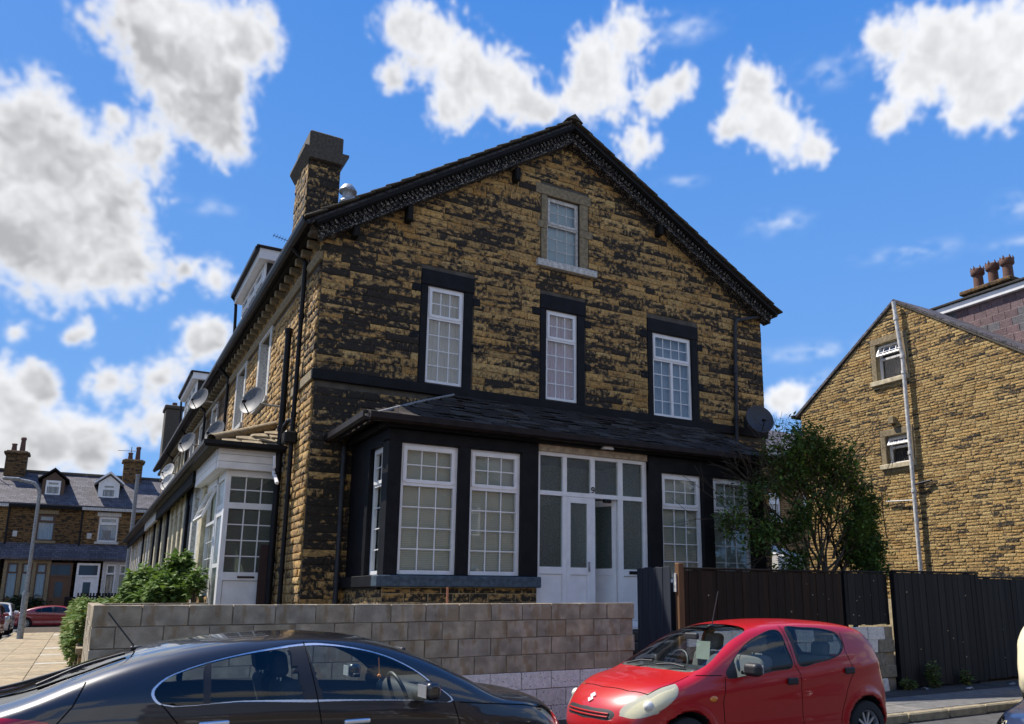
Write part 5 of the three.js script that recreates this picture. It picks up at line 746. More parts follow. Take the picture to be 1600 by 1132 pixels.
// ================= far terrace across the end of the side street =================
function farHouse(x0, x1, k, o) {
  const Z = -45, h = thing('far_terrace_house', o.label, 'house', 'terrace across the end of the street'), w = x1 - x0;
  const sh = new THREE.Shape([[0, 0], [w, 0], [w, 7.4], [0, 7.4]].map((q) => new THREE.Vector2(...q))); for (const q of o.wins) sh.holes.push(new THREE.Path([[q[0], q[2]], [q[1], q[2]], [q[1], q[3]], [q[0], q[3]]].map((e) => new THREE.Vector2(...e))));
  const wall = pieceMesh('front_wall', new THREE.ExtrudeGeometry(sh, { depth: 0.3, bevelEnabled: false }).translate(0, 0, -0.3), o.wall, h); wall.position.set(x0, 0, Z);
  const roof = new MB().prism([[Z + 0.25, 7.36], [Z - 3.6, 9.75], [Z - 3.6, 9.65], [Z + 0.25, 7.27]], 'x', x0, x1 - 0.003).prism([[Z - 3.6, 9.75], [Z - 8, 7.3], [Z - 8, 7.2], [Z - 3.6, 9.65]], 'x', x0, x1 - 0.003).build('roof', mt.slateFar, h);
  one('ridge_tiles', mt.mossTile, h, x0, x1 - 0.004, 9.72, 9.86, Z - 3.75, Z - 3.45);
  one('back_wall', mt.stoneFarDark, h, x0, x1, 0, 7.3, Z - 7.9, Z - 7.6);
  one('gutter_board', o.board, h, x0, x1 - 0.005, 7.08, 7.26, Z + 0.05, Z + 0.3);
  for (const q of o.wins) { windowAt(h, [x0 + q[0], q[2], Z - 0.1], 0, q[1] - q[0], q[3] - q[2], { transom: 0.3, cols: 1, top: 1, bottom: q[4] ?? 1, mat: o.frame, blind: mt.netting, split: 0, fw: 0.09 }); new MB().cbox(x0 + q[0] - 0.12, x0 + q[1] + 0.12, q[2] - 0.16, q[2], Z, Z + 0.1, 0.01).build('sill', o.dress, h); new MB().cbox(x0 + q[0] - 0.12, x0 + q[1] + 0.12, q[3], q[3] + 0.25, Z, Z + 0.04, 0.01).build('lintel', o.dress, h); }
  pipe('downpipe', mt.blackPipe, [[x0 + 0.06, 7.2, Z + 0.15], [x0 + 0.06, 0.3, Z + 0.15]], 0.055, [], h);
  new MB().cbox(x0 + w * 0.10, x0 + w * 0.16, 5.3, 5.65, Z, Z + 0.12, 0.01).build('alarm_box', mt.oldWhite, h);
  // dormer with its own little gable
  const dx = x0 + o.dormer, dz = Z - 0.9; const d = new MB().prism([[dx, 7.9], [dx + 1.2, 7.9], [dx + 1.2, 9.0], [dx + 0.6, 9.5], [dx, 9.0]], 'z', dz - 2, dz).build('dormer', o.dormerMat, h);
  new MB().prism([[dx - 0.25, 8.92], [dx + 0.6, 9.62], [dx + 1.45, 8.92], [dx + 1.45, 9.03], [dx + 0.6, 9.76], [dx - 0.25, 9.03]], 'z', dz - 2.2, dz + 0.25).build('dormer_roof', o.dormerRoof, d);
  windowAt(h, [dx + 0.2, 8.05, dz + 0.05], 0, 0.8, 0.9, { transom: 0.4, cols: 1, top: 1, bottom: 1, mat: mt.upvc, fw: 0.08, back: 0.03, blind: mt.netting, name: 'dormer_window' });
  // ground floor front: bay roof along the house
  new MB().quad([x0, 4.05, Z + 1.3], [x1 - 0.004, 4.05, Z + 1.3], [x1 - 0.004, 4.95, Z], [x0, 4.95, Z]).quad([x0, 4.0, Z], [x1, 4.0, Z], [x1, 3.95, Z + 1.3], [x0, 3.95, Z + 1.3]).quad([x0, 3.9, Z + 1.3], [x1 - 0.004, 3.9, Z + 1.3], [x1 - 0.004, 4.05, Z + 1.3], [x0, 4.05, Z + 1.3]).build('bay_roof', mt.slateFar, h);
  const f = Z + 1.0, bx = x0 + o.bay;
  for (let i = 0; i < 4; i++) new MB().cbox(bx + i * 0.72, bx + i * 0.72 + 0.18, 0.4, 3.9, f - 0.2, f + 0.05, 0.01).build('bay_pillar', o.dress, h);
  for (let i = 0; i < 3; i++) windowAt(h, [bx + i * 0.72 + 0.18, 1.6, f - 0.02], 0, 0.54, 2.1, { transom: 0.28, cols: 1, top: 1, bottom: 1, mat: o.frame, blind: i === 1 ? 'slats' : mt.netting, fw: 0.06, name: 'bay_window' });
  one('bay_apron', o.wall, h, bx + 0.18, bx + 2.16, 0.4, 1.6, f - 0.2, f); one('bay_head', o.dress, h, bx + 0.18, bx + 2.16, 3.7, 3.9, f - 0.2, f + 0.02);
  const dr = x0 + o.door, doorM = new MB().box(dr, dr + 0.12, 0.7, 3.75, f - 0.15, f).box(dr + 1.12, dr + 1.24, 0.7, 3.75, f - 0.15, f).box(dr + 0.12, dr + 1.12, 3.62, 3.75, f - 0.15, f).box(dr + 0.12, dr + 1.12, 2.9, 3.02, f - 0.15, f).build('door_frame', o.frame, h);
  const leaf = one('front_door', o.doorMat, h, dr + 0.12, dr + 1.12, 0.7, 2.9, f - 0.12, f - 0.06); one('door_glass', mt.darkGlassFar, leaf, dr + 0.42, dr + 0.82, 1.7, 2.6, f - 0.06, f - 0.05); one('fanlight', mt.darkGlassFar, h, dr + 0.12, dr + 1.12, 3.02, 3.62, f - 0.1, f - 0.06);
  if (o.chimney != null) { const c = x0 + o.chimney, cc = new MB().cbox(c, c + 1.15, 8.9, 11.0, Z - 3.9, Z - 2.9, 0.03).build('chimney_stack', mt.stoneFarDark, h); new MB().cbox(c - 0.12, c + 1.27, 10.75, 10.92, Z - 4.02, Z - 2.78, 0.03).build('chimney_cornice', mt.stoneFarDark, h); for (const [q, hh] of [[0.35, 0.5], [0.8, 0.95]]) new MB().lathe([[0.17, 0], [0.13, hh * 0.8], [0.17, hh * 0.85], [0.15, hh], [0, hh]], 10, new THREE.Matrix4().makeTranslation(c + q, 11.0, Z - 3.4)).build('chimney_pot', mt.terracotta, h); }
  return h;
}
const brownFrame = M('brown stained frame', [0.075, 0.036, 0.018], { roughness: 0.5 });
farHouse(-11.6, -7.55, 0, { label: 'partly hidden far terraced house at the left edge with a white gutter board', wall: mt.stoneFar, board: mt.oldWhite, wins: [[1.4, 2.4, 5.2, 6.7]], frame: mt.upvc, dress: mt.dressed, dormer: 1.4, dormerMat: mt.slateMat, dormerRoof: mt.slateMat, bay: 0.4, door: 2.7, doorMat: mt.redBrownBoard });
farHouse(-7.55, -3.72, 1, { label: 'sooty far terraced house with dark pointed dormer and brown front door', wall: mt.stoneFarDark, board: mt.sootWood, wins: [[1.55, 2.5, 5.1, 6.75]], frame: brownFrame, dress: mt.dressed, dormer: 1.5, dormerMat: brownFrame, dormerRoof: mt.sootWood, bay: 0.25, door: 2.5, doorMat: M('brown varnished door', [0.13, 0.055, 0.02], { map: T.grain, size: 0.4, roughness: 0.45 }), chimney: -0.75 });
farHouse(-3.72, 0.6, 2, { label: 'cleaner far terraced house with white pointed dormer and white porch', wall: mt.stoneFar, board: mt.oldWhite, wins: [[1.0, 2.1, 5.15, 6.75]], frame: mt.upvc, dress: mt.oldWhite, dormer: 0.75, dormerMat: mt.upvc, dormerRoof: mt.upvc, bay: 1.5, door: 0.12, doorMat: mt.upvc, chimney: 2.1 });
farHouse(0.6, 5, 3, { label: 'far terraced house mostly hidden behind the receding terrace', wall: mt.stoneFar, board: mt.sootWood, wins: [[1.0, 2.1, 5.15, 6.75]], frame: mt.upvc, dress: mt.dressed, dormer: 1.2, dormerMat: mt.slateMat, dormerRoof: mt.slateMat, bay: 1.5, door: 0.12, doorMat: mt.redBrownBoard });
{
  const g = structure(new MB().box(-20, 8, -0.02, 0.12, -45, -43.4).build('far_pavement', mt.tarPatch), 'footway before the far terrace');
  const pier = new MB().cbox(-4.02, -3.48, 0.1, 1.72, -42.6, -42.1, 0.03).build('gate_pier', mt.blackPaint); tag(pier, 'dark painted gate pier in front of the far white porch', 'pier');
  const f = thing('railing_fence', 'black picket railing in front of the far white porch', 'fence'); for (let i = 0; i < 16; i++) one('picket', mt.blackPaint, f, -3.4 + i * 0.16, -3.31 + i * 0.16, 0.9, 1.95, -42.4, -42.36); one('rail', mt.blackPaint, f, -3.4, -0.9, 1.7, 1.78, -42.44, -42.4); one('dwarf_wall', mt.blackPaint, f, -3.4, -0.9, 0.1, 0.95, -42.5, -42.3);
}
// ================= houses across the front street, behind the camera: they are mirrored in the bay windows =================
function oppositeHouse(x0, x1, k) {
  const Z = 25.5, h = thing('opposite_house', ['sunlit stone house across the street with a gable to the road', 'sunlit stone house across the street beside the gabled one', 'sunlit stone house across the street at the far right of its row', 'sunlit stone house across the street at the far left of its row'][k], 'house', 'houses across the front street'), w = x1 - x0;
  const wins = [[0.9, 2.1, 4.6, 6.2], [w - 2.1, w - 0.9, 4.6, 6.2], [0.9, 2.3, 1.4, 3.2]], sh = new THREE.Shape([[0, 0], [w, 0], [w, 7], ...(k === 0 ? [[w / 2, 10]] : []), [0, 7]].map((q) => new THREE.Vector2(...q)));
  for (const q of wins) sh.holes.push(new THREE.Path([[q[0], q[2]], [q[1], q[2]], [q[1], q[3]], [q[0], q[3]]].map((e) => new THREE.Vector2(...e))));
  const wall = pieceMesh('front_wall', new THREE.ExtrudeGeometry(sh, { depth: 0.3, bevelEnabled: false }).translate(0, 0, -0.3), mt.stoneFar, h); wall.position.set(x1, 0, Z); wall.rotation.y = Math.PI;
  for (const q of wins) windowAt(h, [x1 - q[0], q[2], Z + 0.1], Math.PI, q[1] - q[0], q[3] - q[2], { transom: 0.3, cols: 1, top: 1, bottom: 1, split: 1, blind: mt.netting, fw: 0.09 });
  if (k === 0) new MB().prism([[x0 - 0.3, 6.85], [x0 + w / 2, 10.2], [x1 + 0.3, 6.85], [x1 + 0.3, 7.0], [x0 + w / 2, 10.36], [x0 - 0.3, 7.0]], 'z', Z - 0.3, Z + 9).build('roof', mt.slateFar, h);
  else new MB().prism([[Z - 0.3, 6.9], [Z + 4.2, 9.8], [Z + 8.5, 6.9], [Z + 8.5, 7.05], [Z + 4.2, 9.95], [Z - 0.3, 7.05]], 'x', x0, x1 - 0.01).build('roof', mt.slateFar, h);
  const d = one('front_door', mt.upvc, h, x0 + 0.8, x0 + 1.8, 0.2, 2.5, Z - 0.08, Z - 0.01); one('door_panel', mt.darkGlassFar, d, x0 + 1.1, x0 + 1.5, 1.4, 2.2, Z - 0.09, Z - 0.081);
  one('side_wall', mt.stoneFar, h, x0, x0 + 0.25, 0, 7, Z + 0.31, Z + 8.4); one('side_wall', mt.stoneFar, h, x1 - 0.26, x1 - 0.01, 0, 7, Z + 0.31, Z + 8.4);
  new MB().cbox(x0 + 0.2, x0 + 1.2, 8, 11, Z + 3.6, Z + 4.8, 0.03).build('chimney_stack', mt.stoneFarDark, h);
}
oppositeHouse(6.5, 14, 0); oppositeHouse(14.2, 20.5, 1); oppositeHouse(20.6, 27, 2); oppositeHouse(-1.5, 6.3, 3);

// ================= dishes, lamps, aerial =================
function dish(x, y, z, r, turn, wallX, label, mat = mt.dishGrey, wallZ) {
  const d = thing('satellite_dish', label, 'satellite dish', 'satellite dishes'); const pts = []; for (let i = 0; i <= 8; i++) pts.push([r * i / 8, 0.26 * r * (i / 8) ** 2]); for (let i = 8; i >= 0; i--) pts.push([r * i / 8 * 1.0 + (i ? 0.004 : 0), 0.26 * r * (i / 8) ** 2 - 0.012]);
  const q = new THREE.Quaternion().setFromEuler(new THREE.Euler(-0.35, turn, 0, 'YXZ')).multiply(new THREE.Quaternion().setFromEuler(new THREE.Euler(Math.PI / 2, 0, 0))), Mx = new THREE.Matrix4().compose(V(x, y, z), q, V(1, 1, 1.1));
  new MB().lathe(pts, 24, Mx).build('reflector', mat, d);
  const P = (a, b, c) => V(a, b, c).applyMatrix4(Mx).toArray();
  new MB().tube([P(0, 0.02, r * 0.9), P(0, r * 0.75, r * 0.55)], 0.014, 6).build('feed_arm', mt.blackPipe, d); const e = P(0, r * 0.8, r * 0.42); new MB().cbox(e[0] - 0.04, e[0] + 0.04, e[1] - 0.03, e[1] + 0.03, e[2] - 0.05, e[2] + 0.05, 0.012).build('receiver', mt.blackPipe, d);
  const b = P(0, -0.06, 0); new MB().tube(wallZ == null ? [b, [wallX, y - 0.05, z + 0.02]] : [b, [x, y - 0.05, wallZ]], 0.022, 8).build('bracket', mt.steel, d);
}
const toSky = -0.95;                      // all face the same satellite, over the side street
dish(-0.62, 5.72, -2.6, 0.30, toSky, -0.02, 'big grey satellite dish on the side of the end house beside the black soil pipe');
dish(-0.55, 6.15, -8.9, 0.32, toSky, -0.02, 'grey satellite dish just above the porch roof of the end house');
dish(-0.60, 8.0, -13.3, 0.36, toSky, -0.02, 'grey satellite dish high under the eaves, topmost of the row');
dish(-0.55, 7.1, -16.6, 0.36, toSky, -0.02, 'pale satellite dish between two white windows half way along the terrace');
dish(-0.5, 7.1, -24.6, 0.36, toSky, -0.02, 'upper of the two farthest satellite dishes on the terrace', mt.oldWhite);
dish(-0.5, 6.55, -23.9, 0.36, toSky, -0.02, 'lower of the two farthest satellite dishes on the terrace', mt.oldWhite);
dish(10.74, 6.02, 0.42, 0.36, -0.35, 0, 'dark satellite dish at the right corner of the gable above the tree', mt.dishDark, 0.02);
{
  const a = thing('television_aerial', 'thin television aerial beside the chimney of the end house', 'aerial'); new MB().tube([[0.1, 9.3, -4.1], [0.1, 10.15, -4.1]], 0.012, 6).build('mast', mt.steel, a); new MB().tube([[-0.28, 10.16, -4.1], [0.24, 10.06, -4.1]], 0.008, 5).build('boom', mt.blackPipe, a); for (let i = 0; i < 8; i++) new MB().tube([[-0.26 + i * 0.065, 10.16 - i * 0.0125, -4.22], [-0.26 + i * 0.065, 10.16 - i * 0.0125, -3.98]], 0.005, 4).build('element', mt.blackPipe, a);
  for (const [x, y, z, w] of [[0.35, 10.9, -48.4, 'right hand'], [-7.6, 10.9, -48.4, 'left hand']]) { const b = thing('roof_aerial', 'small aerial by the ' + w + ' chimney of the far terrace', 'aerial'); new MB().tube([[x - 1.6, y - 1.0, z], [x - 1.6, y + 1.0, z]], 0.03, 5).build('mast', mt.steel, b); new MB().tube([[x - 2.4, y + 0.7, z], [x - 1.2, y + 0.75, z]], 0.025, 5).build('boom', mt.steel, b); }
  const s = thing('security_light', 'white bulkhead security light clipped to the black pipes', 'light'); new MB().cbox(-0.03, 0.03, -0.03, 0.03, -0.28, 0.28, 0.01).build('lamp_tube', M('white lamp housing', [0.82, 0.82, 0.82], { roughness: 0.3 }), s).position.set(-0.28, 4.02, -1.55); s.children[0].rotation.set(0.55, 0, 0); new MB().cbox(-0.025, 0.025, -0.14, 0.14, -0.02, 0.02, 0.008).build('lamp_arm', mt.upvc, s).position.set(-0.28, 4.35, -1.75); s.children[1].rotation.x = -0.3;
  new MB().tube([[-0.28, 4.1, -1.6], [-0.14, 4.2, -2.05]], 0.012, 5).build('bracket', mt.blackPipe, s);
  const fl = thing('flood_light', 'small white floodlight on the board above the white door', 'light'); new MB().cbox(4.86, 5.04, 4.50, 4.57, 2.16, 2.32, 0.012).build('housing', mt.upvc, fl); new MB().prism([[4.82, 4.46], [5.08, 4.46], [5.03, 4.53], [4.87, 4.53]], 'z', 2.322, 2.40).build('hood', mt.upvc, fl);
  const tb = new MB().cbox(-0.36, -0.12, 0.5, 2.74, -2.12, -2.06, 0.012).build('timber_plank', mt.redBrownBoard); tag(tb, 'dark red brown plank upright beside the white porch', 'plank');
}
{
  const l = thing('street_lamp', 'tall grey street lamp with a swan neck on the left pavement', 'street lamp'), x = -5.12, z = -24, hgt = 8.0;
  new MB().cyl(x, 1.0, z, 0.115, 0.11, 1.8, 14).build('base_section', mt.lampGrey, l);
  const pts = [[x, 1.8, z], [x, 4, z], [x, 5.4, z], [x - 0.02, 5.9, z], [x - 0.22, 6.2, z - 0.02], [x - 0.5, 6.27, z - 0.05], [x - 0.75, 6.3, z - 0.05]];
  new MB().tube(pts, 0.068, 10).build('column', mt.lampGrey, l); new MB().geo(new RoundedBoxGeometry(0.6, 0.12, 0.26, 3, 0.05), new THREE.Matrix4().makeTranslation(x - 1.0, 6.33, z - 0.05)).build('lantern', mt.lampGrey, l);
  new MB().cyl(x, 1.88, z, 0.12, 0.08, 0.1, 14).build('collar', mt.lampGrey, l);
  const p = thing('telegraph_pole', 'slim grey pole rising in front of the far terrace roof', 'pole'); new MB().cyl(-1.10, 4.3, -38.5, 0.13, 0.10, 8.7, 10).build('shaft', mt.lampGrey, p); new MB().cyl(-1.10, 8.68, -38.5, 0.12, 0.12, 0.12, 10).build('cap', mt.lampGrey, p);
}

// ================= plants =================
function leafMat(name, c, tr = 0.35) { return M(name, c, { map: T.mottle, size: 0.25, roughness: 0.8, specularIntensity: 0.35, transmission: tr, thickness: 0 }); }
const leafA = leafMat('shrub leaf', [0.12, 0.20, 0.042]), leafB = leafMat('bright leaf', [0.20, 0.32, 0.05]), leafC = leafMat('garden leaf', [0.15, 0.26, 0.05]), leafD = leafMat('dark hedge leaf', [0.030, 0.055, 0.018]), leafE = leafMat('yellow green leaf', [0.24, 0.28, 0.06]);
const barkMat = M('grey brown bark', [0.10, 0.075, 0.05], { map: T.mottle, size: 0.3, roughness: 0.95 });
class Leaves {                                          // leaf shaped faces, folded along the midrib
  constructor() { this.m = new MB(); }
  leaf(p, dir, up, l, w) {
    const d = V(...dir).normalize(), s = d.clone().cross(V(...up)).normalize(), n = s.clone().cross(d), q = V(...p), at = (a, b, c) => q.clone().addScaledVector(d, a * l).addScaledVector(s, b * w).addScaledVector(n, c * l).toArray();
    const a = at(0, 0, 0), b = at(0.45, 0.5, 0.06), c = at(1, 0, -0.08), e = at(0.45, -0.5, 0.06), k = at(0.5, 0, -0.02); this.m.tri(a, k, b).tri(k, c, b).tri(a, e, k).tri(k, e, c);
  }
}
const rnd3 = (R) => { const a = R() * 6.283, z = R() * 2 - 1, s = Math.sqrt(1 - z * z); return [s * Math.cos(a), z, s * Math.sin(a)]; };
// small tree behind the fence: limbs grow, leaves sit along the twigs
{
  const t = thing('garden_tree', 'loose leafy small tree behind the fence between the two houses', 'tree'), R = rng(61), wood = new MB(), tips = [];
  const root = [9.95, 0.2, 3.0];
  const grow3 = (p, d, len, r, lvl) => {
    const q = p.map((v, i) => v + d[i] * len), mid = p.map((v, i) => (v + q[i]) / 2 + (R() - 0.5) * len * 0.14); if (q[0] < 11.45) wood.tube([p, mid, q], r, lvl > 2 ? 4 : 6);
    if (lvl >= 3) { for (let i = 0; i < 4; i++) { const f = 0.25 + i * 0.25; tips.push([p.map((v, k) => lerp(v, q[k], f)), d]); } if (lvl >= 4) return; }
    const n = lvl === 0 ? 4 : 3;
    for (let i = 0; i < n; i++) { const e = rnd3(R), sp = lvl === 0 ? 0.7 : 0.85; const nd = V(d[0] + e[0] * sp, d[1] * 0.75 + e[1] * sp * 0.6 + 0.1, (d[2] + e[2] * sp) * 0.30).normalize(); grow3(q, nd.toArray(), len * (0.60 + R() * 0.22), r * 0.6, lvl + 1); }
  };
  for (const d of [[0.05, 1, 0.0], [-0.25, 0.95, 0.05], [0.35, 0.9, 0.0], [0.2, 0.95, -0.2], [0.5, 0.8, 0.05], [-0.1, 1, 0.1], [0.5, 0.85, 0.1]]) grow3(root, V(...d).normalize().toArray(), 1.75 + R() * 0.3, 0.034, 0);
  // low drooping boughs: to the left before the bay window and out to the right
  for (const [p, d, l] of [[[9.3, 2.9, 3.0], [-0.95, 0.30, 0.05], 0.85], [[9.2, 2.4, 3.05], [-0.8, 0.25, 0.1], 0.6], [[10.4, 2.6, 3.0], [0.9, 0.1, 0.0], 0.45], [[10.5, 3.4, 3.0], [0.9, 0.25, 0], 0.45], [[10.3, 2.2, 3.0], [0.8, 0.1, 0.05], 0.5], [[10.4, 2.9, 3.0], [0.7, 0.2, 0.05], 0.45], [[9.7, 2.2, 3.1], [0.4, 0.3, 0.1], 0.55], [[9.9, 1.7, 3.15], [0.8, 0.15, 0.05], 0.6], [[9.8, 1.6, 3.15], [-0.6, 0.3, 0.05], 0.55], [[10.3, 1.7, 3.2], [0.7, 0.3, 0.05], 0.5], [[10.0, 1.8, 3.2], [0.2, 0.5, 0.05], 0.45], [[9.6, 2.3, 3.15], [-0.3, 0.3, 0.1], 0.55], [[10.0, 2.5, 3.15], [0.1, 0.3, 0.1], 0.55]]) grow3(p, V(...d).normalize().toArray(), l, 0.025, 1);
  wood.build('trunk', barkMat, t);
  const A = new Leaves(), B = new Leaves();
  const inside = (p) => ((p[0] - 9.95) / 1.55) ** 2 + ((p[1] - 3.3) / 2.35) ** 2 < 1.08 + 0.25 * n3(p[0] * 1.4, p[1] * 1.4, p[2]) || (p[0] < 8.9 && p[0] > 7.3 && p[1] < 3.9 && p[1] > 2.6);
  for (const [p, d] of tips) { if (!inside(p) || p[2] < 2.55 || p[1] > 5.65 - 0.8 * Math.max(0, p[0] - 9.3)) continue; const n = 8, young = n3(p[0] * 1.1 + 30, p[1] * 1.1, p[2]) > 0.32; for (let i = 0; i < n; i++) { const e = rnd3(R), q = p.map((v) => v + (R() - 0.5) * 0.34), l = 0.065 + R() * 0.075; (R() < (young ? 0.75 : 0.28) ? B : A).leaf(q, [d[0] * 0.5 + e[0], -0.15 + e[1] * 0.6, d[2] * 0.5 + e[2]], [e[2] * 0.4, 1, e[0] * 0.4], l, l * 0.58); } }
  A.m.build('crown', leafA, t); B.m.build('young_leaves', leafB, t);
}
function bush(name, label, cat, blobs, n, mat, mat2, size, seed, stems = true, group) {
  const b = thing(name, label, cat, group), R = rng(seed), A = new Leaves(), B = new Leaves(), st = new MB();
  for (const [x, y, z, rx, ry, rz] of blobs) {
    const k = Math.round(n * rx * ry * rz * 12);
    for (let i = 0; i < k; i++) { const e = rnd3(R), f = Math.pow(R(), 0.4), lump = 0.8 + 0.3 * n3(e[0] * 2 + x, e[1] * 2 + y, e[2] * 2 + z), p = [x + e[0] * rx * f * lump, y + e[1] * ry * f * lump, z + e[2] * rz * f * lump], s = size * (0.6 + R() * 0.8); (R() < 0.3 ? B : A).leaf(p, [e[0] + R() - 0.5, R() * 0.8 - 0.4, e[2] + R() - 0.5], [R() - 0.5, 1, R() - 0.5], s, s * 0.7); }
    if (stems) for (let i = 0; i < 6; i++) st.tube([[x + (R() - 0.5) * rx * 0.6, y - ry * 1.2, z + (R() - 0.5) * rz * 0.6], [x + (R() - 0.5) * rx, y + ry * 0.5, z + (R() - 0.5) * rz]], 0.012, 4);
  }
  A.m.build('foliage', mat, b); if (B.m.p.length) B.m.build('lighter_foliage', mat2, b); if (stems) st.build('stems', barkMat, b);
  return b;
}
bush('leafy_shrub', 'big bright leafed shrub behind the block wall in front of the bays', 'shrub', [[-1.75, 1.75, -4.2, 0.42, 0.55, 0.9], [-1.9, 1.6, -5.6, 0.5, 0.5, 0.9], [-1.55, 2.35, -4.6, 0.28, 0.4, 0.5], [-2.0, 1.9, -7.2, 0.5, 0.6, 0.9], [-1.35, 2.0, -3.2, 0.16, 0.35, 0.4]], 1500, leafC, leafB, 0.13, 71);
bush('rambling_shrub', 'lower green shrub rambling over the garden wall farther along the terrace', 'shrub', [[-2.3, 1.4, -9.5, 0.5, 0.42, 1.2], [-2.5, 1.3, -12.5, 0.5, 0.4, 1.5], [-2.7, 1.3, -16, 0.45, 0.4, 1.8]], 700, leafC, leafE, 0.15, 72);
bush('climbing_hedge', 'ragged hedge spilling over the pavement edge behind the block wall', 'hedge', [[-3.20, 1.2, -3.8, 0.16, 0.45, 0.8], [-3.25, 0.95, -5.5, 0.24, 0.65, 1.2], [-3.28, 0.9, -8.0, 0.32, 0.7, 1.5], [-3.2, 1.2, -11, 0.35, 0.6, 1.8], [-3.2, 1.0, -15, 0.38, 0.7, 2.5], [-3.2, 1.0, -20, 0.4, 0.7, 3.0]], 1100, leafC, leafE, 0.11, 73);
bush('far_hedge', 'rounded dark hedge in front of the far brown door house', 'hedge', [[-6.0, 1.15, -42.6, 1.3, 0.75, 0.7], [-7.8, 1.0, -42.6, 1.2, 0.65, 0.7], [-5.0, 0.9, -42.4, 0.7, 0.5, 0.6]], 200, leafD, leafA, 0.22, 74);
bush('purple_flowers', 'clump of purple flowers at the foot of the block wall end', 'flowers', [[-3.42, 0.42, 3.4, 0.10, 0.2, 0.16], [-3.4, 0.36, 2.6, 0.1, 0.16, 0.2]], 9000, M('purple petal', [0.22, 0.13, 0.26], { roughness: 0.8 }), leafE, 0.035, 75);
bush('fence_weeds', 'weeds growing at the foot of the tall black fence', 'weeds', [[10.0, 0.35, 5.28, 0.14, 0.28, 0.12], [9.35, 0.22, 5.25, 0.18, 0.12, 0.12], [11.0, 0.25, 5.25, 0.16, 0.16, 0.1]], 7000, leafA, leafE, 0.06, 76);
bush('wall_foot_grass', 'dry grass tuft at the foot of the hedge by the pavement', 'weeds', [[-3.4, 0.25, 0.5, 0.1, 0.16, 0.4], [-3.42, 0.3, -1.6, 0.12, 0.22, 0.6]], 7000, leafE, M('dry stalk', [0.30, 0.24, 0.12], { roughness: 0.9 }), 0.07, 77);
{
  const w = thing('hedge_wall', 'low stone garden wall under the hedge along the pavement', 'wall'), R = rng(81); one('coping', mt.dressed, w, -3.28, -3.0, 0.72, 0.82, -36, -2.5); one('wall_face', mt.stoneFar, w, -3.22, -3.04, 0.1, 0.72, -36, -2.5);
  for (const [x, z, t] of [[10.35, 5.75, 'crumpled white paper on the pavement under the black fence'], [11.7, 5.7, 'white scrap of litter on the pavement farther right'], [9.6, 5.4, 'small pale scrap of litter by the weeds']]) { const m = new MB(); for (let i = 0; i < 5; i++) { const a = [0, 1, 2].map(() => [x + (R() - 0.5) * 0.18, 0.135 + R() * 0.05, z + (R() - 0.5) * 0.12]); m.tri(...a).tri(a[2], a[1], a[0]); } tag(m.build('litter', M('paper', [0.75, 0.74, 0.72], { roughness: 0.9 })), t, 'litter'); }
  // a yard and the back of a far house glimpsed through the tree
  const b = thing('background_house', 'pale rendered house with white windows glimpsed behind the tree', 'house'), Z = -16;
  const holes = [[26.9, 27.9, 5.7, 7.1], [29.6, 30.6, 5.7, 7.1], [26.9, 27.9, 2.6, 4.0]], sh = new THREE.Shape([[23, 0], [36, 0], [36, 9.2], [23, 9.2]].map((q) => new THREE.Vector2(...q))); for (const q of holes) sh.holes.push(new THREE.Path([[q[0], q[2]], [q[1], q[2]], [q[1], q[3]], [q[0], q[3]]].map((e) => new THREE.Vector2(...e))));
  const wl = pieceMesh('wall', new THREE.ExtrudeGeometry(sh, { depth: 0.3, bevelEnabled: false }).translate(0, 0, -0.3), mt.stoneFar, b); wl.position.z = Z;
  for (const q of holes) { windowAt(b, [q[0], q[2], Z - 0.08], 0, 1.0, 1.4, { transom: 0.4, cols: 1, top: 1, bottom: 1, blind: mt.netting, fw: 0.1 }); new MB().cbox(q[0] - 0.2, q[1] + 0.2, q[2] - 0.2, q[2], Z, Z + 0.12, 0.01).build('sill', mt.oldWhite, b); }
  new MB().prism([[Z + 0.4, 9.1], [Z - 4, 11.4], [Z - 4, 11.55], [Z + 0.4, 9.25]], 'x', 22.8, 36.2).build('roof', mt.slateFar, b); one('gutter_board', mt.oldWhite, b, 22.9, 36.1, 8.95, 9.15, Z + 0.05, Z + 0.45);
  new MB().prism([[Z + 3, 0], [Z + 0.01, 0], [Z + 0.01, 4.6], [Z + 3, 3.6]], 'x', 24.5, 26.2).build('outhouse', mt.oldWhite, b);
}

// ================= cars: a smooth body surface, cut along its shut lines into panels, windows and lamps =================
function curve(k) { const n = k.length, m = k.map((_, i) => i === 0 ? (k[1][1] - k[0][1]) / (k[1][0] - k[0][0]) : i === n - 1 ? (k[n - 1][1] - k[n - 2][1]) / (k[n - 1][0] - k[n - 2][0]) : (k[i + 1][1] - k[i - 1][1]) / (k[i + 1][0] - k[i - 1][0])); return (x) => { if (x <= k[0][0]) return k[0][1] + m[0] * (x - k[0][0]); if (x >= k[n - 1][0]) return k[n - 1][1] + m[n - 1] * (x - k[n - 1][0]); let i = 0; while (x > k[i + 1][0]) i++; const h = k[i + 1][0] - k[i][0], t = (x - k[i][0]) / h, t2 = t * t, t3 = t2 * t; return (2 * t3 - 3 * t2 + 1) * k[i][1] + (t3 - 2 * t2 + t) * h * m[i] + (3 * t2 - 2 * t3) * k[i + 1][1] + (t3 - t2) * h * m[i + 1]; }; }
const smax = (a, b, k) => 0.5 * (a + b + Math.sqrt((a - b) * (a - b) + k * k));
function inPoly(p, x, y) { let c = false; for (let i = 0, j = p.length - 1; i < p.length; j = i++) if ((p[i][1] > y) !== (p[j][1] > y) && x < (p[j][0] - p[i][0]) * (y - p[i][1]) / (p[j][1] - p[i][1]) + p[i][0]) c = !c; return c; }
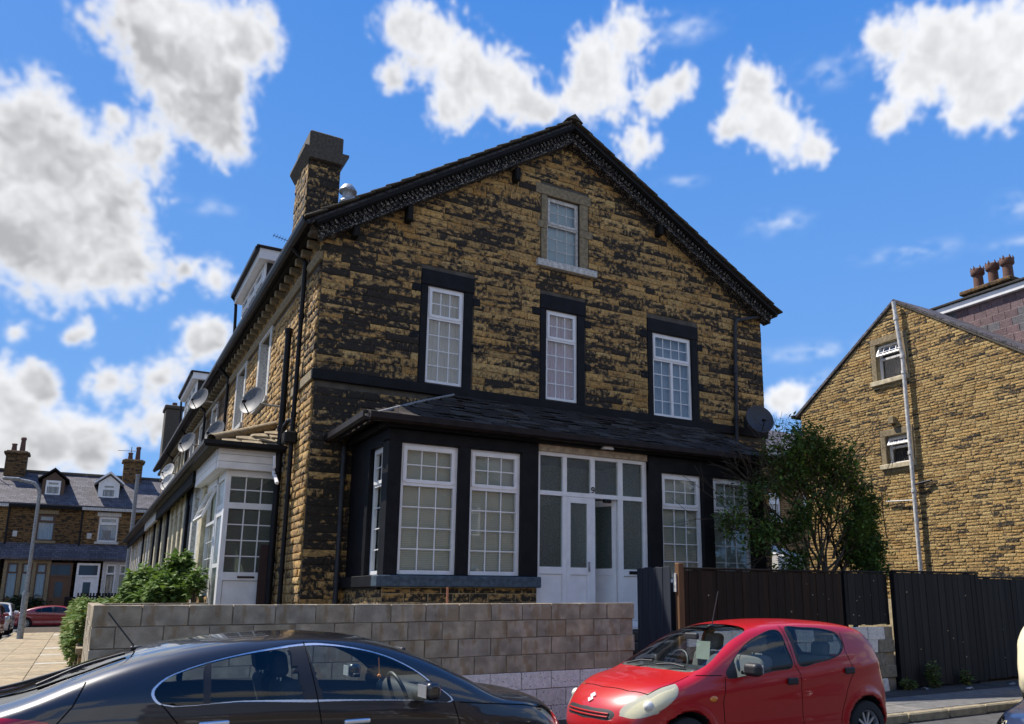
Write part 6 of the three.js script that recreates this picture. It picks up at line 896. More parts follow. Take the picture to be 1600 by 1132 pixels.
function segD(p, x, y, closed) { let d = 1e9; for (let i = 0; i < p.length - (closed ? 0 : 1); i++) { const a = p[i], b = p[(i + 1) % p.length], ux = b[0] - a[0], uy = b[1] - a[1], t = clamp(((x - a[0]) * ux + (y - a[1]) * uy) / (ux * ux + uy * uy || 1)), dx = x - a[0] - ux * t, dy = y - a[1] - uy * t; d = Math.min(d, dx * dx + dy * dy); } return Math.sqrt(d); }
const roundPoly = (p, n = 4) => { const c = new THREE.CatmullRomCurve3(p.map((q) => V(q[0], q[1], 0)), true, 'centripetal'); return c.getPoints(p.length * n).slice(0, -1).map((q) => [q.x, q.y]); };
function carShape(s) {
  const Tf = curve(s.top), Wf = curve(s.width), Nf = curve(s.nose), Rf = curve(s.tail), Bf = curve(s.belt), F0 = curve(s.floor);
  const f = (x, y, z) => {
    const az = Math.abs(z), e = 0.01, tx = Tf(x), sl = (Tf(x + e) - tx) / e, a = (y - tx + s.crown * z * z) / Math.sqrt(1 + sl * sl), up = y - Bf(x), k = 0.5 * (up + Math.sqrt(up * up + 0.0016)), lo = 0.62 - y;
    const w = Wf(x) - s.tumble * k - s.curl * k * k - (lo > 0 ? 0.16 * lo * lo : 0.05 * lo * lo) + s.shoulder * Math.exp(-((up + 0.13) * (up + 0.13)) / 0.006) - (s.scallop ?? 0) * Math.exp(-((y - 0.5) * (y - 0.5)) / 0.012);
    let v = smax(a, az - w, 0.085); v = smax(v, x - Nf(y) + s.frontCurve * z * z + s.frontCurve * 0.9 * z ** 4, 0.07); v = smax(v, Rf(y) - x + s.rearCurve * z * z, 0.07); v = smax(v, F0(x) - y, 0.05);
    for (const wx of s.axles) { const d = Math.hypot(x - wx, y - s.wheel), c = s.arch - d; if (az > 0.42) { v += 0.016 * Math.exp(-((d - s.arch - 0.03) ** 2) / 0.002) * -1 * (az > 0.6 ? 1 : 0); v = Math.max(v, c); } }
    return v;
  };
  const cell = s.cell, x0 = s.tail[0][1] - 0.25, x1 = s.nose[0][1] + 0.35, y0 = 0.1, y1 = 1.62, z0 = -1.05, nx = Math.ceil((x1 - x0) / cell), ny = Math.ceil((y1 - y0) / (cell * 0.9)), nz = Math.ceil(2.1 / cell), dx = (x1 - x0) / nx, dy = (y1 - y0) / ny, dz = 2.1 / nz;
  const G = new Float32Array((nx + 1) * (ny + 1) * (nz + 1)), id = (i, j, k) => (i * (ny + 1) + j) * (nz + 1) + k;
  for (let i = 0; i <= nx; i++) for (let j = 0; j <= ny; j++) for (let k = 0; k <= nz; k++) G[id(i, j, k)] = f(x0 + i * dx, y0 + j * dy, z0 + k * dz);
  const grad = (p) => { const e = 0.004, g = [f(p[0] + e, p[1], p[2]) - f(p[0] - e, p[1], p[2]), f(p[0], p[1] + e, p[2]) - f(p[0], p[1] - e, p[2]), f(p[0], p[1], p[2] + e) - f(p[0], p[1], p[2] - e)]; return g.map((v) => v / (2 * e)); };
  const vert = new Map(), P = [], N = [];
  const vertexOf = (i, j, k) => {
    const q = id(i, j, k); if (vert.has(q)) return vert.get(q);
    let sx = 0, sy = 0, sz = 0, n = 0;
    for (const [a, b] of [[[0, 0, 0], [1, 0, 0]], [[0, 1, 0], [1, 1, 0]], [[0, 0, 1], [1, 0, 1]], [[0, 1, 1], [1, 1, 1]], [[0, 0, 0], [0, 1, 0]], [[1, 0, 0], [1, 1, 0]], [[0, 0, 1], [0, 1, 1]], [[1, 0, 1], [1, 1, 1]], [[0, 0, 0], [0, 0, 1]], [[1, 0, 0], [1, 0, 1]], [[0, 1, 0], [0, 1, 1]], [[1, 1, 0], [1, 1, 1]]]) { const u = G[id(i + a[0], j + a[1], k + a[2])], w = G[id(i + b[0], j + b[1], k + b[2])]; if ((u < 0) !== (w < 0)) { const t = u / (u - w); sx += i + lerp(a[0], b[0], t); sy += j + lerp(a[1], b[1], t); sz += k + lerp(a[2], b[2], t); n++; } }
    let p = [x0 + sx / n * dx, y0 + sy / n * dy, z0 + sz / n * dz], g;
    for (let it = 0; it < 2; it++) { g = grad(p); const l2 = g[0] ** 2 + g[1] ** 2 + g[2] ** 2, v = clamp(f(...p) / (l2 || 1), -cell * 0.5, cell * 0.5); p = p.map((c, m) => c - g[m] * v); }
    g = grad(p); const l = Math.hypot(...g) || 1; P.push(p); N.push(g.map((v) => v / l)); vert.set(q, P.length - 1); return P.length - 1;
  };
  const faces = [];
  for (let i = 1; i < nx; i++) for (let j = 1; j < ny; j++) for (let k = 1; k < nz; k++) {
    const a = G[id(i, j, k)] < 0, q = (A, B, C, D, fl) => { const v = [A, B, C, D].map((c) => vertexOf(...c)); faces.push(fl ? [v[0], v[1], v[2]] : [v[2], v[1], v[0]], fl ? [v[0], v[2], v[3]] : [v[3], v[2], v[0]]); };
    if (a !== G[id(i + 1, j, k)] < 0) q([i, j - 1, k - 1], [i, j, k - 1], [i, j, k], [i, j - 1, k], a);
    if (a !== G[id(i, j + 1, k)] < 0) q([i - 1, j, k - 1], [i - 1, j, k], [i, j, k], [i, j, k - 1], a);
    if (a !== G[id(i, j, k + 1)] < 0) q([i - 1, j - 1, k], [i, j - 1, k], [i, j, k], [i - 1, j, k], a);
  }
  // cut into parts
  const parts = {}, inward = new MB();
  const at2 = (view, p) => view === 'side' ? [p[0], p[1]] : view === 'top' ? [p[0], Math.abs(p[2])] : view === 'rear' || view === 'front' ? [Math.abs(p[2]), p[1]] : [p[0], p[1]];
  const faceOk = (view, n) => view === 'side' ? Math.abs(n[2]) > 0.38 : view === 'top' ? n[1] > 0.12 : view === 'front' ? n[0] > 0.12 : n[0] < -0.12;
  const inWell = (p) => s.axles.some((wx) => Math.hypot(p[0] - wx, p[1] - s.wheel) < s.arch + 0.004);
  const find = (p, n) => {
    if (inWell(p)) return ['wheel_well', 1];
    let who = 'body', d = 1; 
    for (const r of s.seams) if (faceOk(r.view, n)) { const q = at2(r.view, p), e = segD(r.line, ...q, r.closed); d = Math.min(d, Math.abs(e - 0.0045)); if (e < 0.0045 && who === 'body') who = 'shut_line'; }
    for (const r of s.areas) if (faceOk(r.view, n) && (!r.when || r.when(p, n))) { const q = at2(r.view, p); if (q[0] < r.box[0] || q[0] > r.box[1] || q[1] < r.box[2] || q[1] > r.box[3]) continue; d = Math.min(d, segD(r.poly, ...q, true)); if (inPoly(r.poly, ...q)) { if (who === 'body' || r.over) who = r.id; } }
    return [who, d];
  };
  for (const r of s.areas) { const xs = r.poly.map((q) => q[0]), ys = r.poly.map((q) => q[1]); r.box = [Math.min(...xs) - 0.08, Math.max(...xs) + 0.08, Math.min(...ys) - 0.08, Math.max(...ys) + 0.08]; }
  const emit = (a, b, c, na, nb, nc, depth) => {
    const m = a.map((v, i) => (v + b[i] + c[i]) / 3), n = na.map((v, i) => (v + nb[i] + nc[i]) / 3), big = Math.max(Math.hypot(a[0] - b[0], a[1] - b[1], a[2] - b[2]), Math.hypot(b[0] - c[0], b[1] - c[1], b[2] - c[2]), Math.hypot(c[0] - a[0], c[1] - a[1], c[2] - a[2])), [who, d] = find(m, n);
    if (d < big * 0.75 && big > s.fine && depth < 6) {
      const h = (p, q) => p.map((v, i) => (v + q[i]) / 2), hn = (p, q) => { const r = h(p, q), l = Math.hypot(...r) || 1; return r.map((v) => v / l); }, ab = h(a, b), bc = h(b, c), ca = h(c, a), nab = hn(na, nb), nbc = hn(nb, nc), nca = hn(nc, na);
      emit(a, ab, ca, na, nab, nca, depth + 1); emit(ab, b, bc, nab, nb, nbc, depth + 1); emit(ca, bc, c, nca, nbc, nc, depth + 1); emit(ab, bc, ca, nab, nbc, nca, depth + 1); return;
    }
    const side = m[2] > 0 ? 'P' : 'N', split = s.sided.has(who), key = split ? who + side : who, o = who === 'shut_line' ? -0.007 : who.includes('window') || who.includes('screen') ? -0.004 : 0, off = (p, q, e) => p.map((v, i) => v + q[i] * e);
    (parts[key] ??= new MB()).tri(off(a, na, o), off(b, nb, o), off(c, nc, o), na, nb, nc);
    if (!/window|screen|shut|wheel|headlight/.test(who) && m[1] > 0.3) { const e = -0.035, fl = (q) => q.map((v) => -v); inward.tri(off(c, nc, e), off(b, nb, e), off(a, na, e), fl(nc), fl(nb), fl(na)); }
    if (who === 'headlight') (parts['reflector' + side] ??= new MB()).tri(off(a, na, -0.03), off(b, nb, -0.03), off(c, nc, -0.03), na, nb, nc);
  };
  for (const [a, b, c] of faces) emit(P[a], P[b], P[c], N[a], N[b], N[c], 0);
  const geos = {}; for (const k in parts) geos[k] = parts[k].geometry(); geos.interior_trim = inward.geometry();
  return { geos, f, s, zAt: (x, y) => { let lo = 0, hi = 1.2; for (let i = 0; i < 30; i++) { const m = (lo + hi) / 2; f(x, y, m) < 0 ? lo = m : hi = m; } return lo; }, yAt: (x, z) => { let lo = 0.6, hi = 1.7; for (let i = 0; i < 30; i++) { const m = (lo + hi) / 2; f(x, m, z) < 0 ? lo = m : hi = m; } return lo; }, xAt: (y, z, sg = 1) => { let lo = 0, hi = 3.2; for (let i = 0; i < 30; i++) { const m = (lo + hi) / 2; f(sg * m, y, z) < 0 ? lo = m : hi = m; } return sg * lo; } };
}
const cm = {
  hazyLens: M('hazed lamp lens', [0.90, 0.87, 0.66], { transmission: 0.55, thickness: 0, roughness: 0.16, clearcoat: 1 }),
  glass: M('car glass', [0.90, 0.97, 0.94], { transmission: 1, thickness: 0, roughness: 0.01, ior: 1.5 }),
  tint: M('tinted car glass', [0.35, 0.40, 0.40], { transmission: 1, thickness: 0, roughness: 0.01, ior: 1.5 }),
  trim: M('dark cabin lining', [0.03, 0.03, 0.032], { roughness: 0.9 }), plastic: M('black car plastic', [0.018, 0.018, 0.02], { roughness: 0.5 }), seat: M('dark seat cloth', [0.022, 0.023, 0.027], { roughness: 0.9 }), paleSeat: M('grey seat cloth', [0.10, 0.10, 0.105], { roughness: 0.9 }),
  chrome: M('satin chrome', [0.80, 0.81, 0.83], { metalness: 0.75, roughness: 0.34 }), shut: M('shut gap shade and wheel well black', [0.006, 0.006, 0.007], { roughness: 0.9 }), tyre: M('tyre rubber', [0.018, 0.018, 0.018], { roughness: 0.85 }), alloy: M('silver wheel', [0.50, 0.51, 0.53], { metalness: 0.7, roughness: 0.35 }),  // shut: panel gap shade painted near-black, also colours the wheel wells
  red: M('red lamp lens', [0.36, 0.006, 0.010], { roughness: 0.12, clearcoat: 1 }), amber: M('amber lens', [0.75, 0.22, 0.02], { roughness: 0.2, clearcoat: 1 }), lens: M('clear lamp lens', [0.93, 0.92, 0.84], { transmission: 1, thickness: 0, roughness: 0.06 }), bowl: M('lamp reflector', [0.74, 0.73, 0.66], { metalness: 0.25, roughness: 0.38 }), hazy: M('hazed cream lamp lens', [0.62, 0.59, 0.42], { roughness: 0.22, clearcoat: 0.8 }), paper: M('sheet of paper', [0.22, 0.25, 0.22], { roughness: 0.9 }),
};
const paint = (name, c, o = {}) => M(name, c, { roughness: 0.34, clearcoat: 1, clearcoatRoughness: 0.035, ...o });
const paintBlack = paint('black car paint', [0.006, 0.006, 0.008]), paintRed = paint('bright red car paint', [0.42, 0.004, 0.006], { clearcoat: 0.65 }), paintDarkRed = paint('dark red car paint', [0.23, 0.008, 0.018]), paintWhite = paint('white car paint', [0.72, 0.73, 0.74]), paintCream = paint('cream car paint', [0.72, 0.66, 0.46]), paintBlue = paint('deep blue car paint', [0.012, 0.024, 0.065]);
const SIDED = new Set(['front_door', 'rear_door', 'front_window', 'rear_window', 'quarter_window', 'headlight', 'tail_light', 'pillar_trim', 'window_trim']);
const inset = (p, e) => { const cx = p.reduce((a, q) => a + q[0], 0) / p.length, cy = p.reduce((a, q) => a + q[1], 0) / p.length; return p.map(([x, y]) => { const l = Math.hypot(x - cx, y - cy); return [x + (cx - x) / l * e, y + (cy - y) / l * e]; }); };
const saloonSpec = (fine, cell) => {
  const dlo = roundPoly([[-0.80, 1.045], [-0.85, 1.12], [-0.79, 1.19], [-0.68, 1.24], [-0.46, 1.30], [-0.2, 1.345], [0.09, 1.375], [0.25, 1.378], [0.47, 1.352], [0.73, 1.285], [0.95, 1.175], [1.06, 1.09], [1.23, 0.945], [0.9, 0.968], [0.3, 1.008], [-0.3, 1.036]]);
  return {
    cell, fine, crown: 0.07, tumble: 0.40, curl: 0.25, shoulder: 0.018, scallop: 0.02, frontCurve: 0.30, rearCurve: 0.16, wheel: 0.335, arch: 0.375, axles: [1.42, -1.32], sided: SIDED,
    top: [[-2.45, 1.00], [-2.2, 1.045], [-1.85, 1.075], [-1.6, 1.135], [-1.3, 1.25], [-1.0, 1.345], [-0.7, 1.41], [-0.4, 1.448], [0, 1.47], [0.3, 1.465], [0.67, 1.425], [1.06, 1.305], [1.42, 1.14], [1.62, 1.035], [1.76, 0.985], [2.1, 0.93], [2.38, 0.85], [2.57, 0.74]],
    width: [[-2.45, 0.80], [-2.0, 0.89], [-1.3, 0.925], [0, 0.925], [1.3, 0.92], [1.9, 0.88], [2.45, 0.76]], nose: [[0.2, 2.48], [0.45, 2.54], [0.62, 2.52], [0.75, 2.45], [0.9, 2.30], [1.4, 1.8]], tail: [[0.2, -2.34], [0.45, -2.43], [0.7, -2.42], [1.0, -2.38], [1.2, -2.3]], belt: [[-2.45, 1.09], [-0.8, 1.055], [0.06, 1.025], [1.23, 0.945], [2.45, 0.80]], floor: [[-2.45, 0.34], [-1.9, 0.22], [1.9, 0.2], [2.45, 0.3]],
    seams: [{ view: 'side', line: [[-0.80, 1.04], [-0.70, 0.92], [-0.82, 0.72], [-0.92, 0.45], [-0.88, 0.26]] }, { view: 'side', line: [[0.13, 1.40], [0.20, 1.02], [0.23, 0.85], [0.24, 0.26]] }, { view: 'side', line: [[1.24, 0.94], [1.29, 0.77], [1.28, 0.28]] }, { view: 'side', line: [[-1.24, 1.20], [-1.30, 1.06], [-1.40, 0.93]] }, { view: 'side', line: [[1.30, 0.925], [1.9, 0.86], [2.15, 0.81]] }, { view: 'top', line: [[-1.85, 0.0], [-1.80, 0.62], [-1.3, 0.66]] }],
    areas: [
      { id: 'quarter_window', view: 'side', poly: dlo, when: (p) => p[0] < -0.545 }, { id: 'rear_window', view: 'side', poly: dlo, when: (p) => p[0] >= -0.505 && p[0] < 0.06 - (p[1] - 1.2) * 0.28 }, { id: 'front_window', view: 'side', poly: dlo, when: (p) => p[0] > 0.19 - (p[1] - 1.2) * 0.28 && p[0] < 1.09 }, { id: 'pillar_trim', view: 'side', poly: dlo },
      { id: 'window_trim', view: 'side', poly: inset(dlo, -0.019), over: false },
      { id: 'windscreen', view: 'top', poly: [[1.66, 0], [1.60, 0.40], [1.45, 0.66], [1.25, 0.69], [0.86, 0.60], [0.70, 0.40], [0.66, 0]], when: (p, n) => p[1] > 0.9 }, { id: 'rear_screen', view: 'top', poly: [[-0.93, 0], [-0.97, 0.5], [-1.08, 0.60], [-1.45, 0.64], [-1.72, 0.60], [-1.80, 0.4], [-1.84, 0]] },
      { id: 'headlight', view: 'side', poly: roundPoly([[2.02, 0.845], [2.22, 0.81], [2.42, 0.75], [2.52, 0.67], [2.50, 0.60], [2.3, 0.645], [2.15, 0.73]]), when: (p) => Math.abs(p[2]) > 0.4 }, { id: 'tail_light', view: 'side', poly: roundPoly([[-1.40, 0.965], [-1.65, 1.015], [-2.1, 1.03], [-2.5, 1.02], [-2.5, 0.86], [-2.1, 0.87], [-1.65, 0.92]]), when: (p) => Math.abs(p[2]) > 0.35 }, { id: 'tail_light', view: 'rear', poly: [[0.35, 0.86], [0.9, 0.86], [0.9, 0.99], [0.35, 0.97]] },
      { id: 'front_grille', view: 'front', poly: [[0, 0.42], [0.48, 0.44], [0.5, 0.6], [0, 0.62]] },
      { id: 'front_door', view: 'side', poly: [[0.245, 0.25], [0.23, 0.85], [0.2, 1.02], [0.13, 1.40], [0.7, 1.3], [1.24, 0.94], [1.29, 0.77], [1.28, 0.27]] }, { id: 'rear_door', view: 'side', poly: [[0.235, 0.25], [0.22, 0.85], [0.19, 1.02], [0.12, 1.40], [-0.5, 1.33], [-0.84, 1.15], [-0.80, 1.04], [-0.70, 0.92], [-0.82, 0.72], [-0.92, 0.45], [-0.88, 0.25]] },
    ],
  };
};
const hatchSpec = (fine, cell) => {
  const fw = roundPoly([[0.56, 1.04], [0.33, 1.20], [0.05, 1.315], [-0.18, 1.37], [-0.255, 1.35], [-0.27, 1.2], [-0.285, 1.0], [0.0, 0.965], [0.35, 0.935], [0.62, 0.925], [0.63, 0.97]], 5), rw = roundPoly([[-0.375, 1.385], [-0.65, 1.385], [-0.95, 1.36], [-1.10, 1.31], [-1.13, 1.20], [-1.07, 1.12], [-0.95, 1.07], [-0.70, 1.03], [-0.40, 1.005], [-0.375, 1.2]], 5);
  const lamp = roundPoly([[1.80, 0.66], [1.70, 0.80], [1.52, 0.87], [1.25, 0.905], [1.25, 0.82], [1.40, 0.69], [1.60, 0.60], [1.76, 0.595]], 4);
  return {
    cell, fine, crown: 0.085, tumble: 0.22, curl: 0.26, shoulder: 0.02, scallop: 0.015, frontCurve: 0.34, rearCurve: 0.18, wheel: 0.285, arch: 0.34, axles: [1.14, -1.45], sided: SIDED,
    top: [[-2.0, 1.25], [-1.8, 1.36], [-1.6, 1.415], [-1.2, 1.462], [-0.7, 1.482], [-0.25, 1.470], [0.1, 1.425], [0.35, 1.345], [0.65, 1.20], [0.95, 1.045], [1.12, 0.985], [1.35, 0.94], [1.58, 0.875], [1.75, 0.79], [1.9, 0.68]],
    width: [[-2.0, 0.72], [-1.5, 0.795], [-0.6, 0.80], [0.8, 0.80], [1.3, 0.79], [1.9, 0.68]], nose: [[0.2, 1.84], [0.42, 1.895], [0.58, 1.88], [0.72, 1.80], [0.85, 1.66], [1.3, 1.2]], tail: [[0.2, -1.90], [0.45, -1.985], [0.62, -1.97], [0.9, -1.90], [1.15, -1.80], [1.35, -1.66], [1.5, -1.5]], belt: [[-2.0, 1.16], [-1.1, 1.06], [-0.3, 0.99], [0.65, 0.925], [1.3, 0.86], [1.9, 0.7]], floor: [[-2.0, 0.30], [-1.5, 0.2], [1.4, 0.18], [1.9, 0.24]],
    seams: [{ view: 'side', line: [[0.66, 0.93], [0.71, 0.70], [0.66, 0.30], [0.62, 0.24]] }, { view: 'side', line: [[-0.315, 1.42], [-0.33, 1.0], [-0.38, 0.92], [-0.43, 0.24]] }, { view: 'side', line: [[-1.16, 1.32], [-1.14, 1.12], [-1.22, 0.9], [-1.10, 0.7], [-1.0, 0.42], [-0.98, 0.24]] }, { view: 'side', line: [[0.70, 0.945], [1.0, 0.955], [1.17, 0.925]] }, { view: 'top', line: [[1.04, 0.66], [1.3, 0.68], [1.52, 0.62], [1.60, 0.4], [1.64, 0]] }, { view: 'side', line: [[0.72, 1.16], [0.3, 1.375], [-0.1, 1.435], [-0.7, 1.445], [-1.25, 1.415]] }],
    areas: [
      { id: 'front_window', view: 'side', poly: fw, when: (p) => p[0] < 0.50 }, { id: 'pillar_trim', view: 'side', poly: fw }, { id: 'rear_window', view: 'side', poly: rw, when: (p) => p[0] < -0.405 }, { id: 'pillar_trim', view: 'side', poly: rw }, { id: 'pillar_trim', view: 'side', poly: inset(fw, -0.012) }, { id: 'pillar_trim', view: 'side', poly: inset(rw, -0.012) },
      { id: 'windscreen', view: 'top', poly: roundPoly([[1.07, 0], [1.05, 0.35], [0.98, 0.62], [0.80, 0.67], [0.45, 0.585], [0.17, 0.545], [0.10, 0.45], [0.07, 0], [0.1, -0.3], [0.9, -0.3]], 4) }, { id: 'rear_screen', view: 'rear', poly: [[0, 1.02], [0.52, 1.03], [0.55, 1.12], [0.46, 1.34], [0, 1.36]] },
      { id: 'headlight', view: 'side', poly: lamp, when: (p) => Math.abs(p[2]) > 0.36 }, { id: 'headlight', view: 'front', poly: roundPoly([[0.47, 0.63], [0.56, 0.585], [0.70, 0.60], [0.82, 0.72], [0.80, 0.86], [0.66, 0.83], [0.52, 0.73]], 4), when: (p) => p[0] > 1.48 && Math.abs(p[2]) > 0.36 }, { id: 'tail_light', view: 'side', poly: roundPoly([[-1.80, 1.02], [-1.95, 1.02], [-2.05, 0.62], [-1.93, 0.62], [-1.85, 0.8]]), when: (p) => Math.abs(p[2]) > 0.4 },
      { id: 'front_grille', view: 'front', poly: roundPoly([[-0.3, 0.545], [0.15, 0.545], [0.40, 0.555], [0.43, 0.60], [0.38, 0.635], [0.1, 0.64], [-0.3, 0.64]], 4), when: (p) => p[0] > 1.6 }, { id: 'lower_grille', view: 'front', poly: [[0, 0.28], [0.5, 0.28], [0.55, 0.42], [0, 0.42]], when: (p) => p[0] > 1.5 },
      { id: 'front_door', view: 'side', poly: [[0.655, 0.93], [0.70, 0.70], [0.65, 0.30], [0.62, 0.22], [-0.425, 0.22], [-0.375, 0.92], [-0.325, 1.0], [-0.31, 1.42], [0.1, 1.40], [0.5, 1.24]] }, { id: 'rear_door', view: 'side', poly: [[-0.435, 0.22], [-0.385, 0.92], [-0.335, 1.0], [-0.32, 1.42], [-0.8, 1.43], [-1.16, 1.37], [-1.14, 1.12], [-1.22, 0.9], [-1.10, 0.7], [-1.0, 0.42], [-0.98, 0.22]] },
    ],
  };
};
const wheelGeo = {};
function makeCar(shape, label, col, o) {
  const g = thing(o.name ?? 'parked_car', label, 'car', o.group), s = shape.s, mats2 = { body: col, front_door: col, rear_door: col, front_window: cm.glass, rear_window: o.tint ? cm.tint : cm.glass, quarter_window: o.tint ? cm.tint : cm.glass, windscreen: cm.glass, rear_screen: cm.tint, shut_line: cm.shut, wheel_well: cm.shut, headlight: o.hazy ? cm.hazyLens : cm.lens, reflector: o.hazy ? cm.hazy : cm.bowl, tail_light: cm.red, pillar_trim: cm.plastic, window_trim: o.chrome ? cm.chrome : cm.plastic, front_grille: cm.plastic, lower_grille: cm.plastic, interior_trim: cm.trim };
  const doors = {};
  for (const k in shape.geos) { const nm = SIDED.has(k.slice(0, -1)) || k.startsWith('reflector') ? k.slice(0, -1) : k; if (!mats2[nm]) continue; const m = new THREE.Mesh(shape.geos[k], mats2[nm]); m.name = nm; add(m, g); if (nm.endsWith('_door')) doors[k] = m; }
  wheelGeo[s.wheel] ??= (() => { const r = s.wheel, w = 0.19, rot = new THREE.Matrix4().makeRotationX(Math.PI / 2), ty = new MB().lathe([[r * 0.66, -w / 2], [r * 0.93, -w / 2], [r, -w / 2 + 0.03], [r, w / 2 - 0.03], [r * 0.93, w / 2], [r * 0.66, w / 2]], 36, rot), rim = new MB().lathe([[r * 0.665, -0.08], [r * 0.665, w / 2 - 0.01], [r * 0.60, w / 2 - 0.02], [r * 0.58, w / 2 - 0.06], [r * 0.58, -0.08]], 36, rot).cyl(0, 0, w / 2 - 0.05, r * 0.17, r * 0.15, 0.05, 16, [Math.PI / 2, 0, 0]); for (let i = 0; i < 10; i++) { const a = i * Math.PI / 5, M2 = new THREE.Matrix4().makeRotationZ(a).multiply(new THREE.Matrix4().makeTranslation(r * 0.38, 0, w / 2 - 0.045)); rim.geo(new THREE.BoxGeometry(r * 0.46, r * 0.09, 0.025), M2); } return [ty.geometry(), rim.geometry(), new MB().cyl(0, 0, 0, r * 0.57, r * 0.57, 0.04, 24, [Math.PI / 2, 0, 0]).geometry()]; })();
  for (const ax of s.axles) for (const sd of [1, -1]) { const w = pieceMesh('wheel', wheelGeo[s.wheel][0], cm.tyre, g); w.position.set(ax, s.wheel, sd * (s.width[2][1] - 0.125)); if (sd < 0) w.rotation.y = Math.PI; pieceMesh('rim', wheelGeo[s.wheel][1], cm.alloy, w); pieceMesh('brake_disc', wheelGeo[s.wheel][2], cm.plastic, w); }
  const mir = o.mirror; for (const sd of [1, -1]) { const z = shape.zAt(mir[0], mir[1] - 0.05), m = new MB().geo(new RoundedBoxGeometry(0.12, 0.13, 0.20, 3, 0.045), new THREE.Matrix4().makeTranslation(mir[0], mir[1], sd * (z + 0.13))).build('door_mirror', o.mirrorMat ?? col, g); one('mirror_glass', cm.chrome, m, mir[0] - 0.068, mir[0] - 0.061, mir[1] - 0.045, mir[1] + 0.045, sd > 0 ? z + 0.05 : -(z + 0.21), sd > 0 ? z + 0.21 : -(z + 0.05)); new MB().cbox(mir[0] - 0.03, mir[0] + 0.03, mir[1] - 0.055, mir[1] - 0.02, sd > 0 ? z - 0.03 : -(z + 0.06), sd > 0 ? z + 0.06 : -(z - 0.03), 0.008).build('mirror_stalk', cm.plastic, m); }
  for (const [hx, hy, dk] of o.handles ?? []) for (const sd of [1, -1]) { const z = shape.zAt(hx, hy), par = doors[dk + (sd > 0 ? 'P' : 'N')] ?? g; const hm = new MB().geo(new RoundedBoxGeometry(...(o.handleSize ?? [0.19, 0.035, 0.04]), 3, 0.014), new THREE.Matrix4().makeTranslation(hx, hy, sd * (z + 0.018))).build('handle', o.handleMat ?? col, par); }
  // cabin
  const R = (w, h, d, r, x, y, z, tilt = 0) => new MB().geo(new RoundedBoxGeometry(w, h, d, 4, r), new THREE.Matrix4().makeRotationZ(tilt).setPosition(x, y, z)), sm = o.seat ?? cm.seat;
  const fx = o.front, rx = o.rear, sy = o.seatY ?? 0;
  for (const z of [0.36, -0.36]) { const st = R(0.16, 0.62, 0.5, 0.06, fx, 0.80 + sy, z, 0.28).build('front_seat', sm, g); R(0.5, 0.16, 0.5, 0.06, fx + 0.3, 0.5 + sy, z).build('cushion', sm, st); R(0.11, 0.19, 0.27, 0.05, fx - 0.13, 1.21 + sy, z, 0.2).build('headrest', sm, st); new MB().tube([[fx - 0.10, 1.0 + sy, z - 0.06], [fx - 0.13, 1.2 + sy, z - 0.06]], 0.008, 5).tube([[fx - 0.10, 1.0 + sy, z + 0.06], [fx - 0.13, 1.2 + sy, z + 0.06]], 0.008, 5).build('headrest_posts', cm.chrome, st); }
  const rs = R(0.16, 0.56, 1.25, 0.06, rx, 0.78 + sy, 0, 0.25).build('rear_seat', sm, g); for (const z of [0.38, -0.38]) R(0.10, 0.17, 0.25, 0.05, rx - 0.11, 1.13 + sy, z, 0.2).build('headrest', sm, rs);
  const dash = R(0.5, 0.3, 1.4, 0.1, o.dash, 0.86, 0).build('dashboard', cm.plastic, g); const sw = new MB().geo(new THREE.TorusGeometry(0.185, 0.016, 8, 28), new THREE.Matrix4().makeRotationY(Math.PI / 2).premultiply(new THREE.Matrix4().makeRotationZ(0.4)).setPosition(o.dash - 0.36, 0.95, 0.36 * (o.wheelSide ?? 1))).build('steering_wheel', cm.plastic, g);
  R(0.05, 0.07, 0.22, 0.02, o.dash - 0.3 + (o.rearMirror ?? 0), o.rmy ?? 1.30, 0).build('rear_view_mirror', cm.plastic, g);
  one('cabin_floor', cm.trim, g, rx - 0.3, o.dash, 0.26, 0.30, -0.66, 0.66);
  if (o.aerial) { const [ax, lean, len] = o.aerial, y = shape.yAt(ax, 0); new MB().tube([[ax, y - 0.01, o.aerialZ ?? 0], [ax + lean * len, y + len * 0.92, o.aerialZ ?? 0]], 0.006, 6).build('aerial', cm.plastic, g); new MB().geo(new THREE.SphereGeometry(0.035, 10, 6), new THREE.Matrix4().makeScale(1.4, 0.5, 0.8).setPosition(ax, y, o.aerialZ ?? 0)).build('aerial_base', cm.plastic, g); }
  g.position.set(...o.pos); g.rotation.y = o.turn ?? 0; return g;
}
const saloon = carShape(saloonSpec(0.007, 0.045)), hatch = carShape(hatchSpec(0.006, 0.04));
const saloonFar = carShape(saloonSpec(0.03, 0.075)), hatchFar = carShape(hatchSpec(0.03, 0.07));
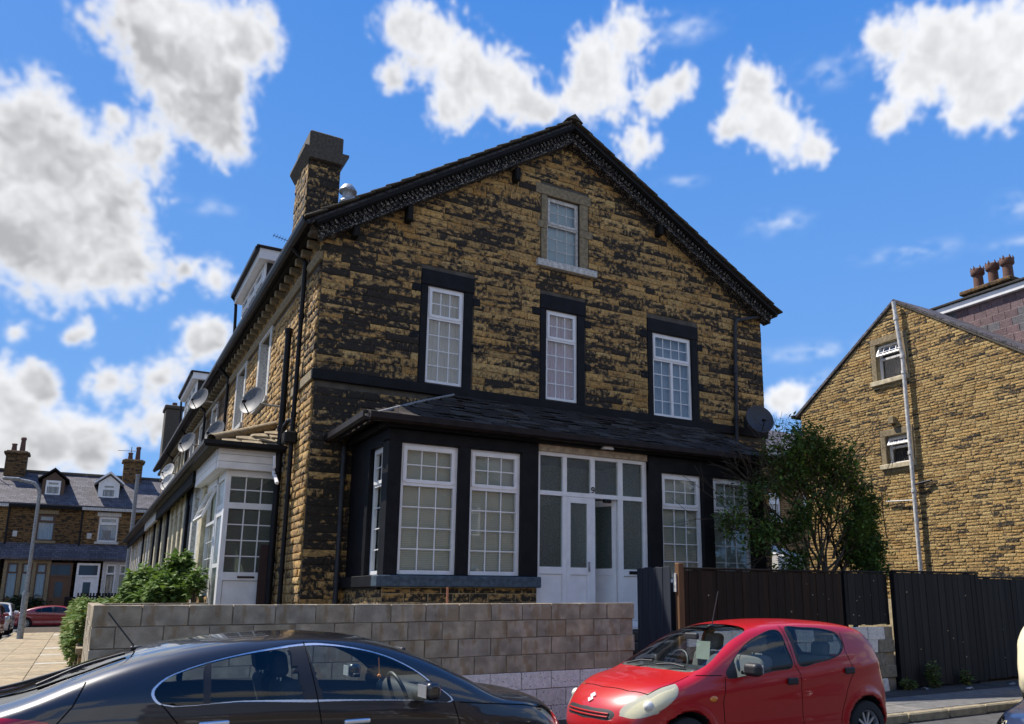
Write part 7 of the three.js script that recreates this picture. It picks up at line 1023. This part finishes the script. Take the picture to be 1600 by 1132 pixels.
// black hatchback in front of the block wall
{
  const g = makeCar(saloon, 'glossy black five door car with chrome window trim in front of the block wall', paintBlack, { pos: [-2.0, 0, 7.95], chrome: true, tint: false, mirror: [1.0, 1.04], handles: [[-0.48, 0.905, 'rear_door'], [0.48, 0.85, 'front_door']], handleMat: cm.chrome, front: 0.15, rear: -0.95, dash: 1.35, aerial: [-0.93, -0.75, 0.28], wheelSide: 1, rmy: 1.27, rearMirror: 0.05, seatY: 0.02, name: 'black_car' });
  const w = new MB(), y = (x, z) => saloon.yAt(x, z) + 0.015; w.tube([[-1.83, y(-1.83, 0.05) + 0.01, 0.05], [-1.6, y(-1.6, 0.2) + 0.02, 0.2], [-1.33, y(-1.33, 0.36) + 0.015, 0.36]], 0.012, 6).tube([[-1.52, y(-1.52, 0.42), 0.42], [-1.27, y(-1.27, 0.38) + 0.01, 0.38], [-1.02, y(-1.02, 0.34), 0.34]], 0.011, 6); w.build('rear_wiper', cm.plastic, g);
  new MB().tube([[0.92, 1.22, 0.0], [0.93, 1.08, 0.01]], 0.005, 5).geo(new THREE.SphereGeometry(0.018, 8, 6), new THREE.Matrix4().makeTranslation(0.93, 1.07, 0.01)).build('hanging_charm', cm.amber, g);
}
{
  const g = makeCar(hatch, 'small bright red hatchback parked nose to nose with the black car', paintRed, { pos: [3.05, 0, 7.63], turn: Math.PI, mirror: [0.40, 1.0], mirrorMat: cm.plastic, handles: [[-0.24, 0.85, 'front_door'], [-1.13, 0.92, 'rear_door']], handleMat: cm.plastic, handleSize: [0.15, 0.07, 0.03], front: -0.05, rear: -1.05, dash: 0.75, aerial: [0.16, -0.28, 0.42], aerialZ: 0, hazy: true, seat: cm.paleSeat, wheelSide: 1, rmy: 1.30, name: 'red_car', seatY: 0.0 });
  // badge: a slanted S of two interlocked hooks
  const bx = hatch.xAt(0.725, 0) + 0.004, b = new MB(), sh = [[0, 1], [0.85, 0.42], [0.45, 0.12], [0, 0.42], [-0.12, 0.34], [0.85, -0.36], [0, -1], [-0.85, -0.42], [-0.45, -0.12], [0, -0.42], [0.12, -0.34], [-0.85, 0.36]];
  b.prism(sh.map(([z, y]) => [-z * 0.055, y * 0.06]), 'x', -0.012, 0.010); const bm = b.build('badge', cm.chrome, g); bm.position.set(bx, 0.725, 0); bm.rotation.z = 0.75;
  const gr = new MB(); for (const y of [0.575, 0.605]) { const pts = []; for (let z = -0.36; z <= 0.361; z += 0.09) pts.push([hatch.xAt(y, z) + 0.006, y, z]); gr.tube(pts, 0.009, 6); } gr.build('grille_bar', paintRed, g);
  for (const sd of [1, -1]) { const x = 0.84, y = 0.73; new MB().geo(new THREE.SphereGeometry(0.04, 12, 8), new THREE.Matrix4().makeScale(1.3, 0.8, 0.5).setPosition(x, y, sd * hatch.zAt(x, y))).build('side_indicator', cm.amber, g); new MB().geo(new THREE.SphereGeometry(0.055, 14, 10), new THREE.Matrix4().makeTranslation(1.55, 0.69, sd * (hatch.zAt(1.55, 0.69) - 0.03))).build('lamp_bowl', cm.bowl, g); }
  const wp = new MB(), yy = (x, z) => hatch.yAt(x, z) + 0.016; for (const [z0, z1] of [[0.45, 0.05], [-0.1, -0.5]]) wp.tube([[1.02, yy(1.02, z0), z0], [0.98, yy(0.98, (z0 + z1) / 2) + 0.01, (z0 + z1) / 2], [0.96, yy(0.96, z1), z1]], 0.011, 6); wp.build('wiper', cm.plastic, g);
  new MB().cbox(0.36, 0.364, 1.0, 1.2, -0.04, 0.2, 0.001).build('paper_notice', cm.paper, g).rotation.z = 0.12;
}
makeCar(saloonFar, 'dark red car standing across the end of the side street', paintDarkRed, { pos: [-4.55, 0, -40.2], turn: 0, mirror: [1.0, 1.04], front: 0.15, rear: -0.95, dash: 1.35, tint: true, name: 'dark_red_car' }).scale.setScalar(0.86);
makeCar(hatchFar, 'red car parked in the side street at the left edge', paintDarkRed, { pos: [-6.75, 0, -27.2], turn: -Math.PI / 2, mirror: [0.40, 1.0], mirrorMat: paintDarkRed, front: -0.05, rear: -1.05, dash: 0.75, name: 'side_street_car' });
makeCar(hatchFar, 'white car parked behind the red one in the side street', paintWhite, { pos: [-6.7, 0, -33.2], turn: -Math.PI / 2, mirror: [0.40, 1.0], front: -0.05, rear: -1.05, dash: 0.75, name: 'white_car' });
makeCar(hatchFar, 'cream car cut off by the right edge of the view', paintCream, { pos: [11.3, 0, 7.9], turn: 0, mirror: [0.40, 1.0], front: -0.05, rear: -1.05, dash: 0.75, name: 'cream_car' });
makeCar(saloonFar, 'dark blue car in the bottom right corner', paintBlue, { pos: [4.85, 0, 11.85], turn: Math.PI, mirror: [1.0, 1.04], front: 0.15, rear: -0.95, dash: 1.35, name: 'blue_car' });

renderer.render(scene, camera);
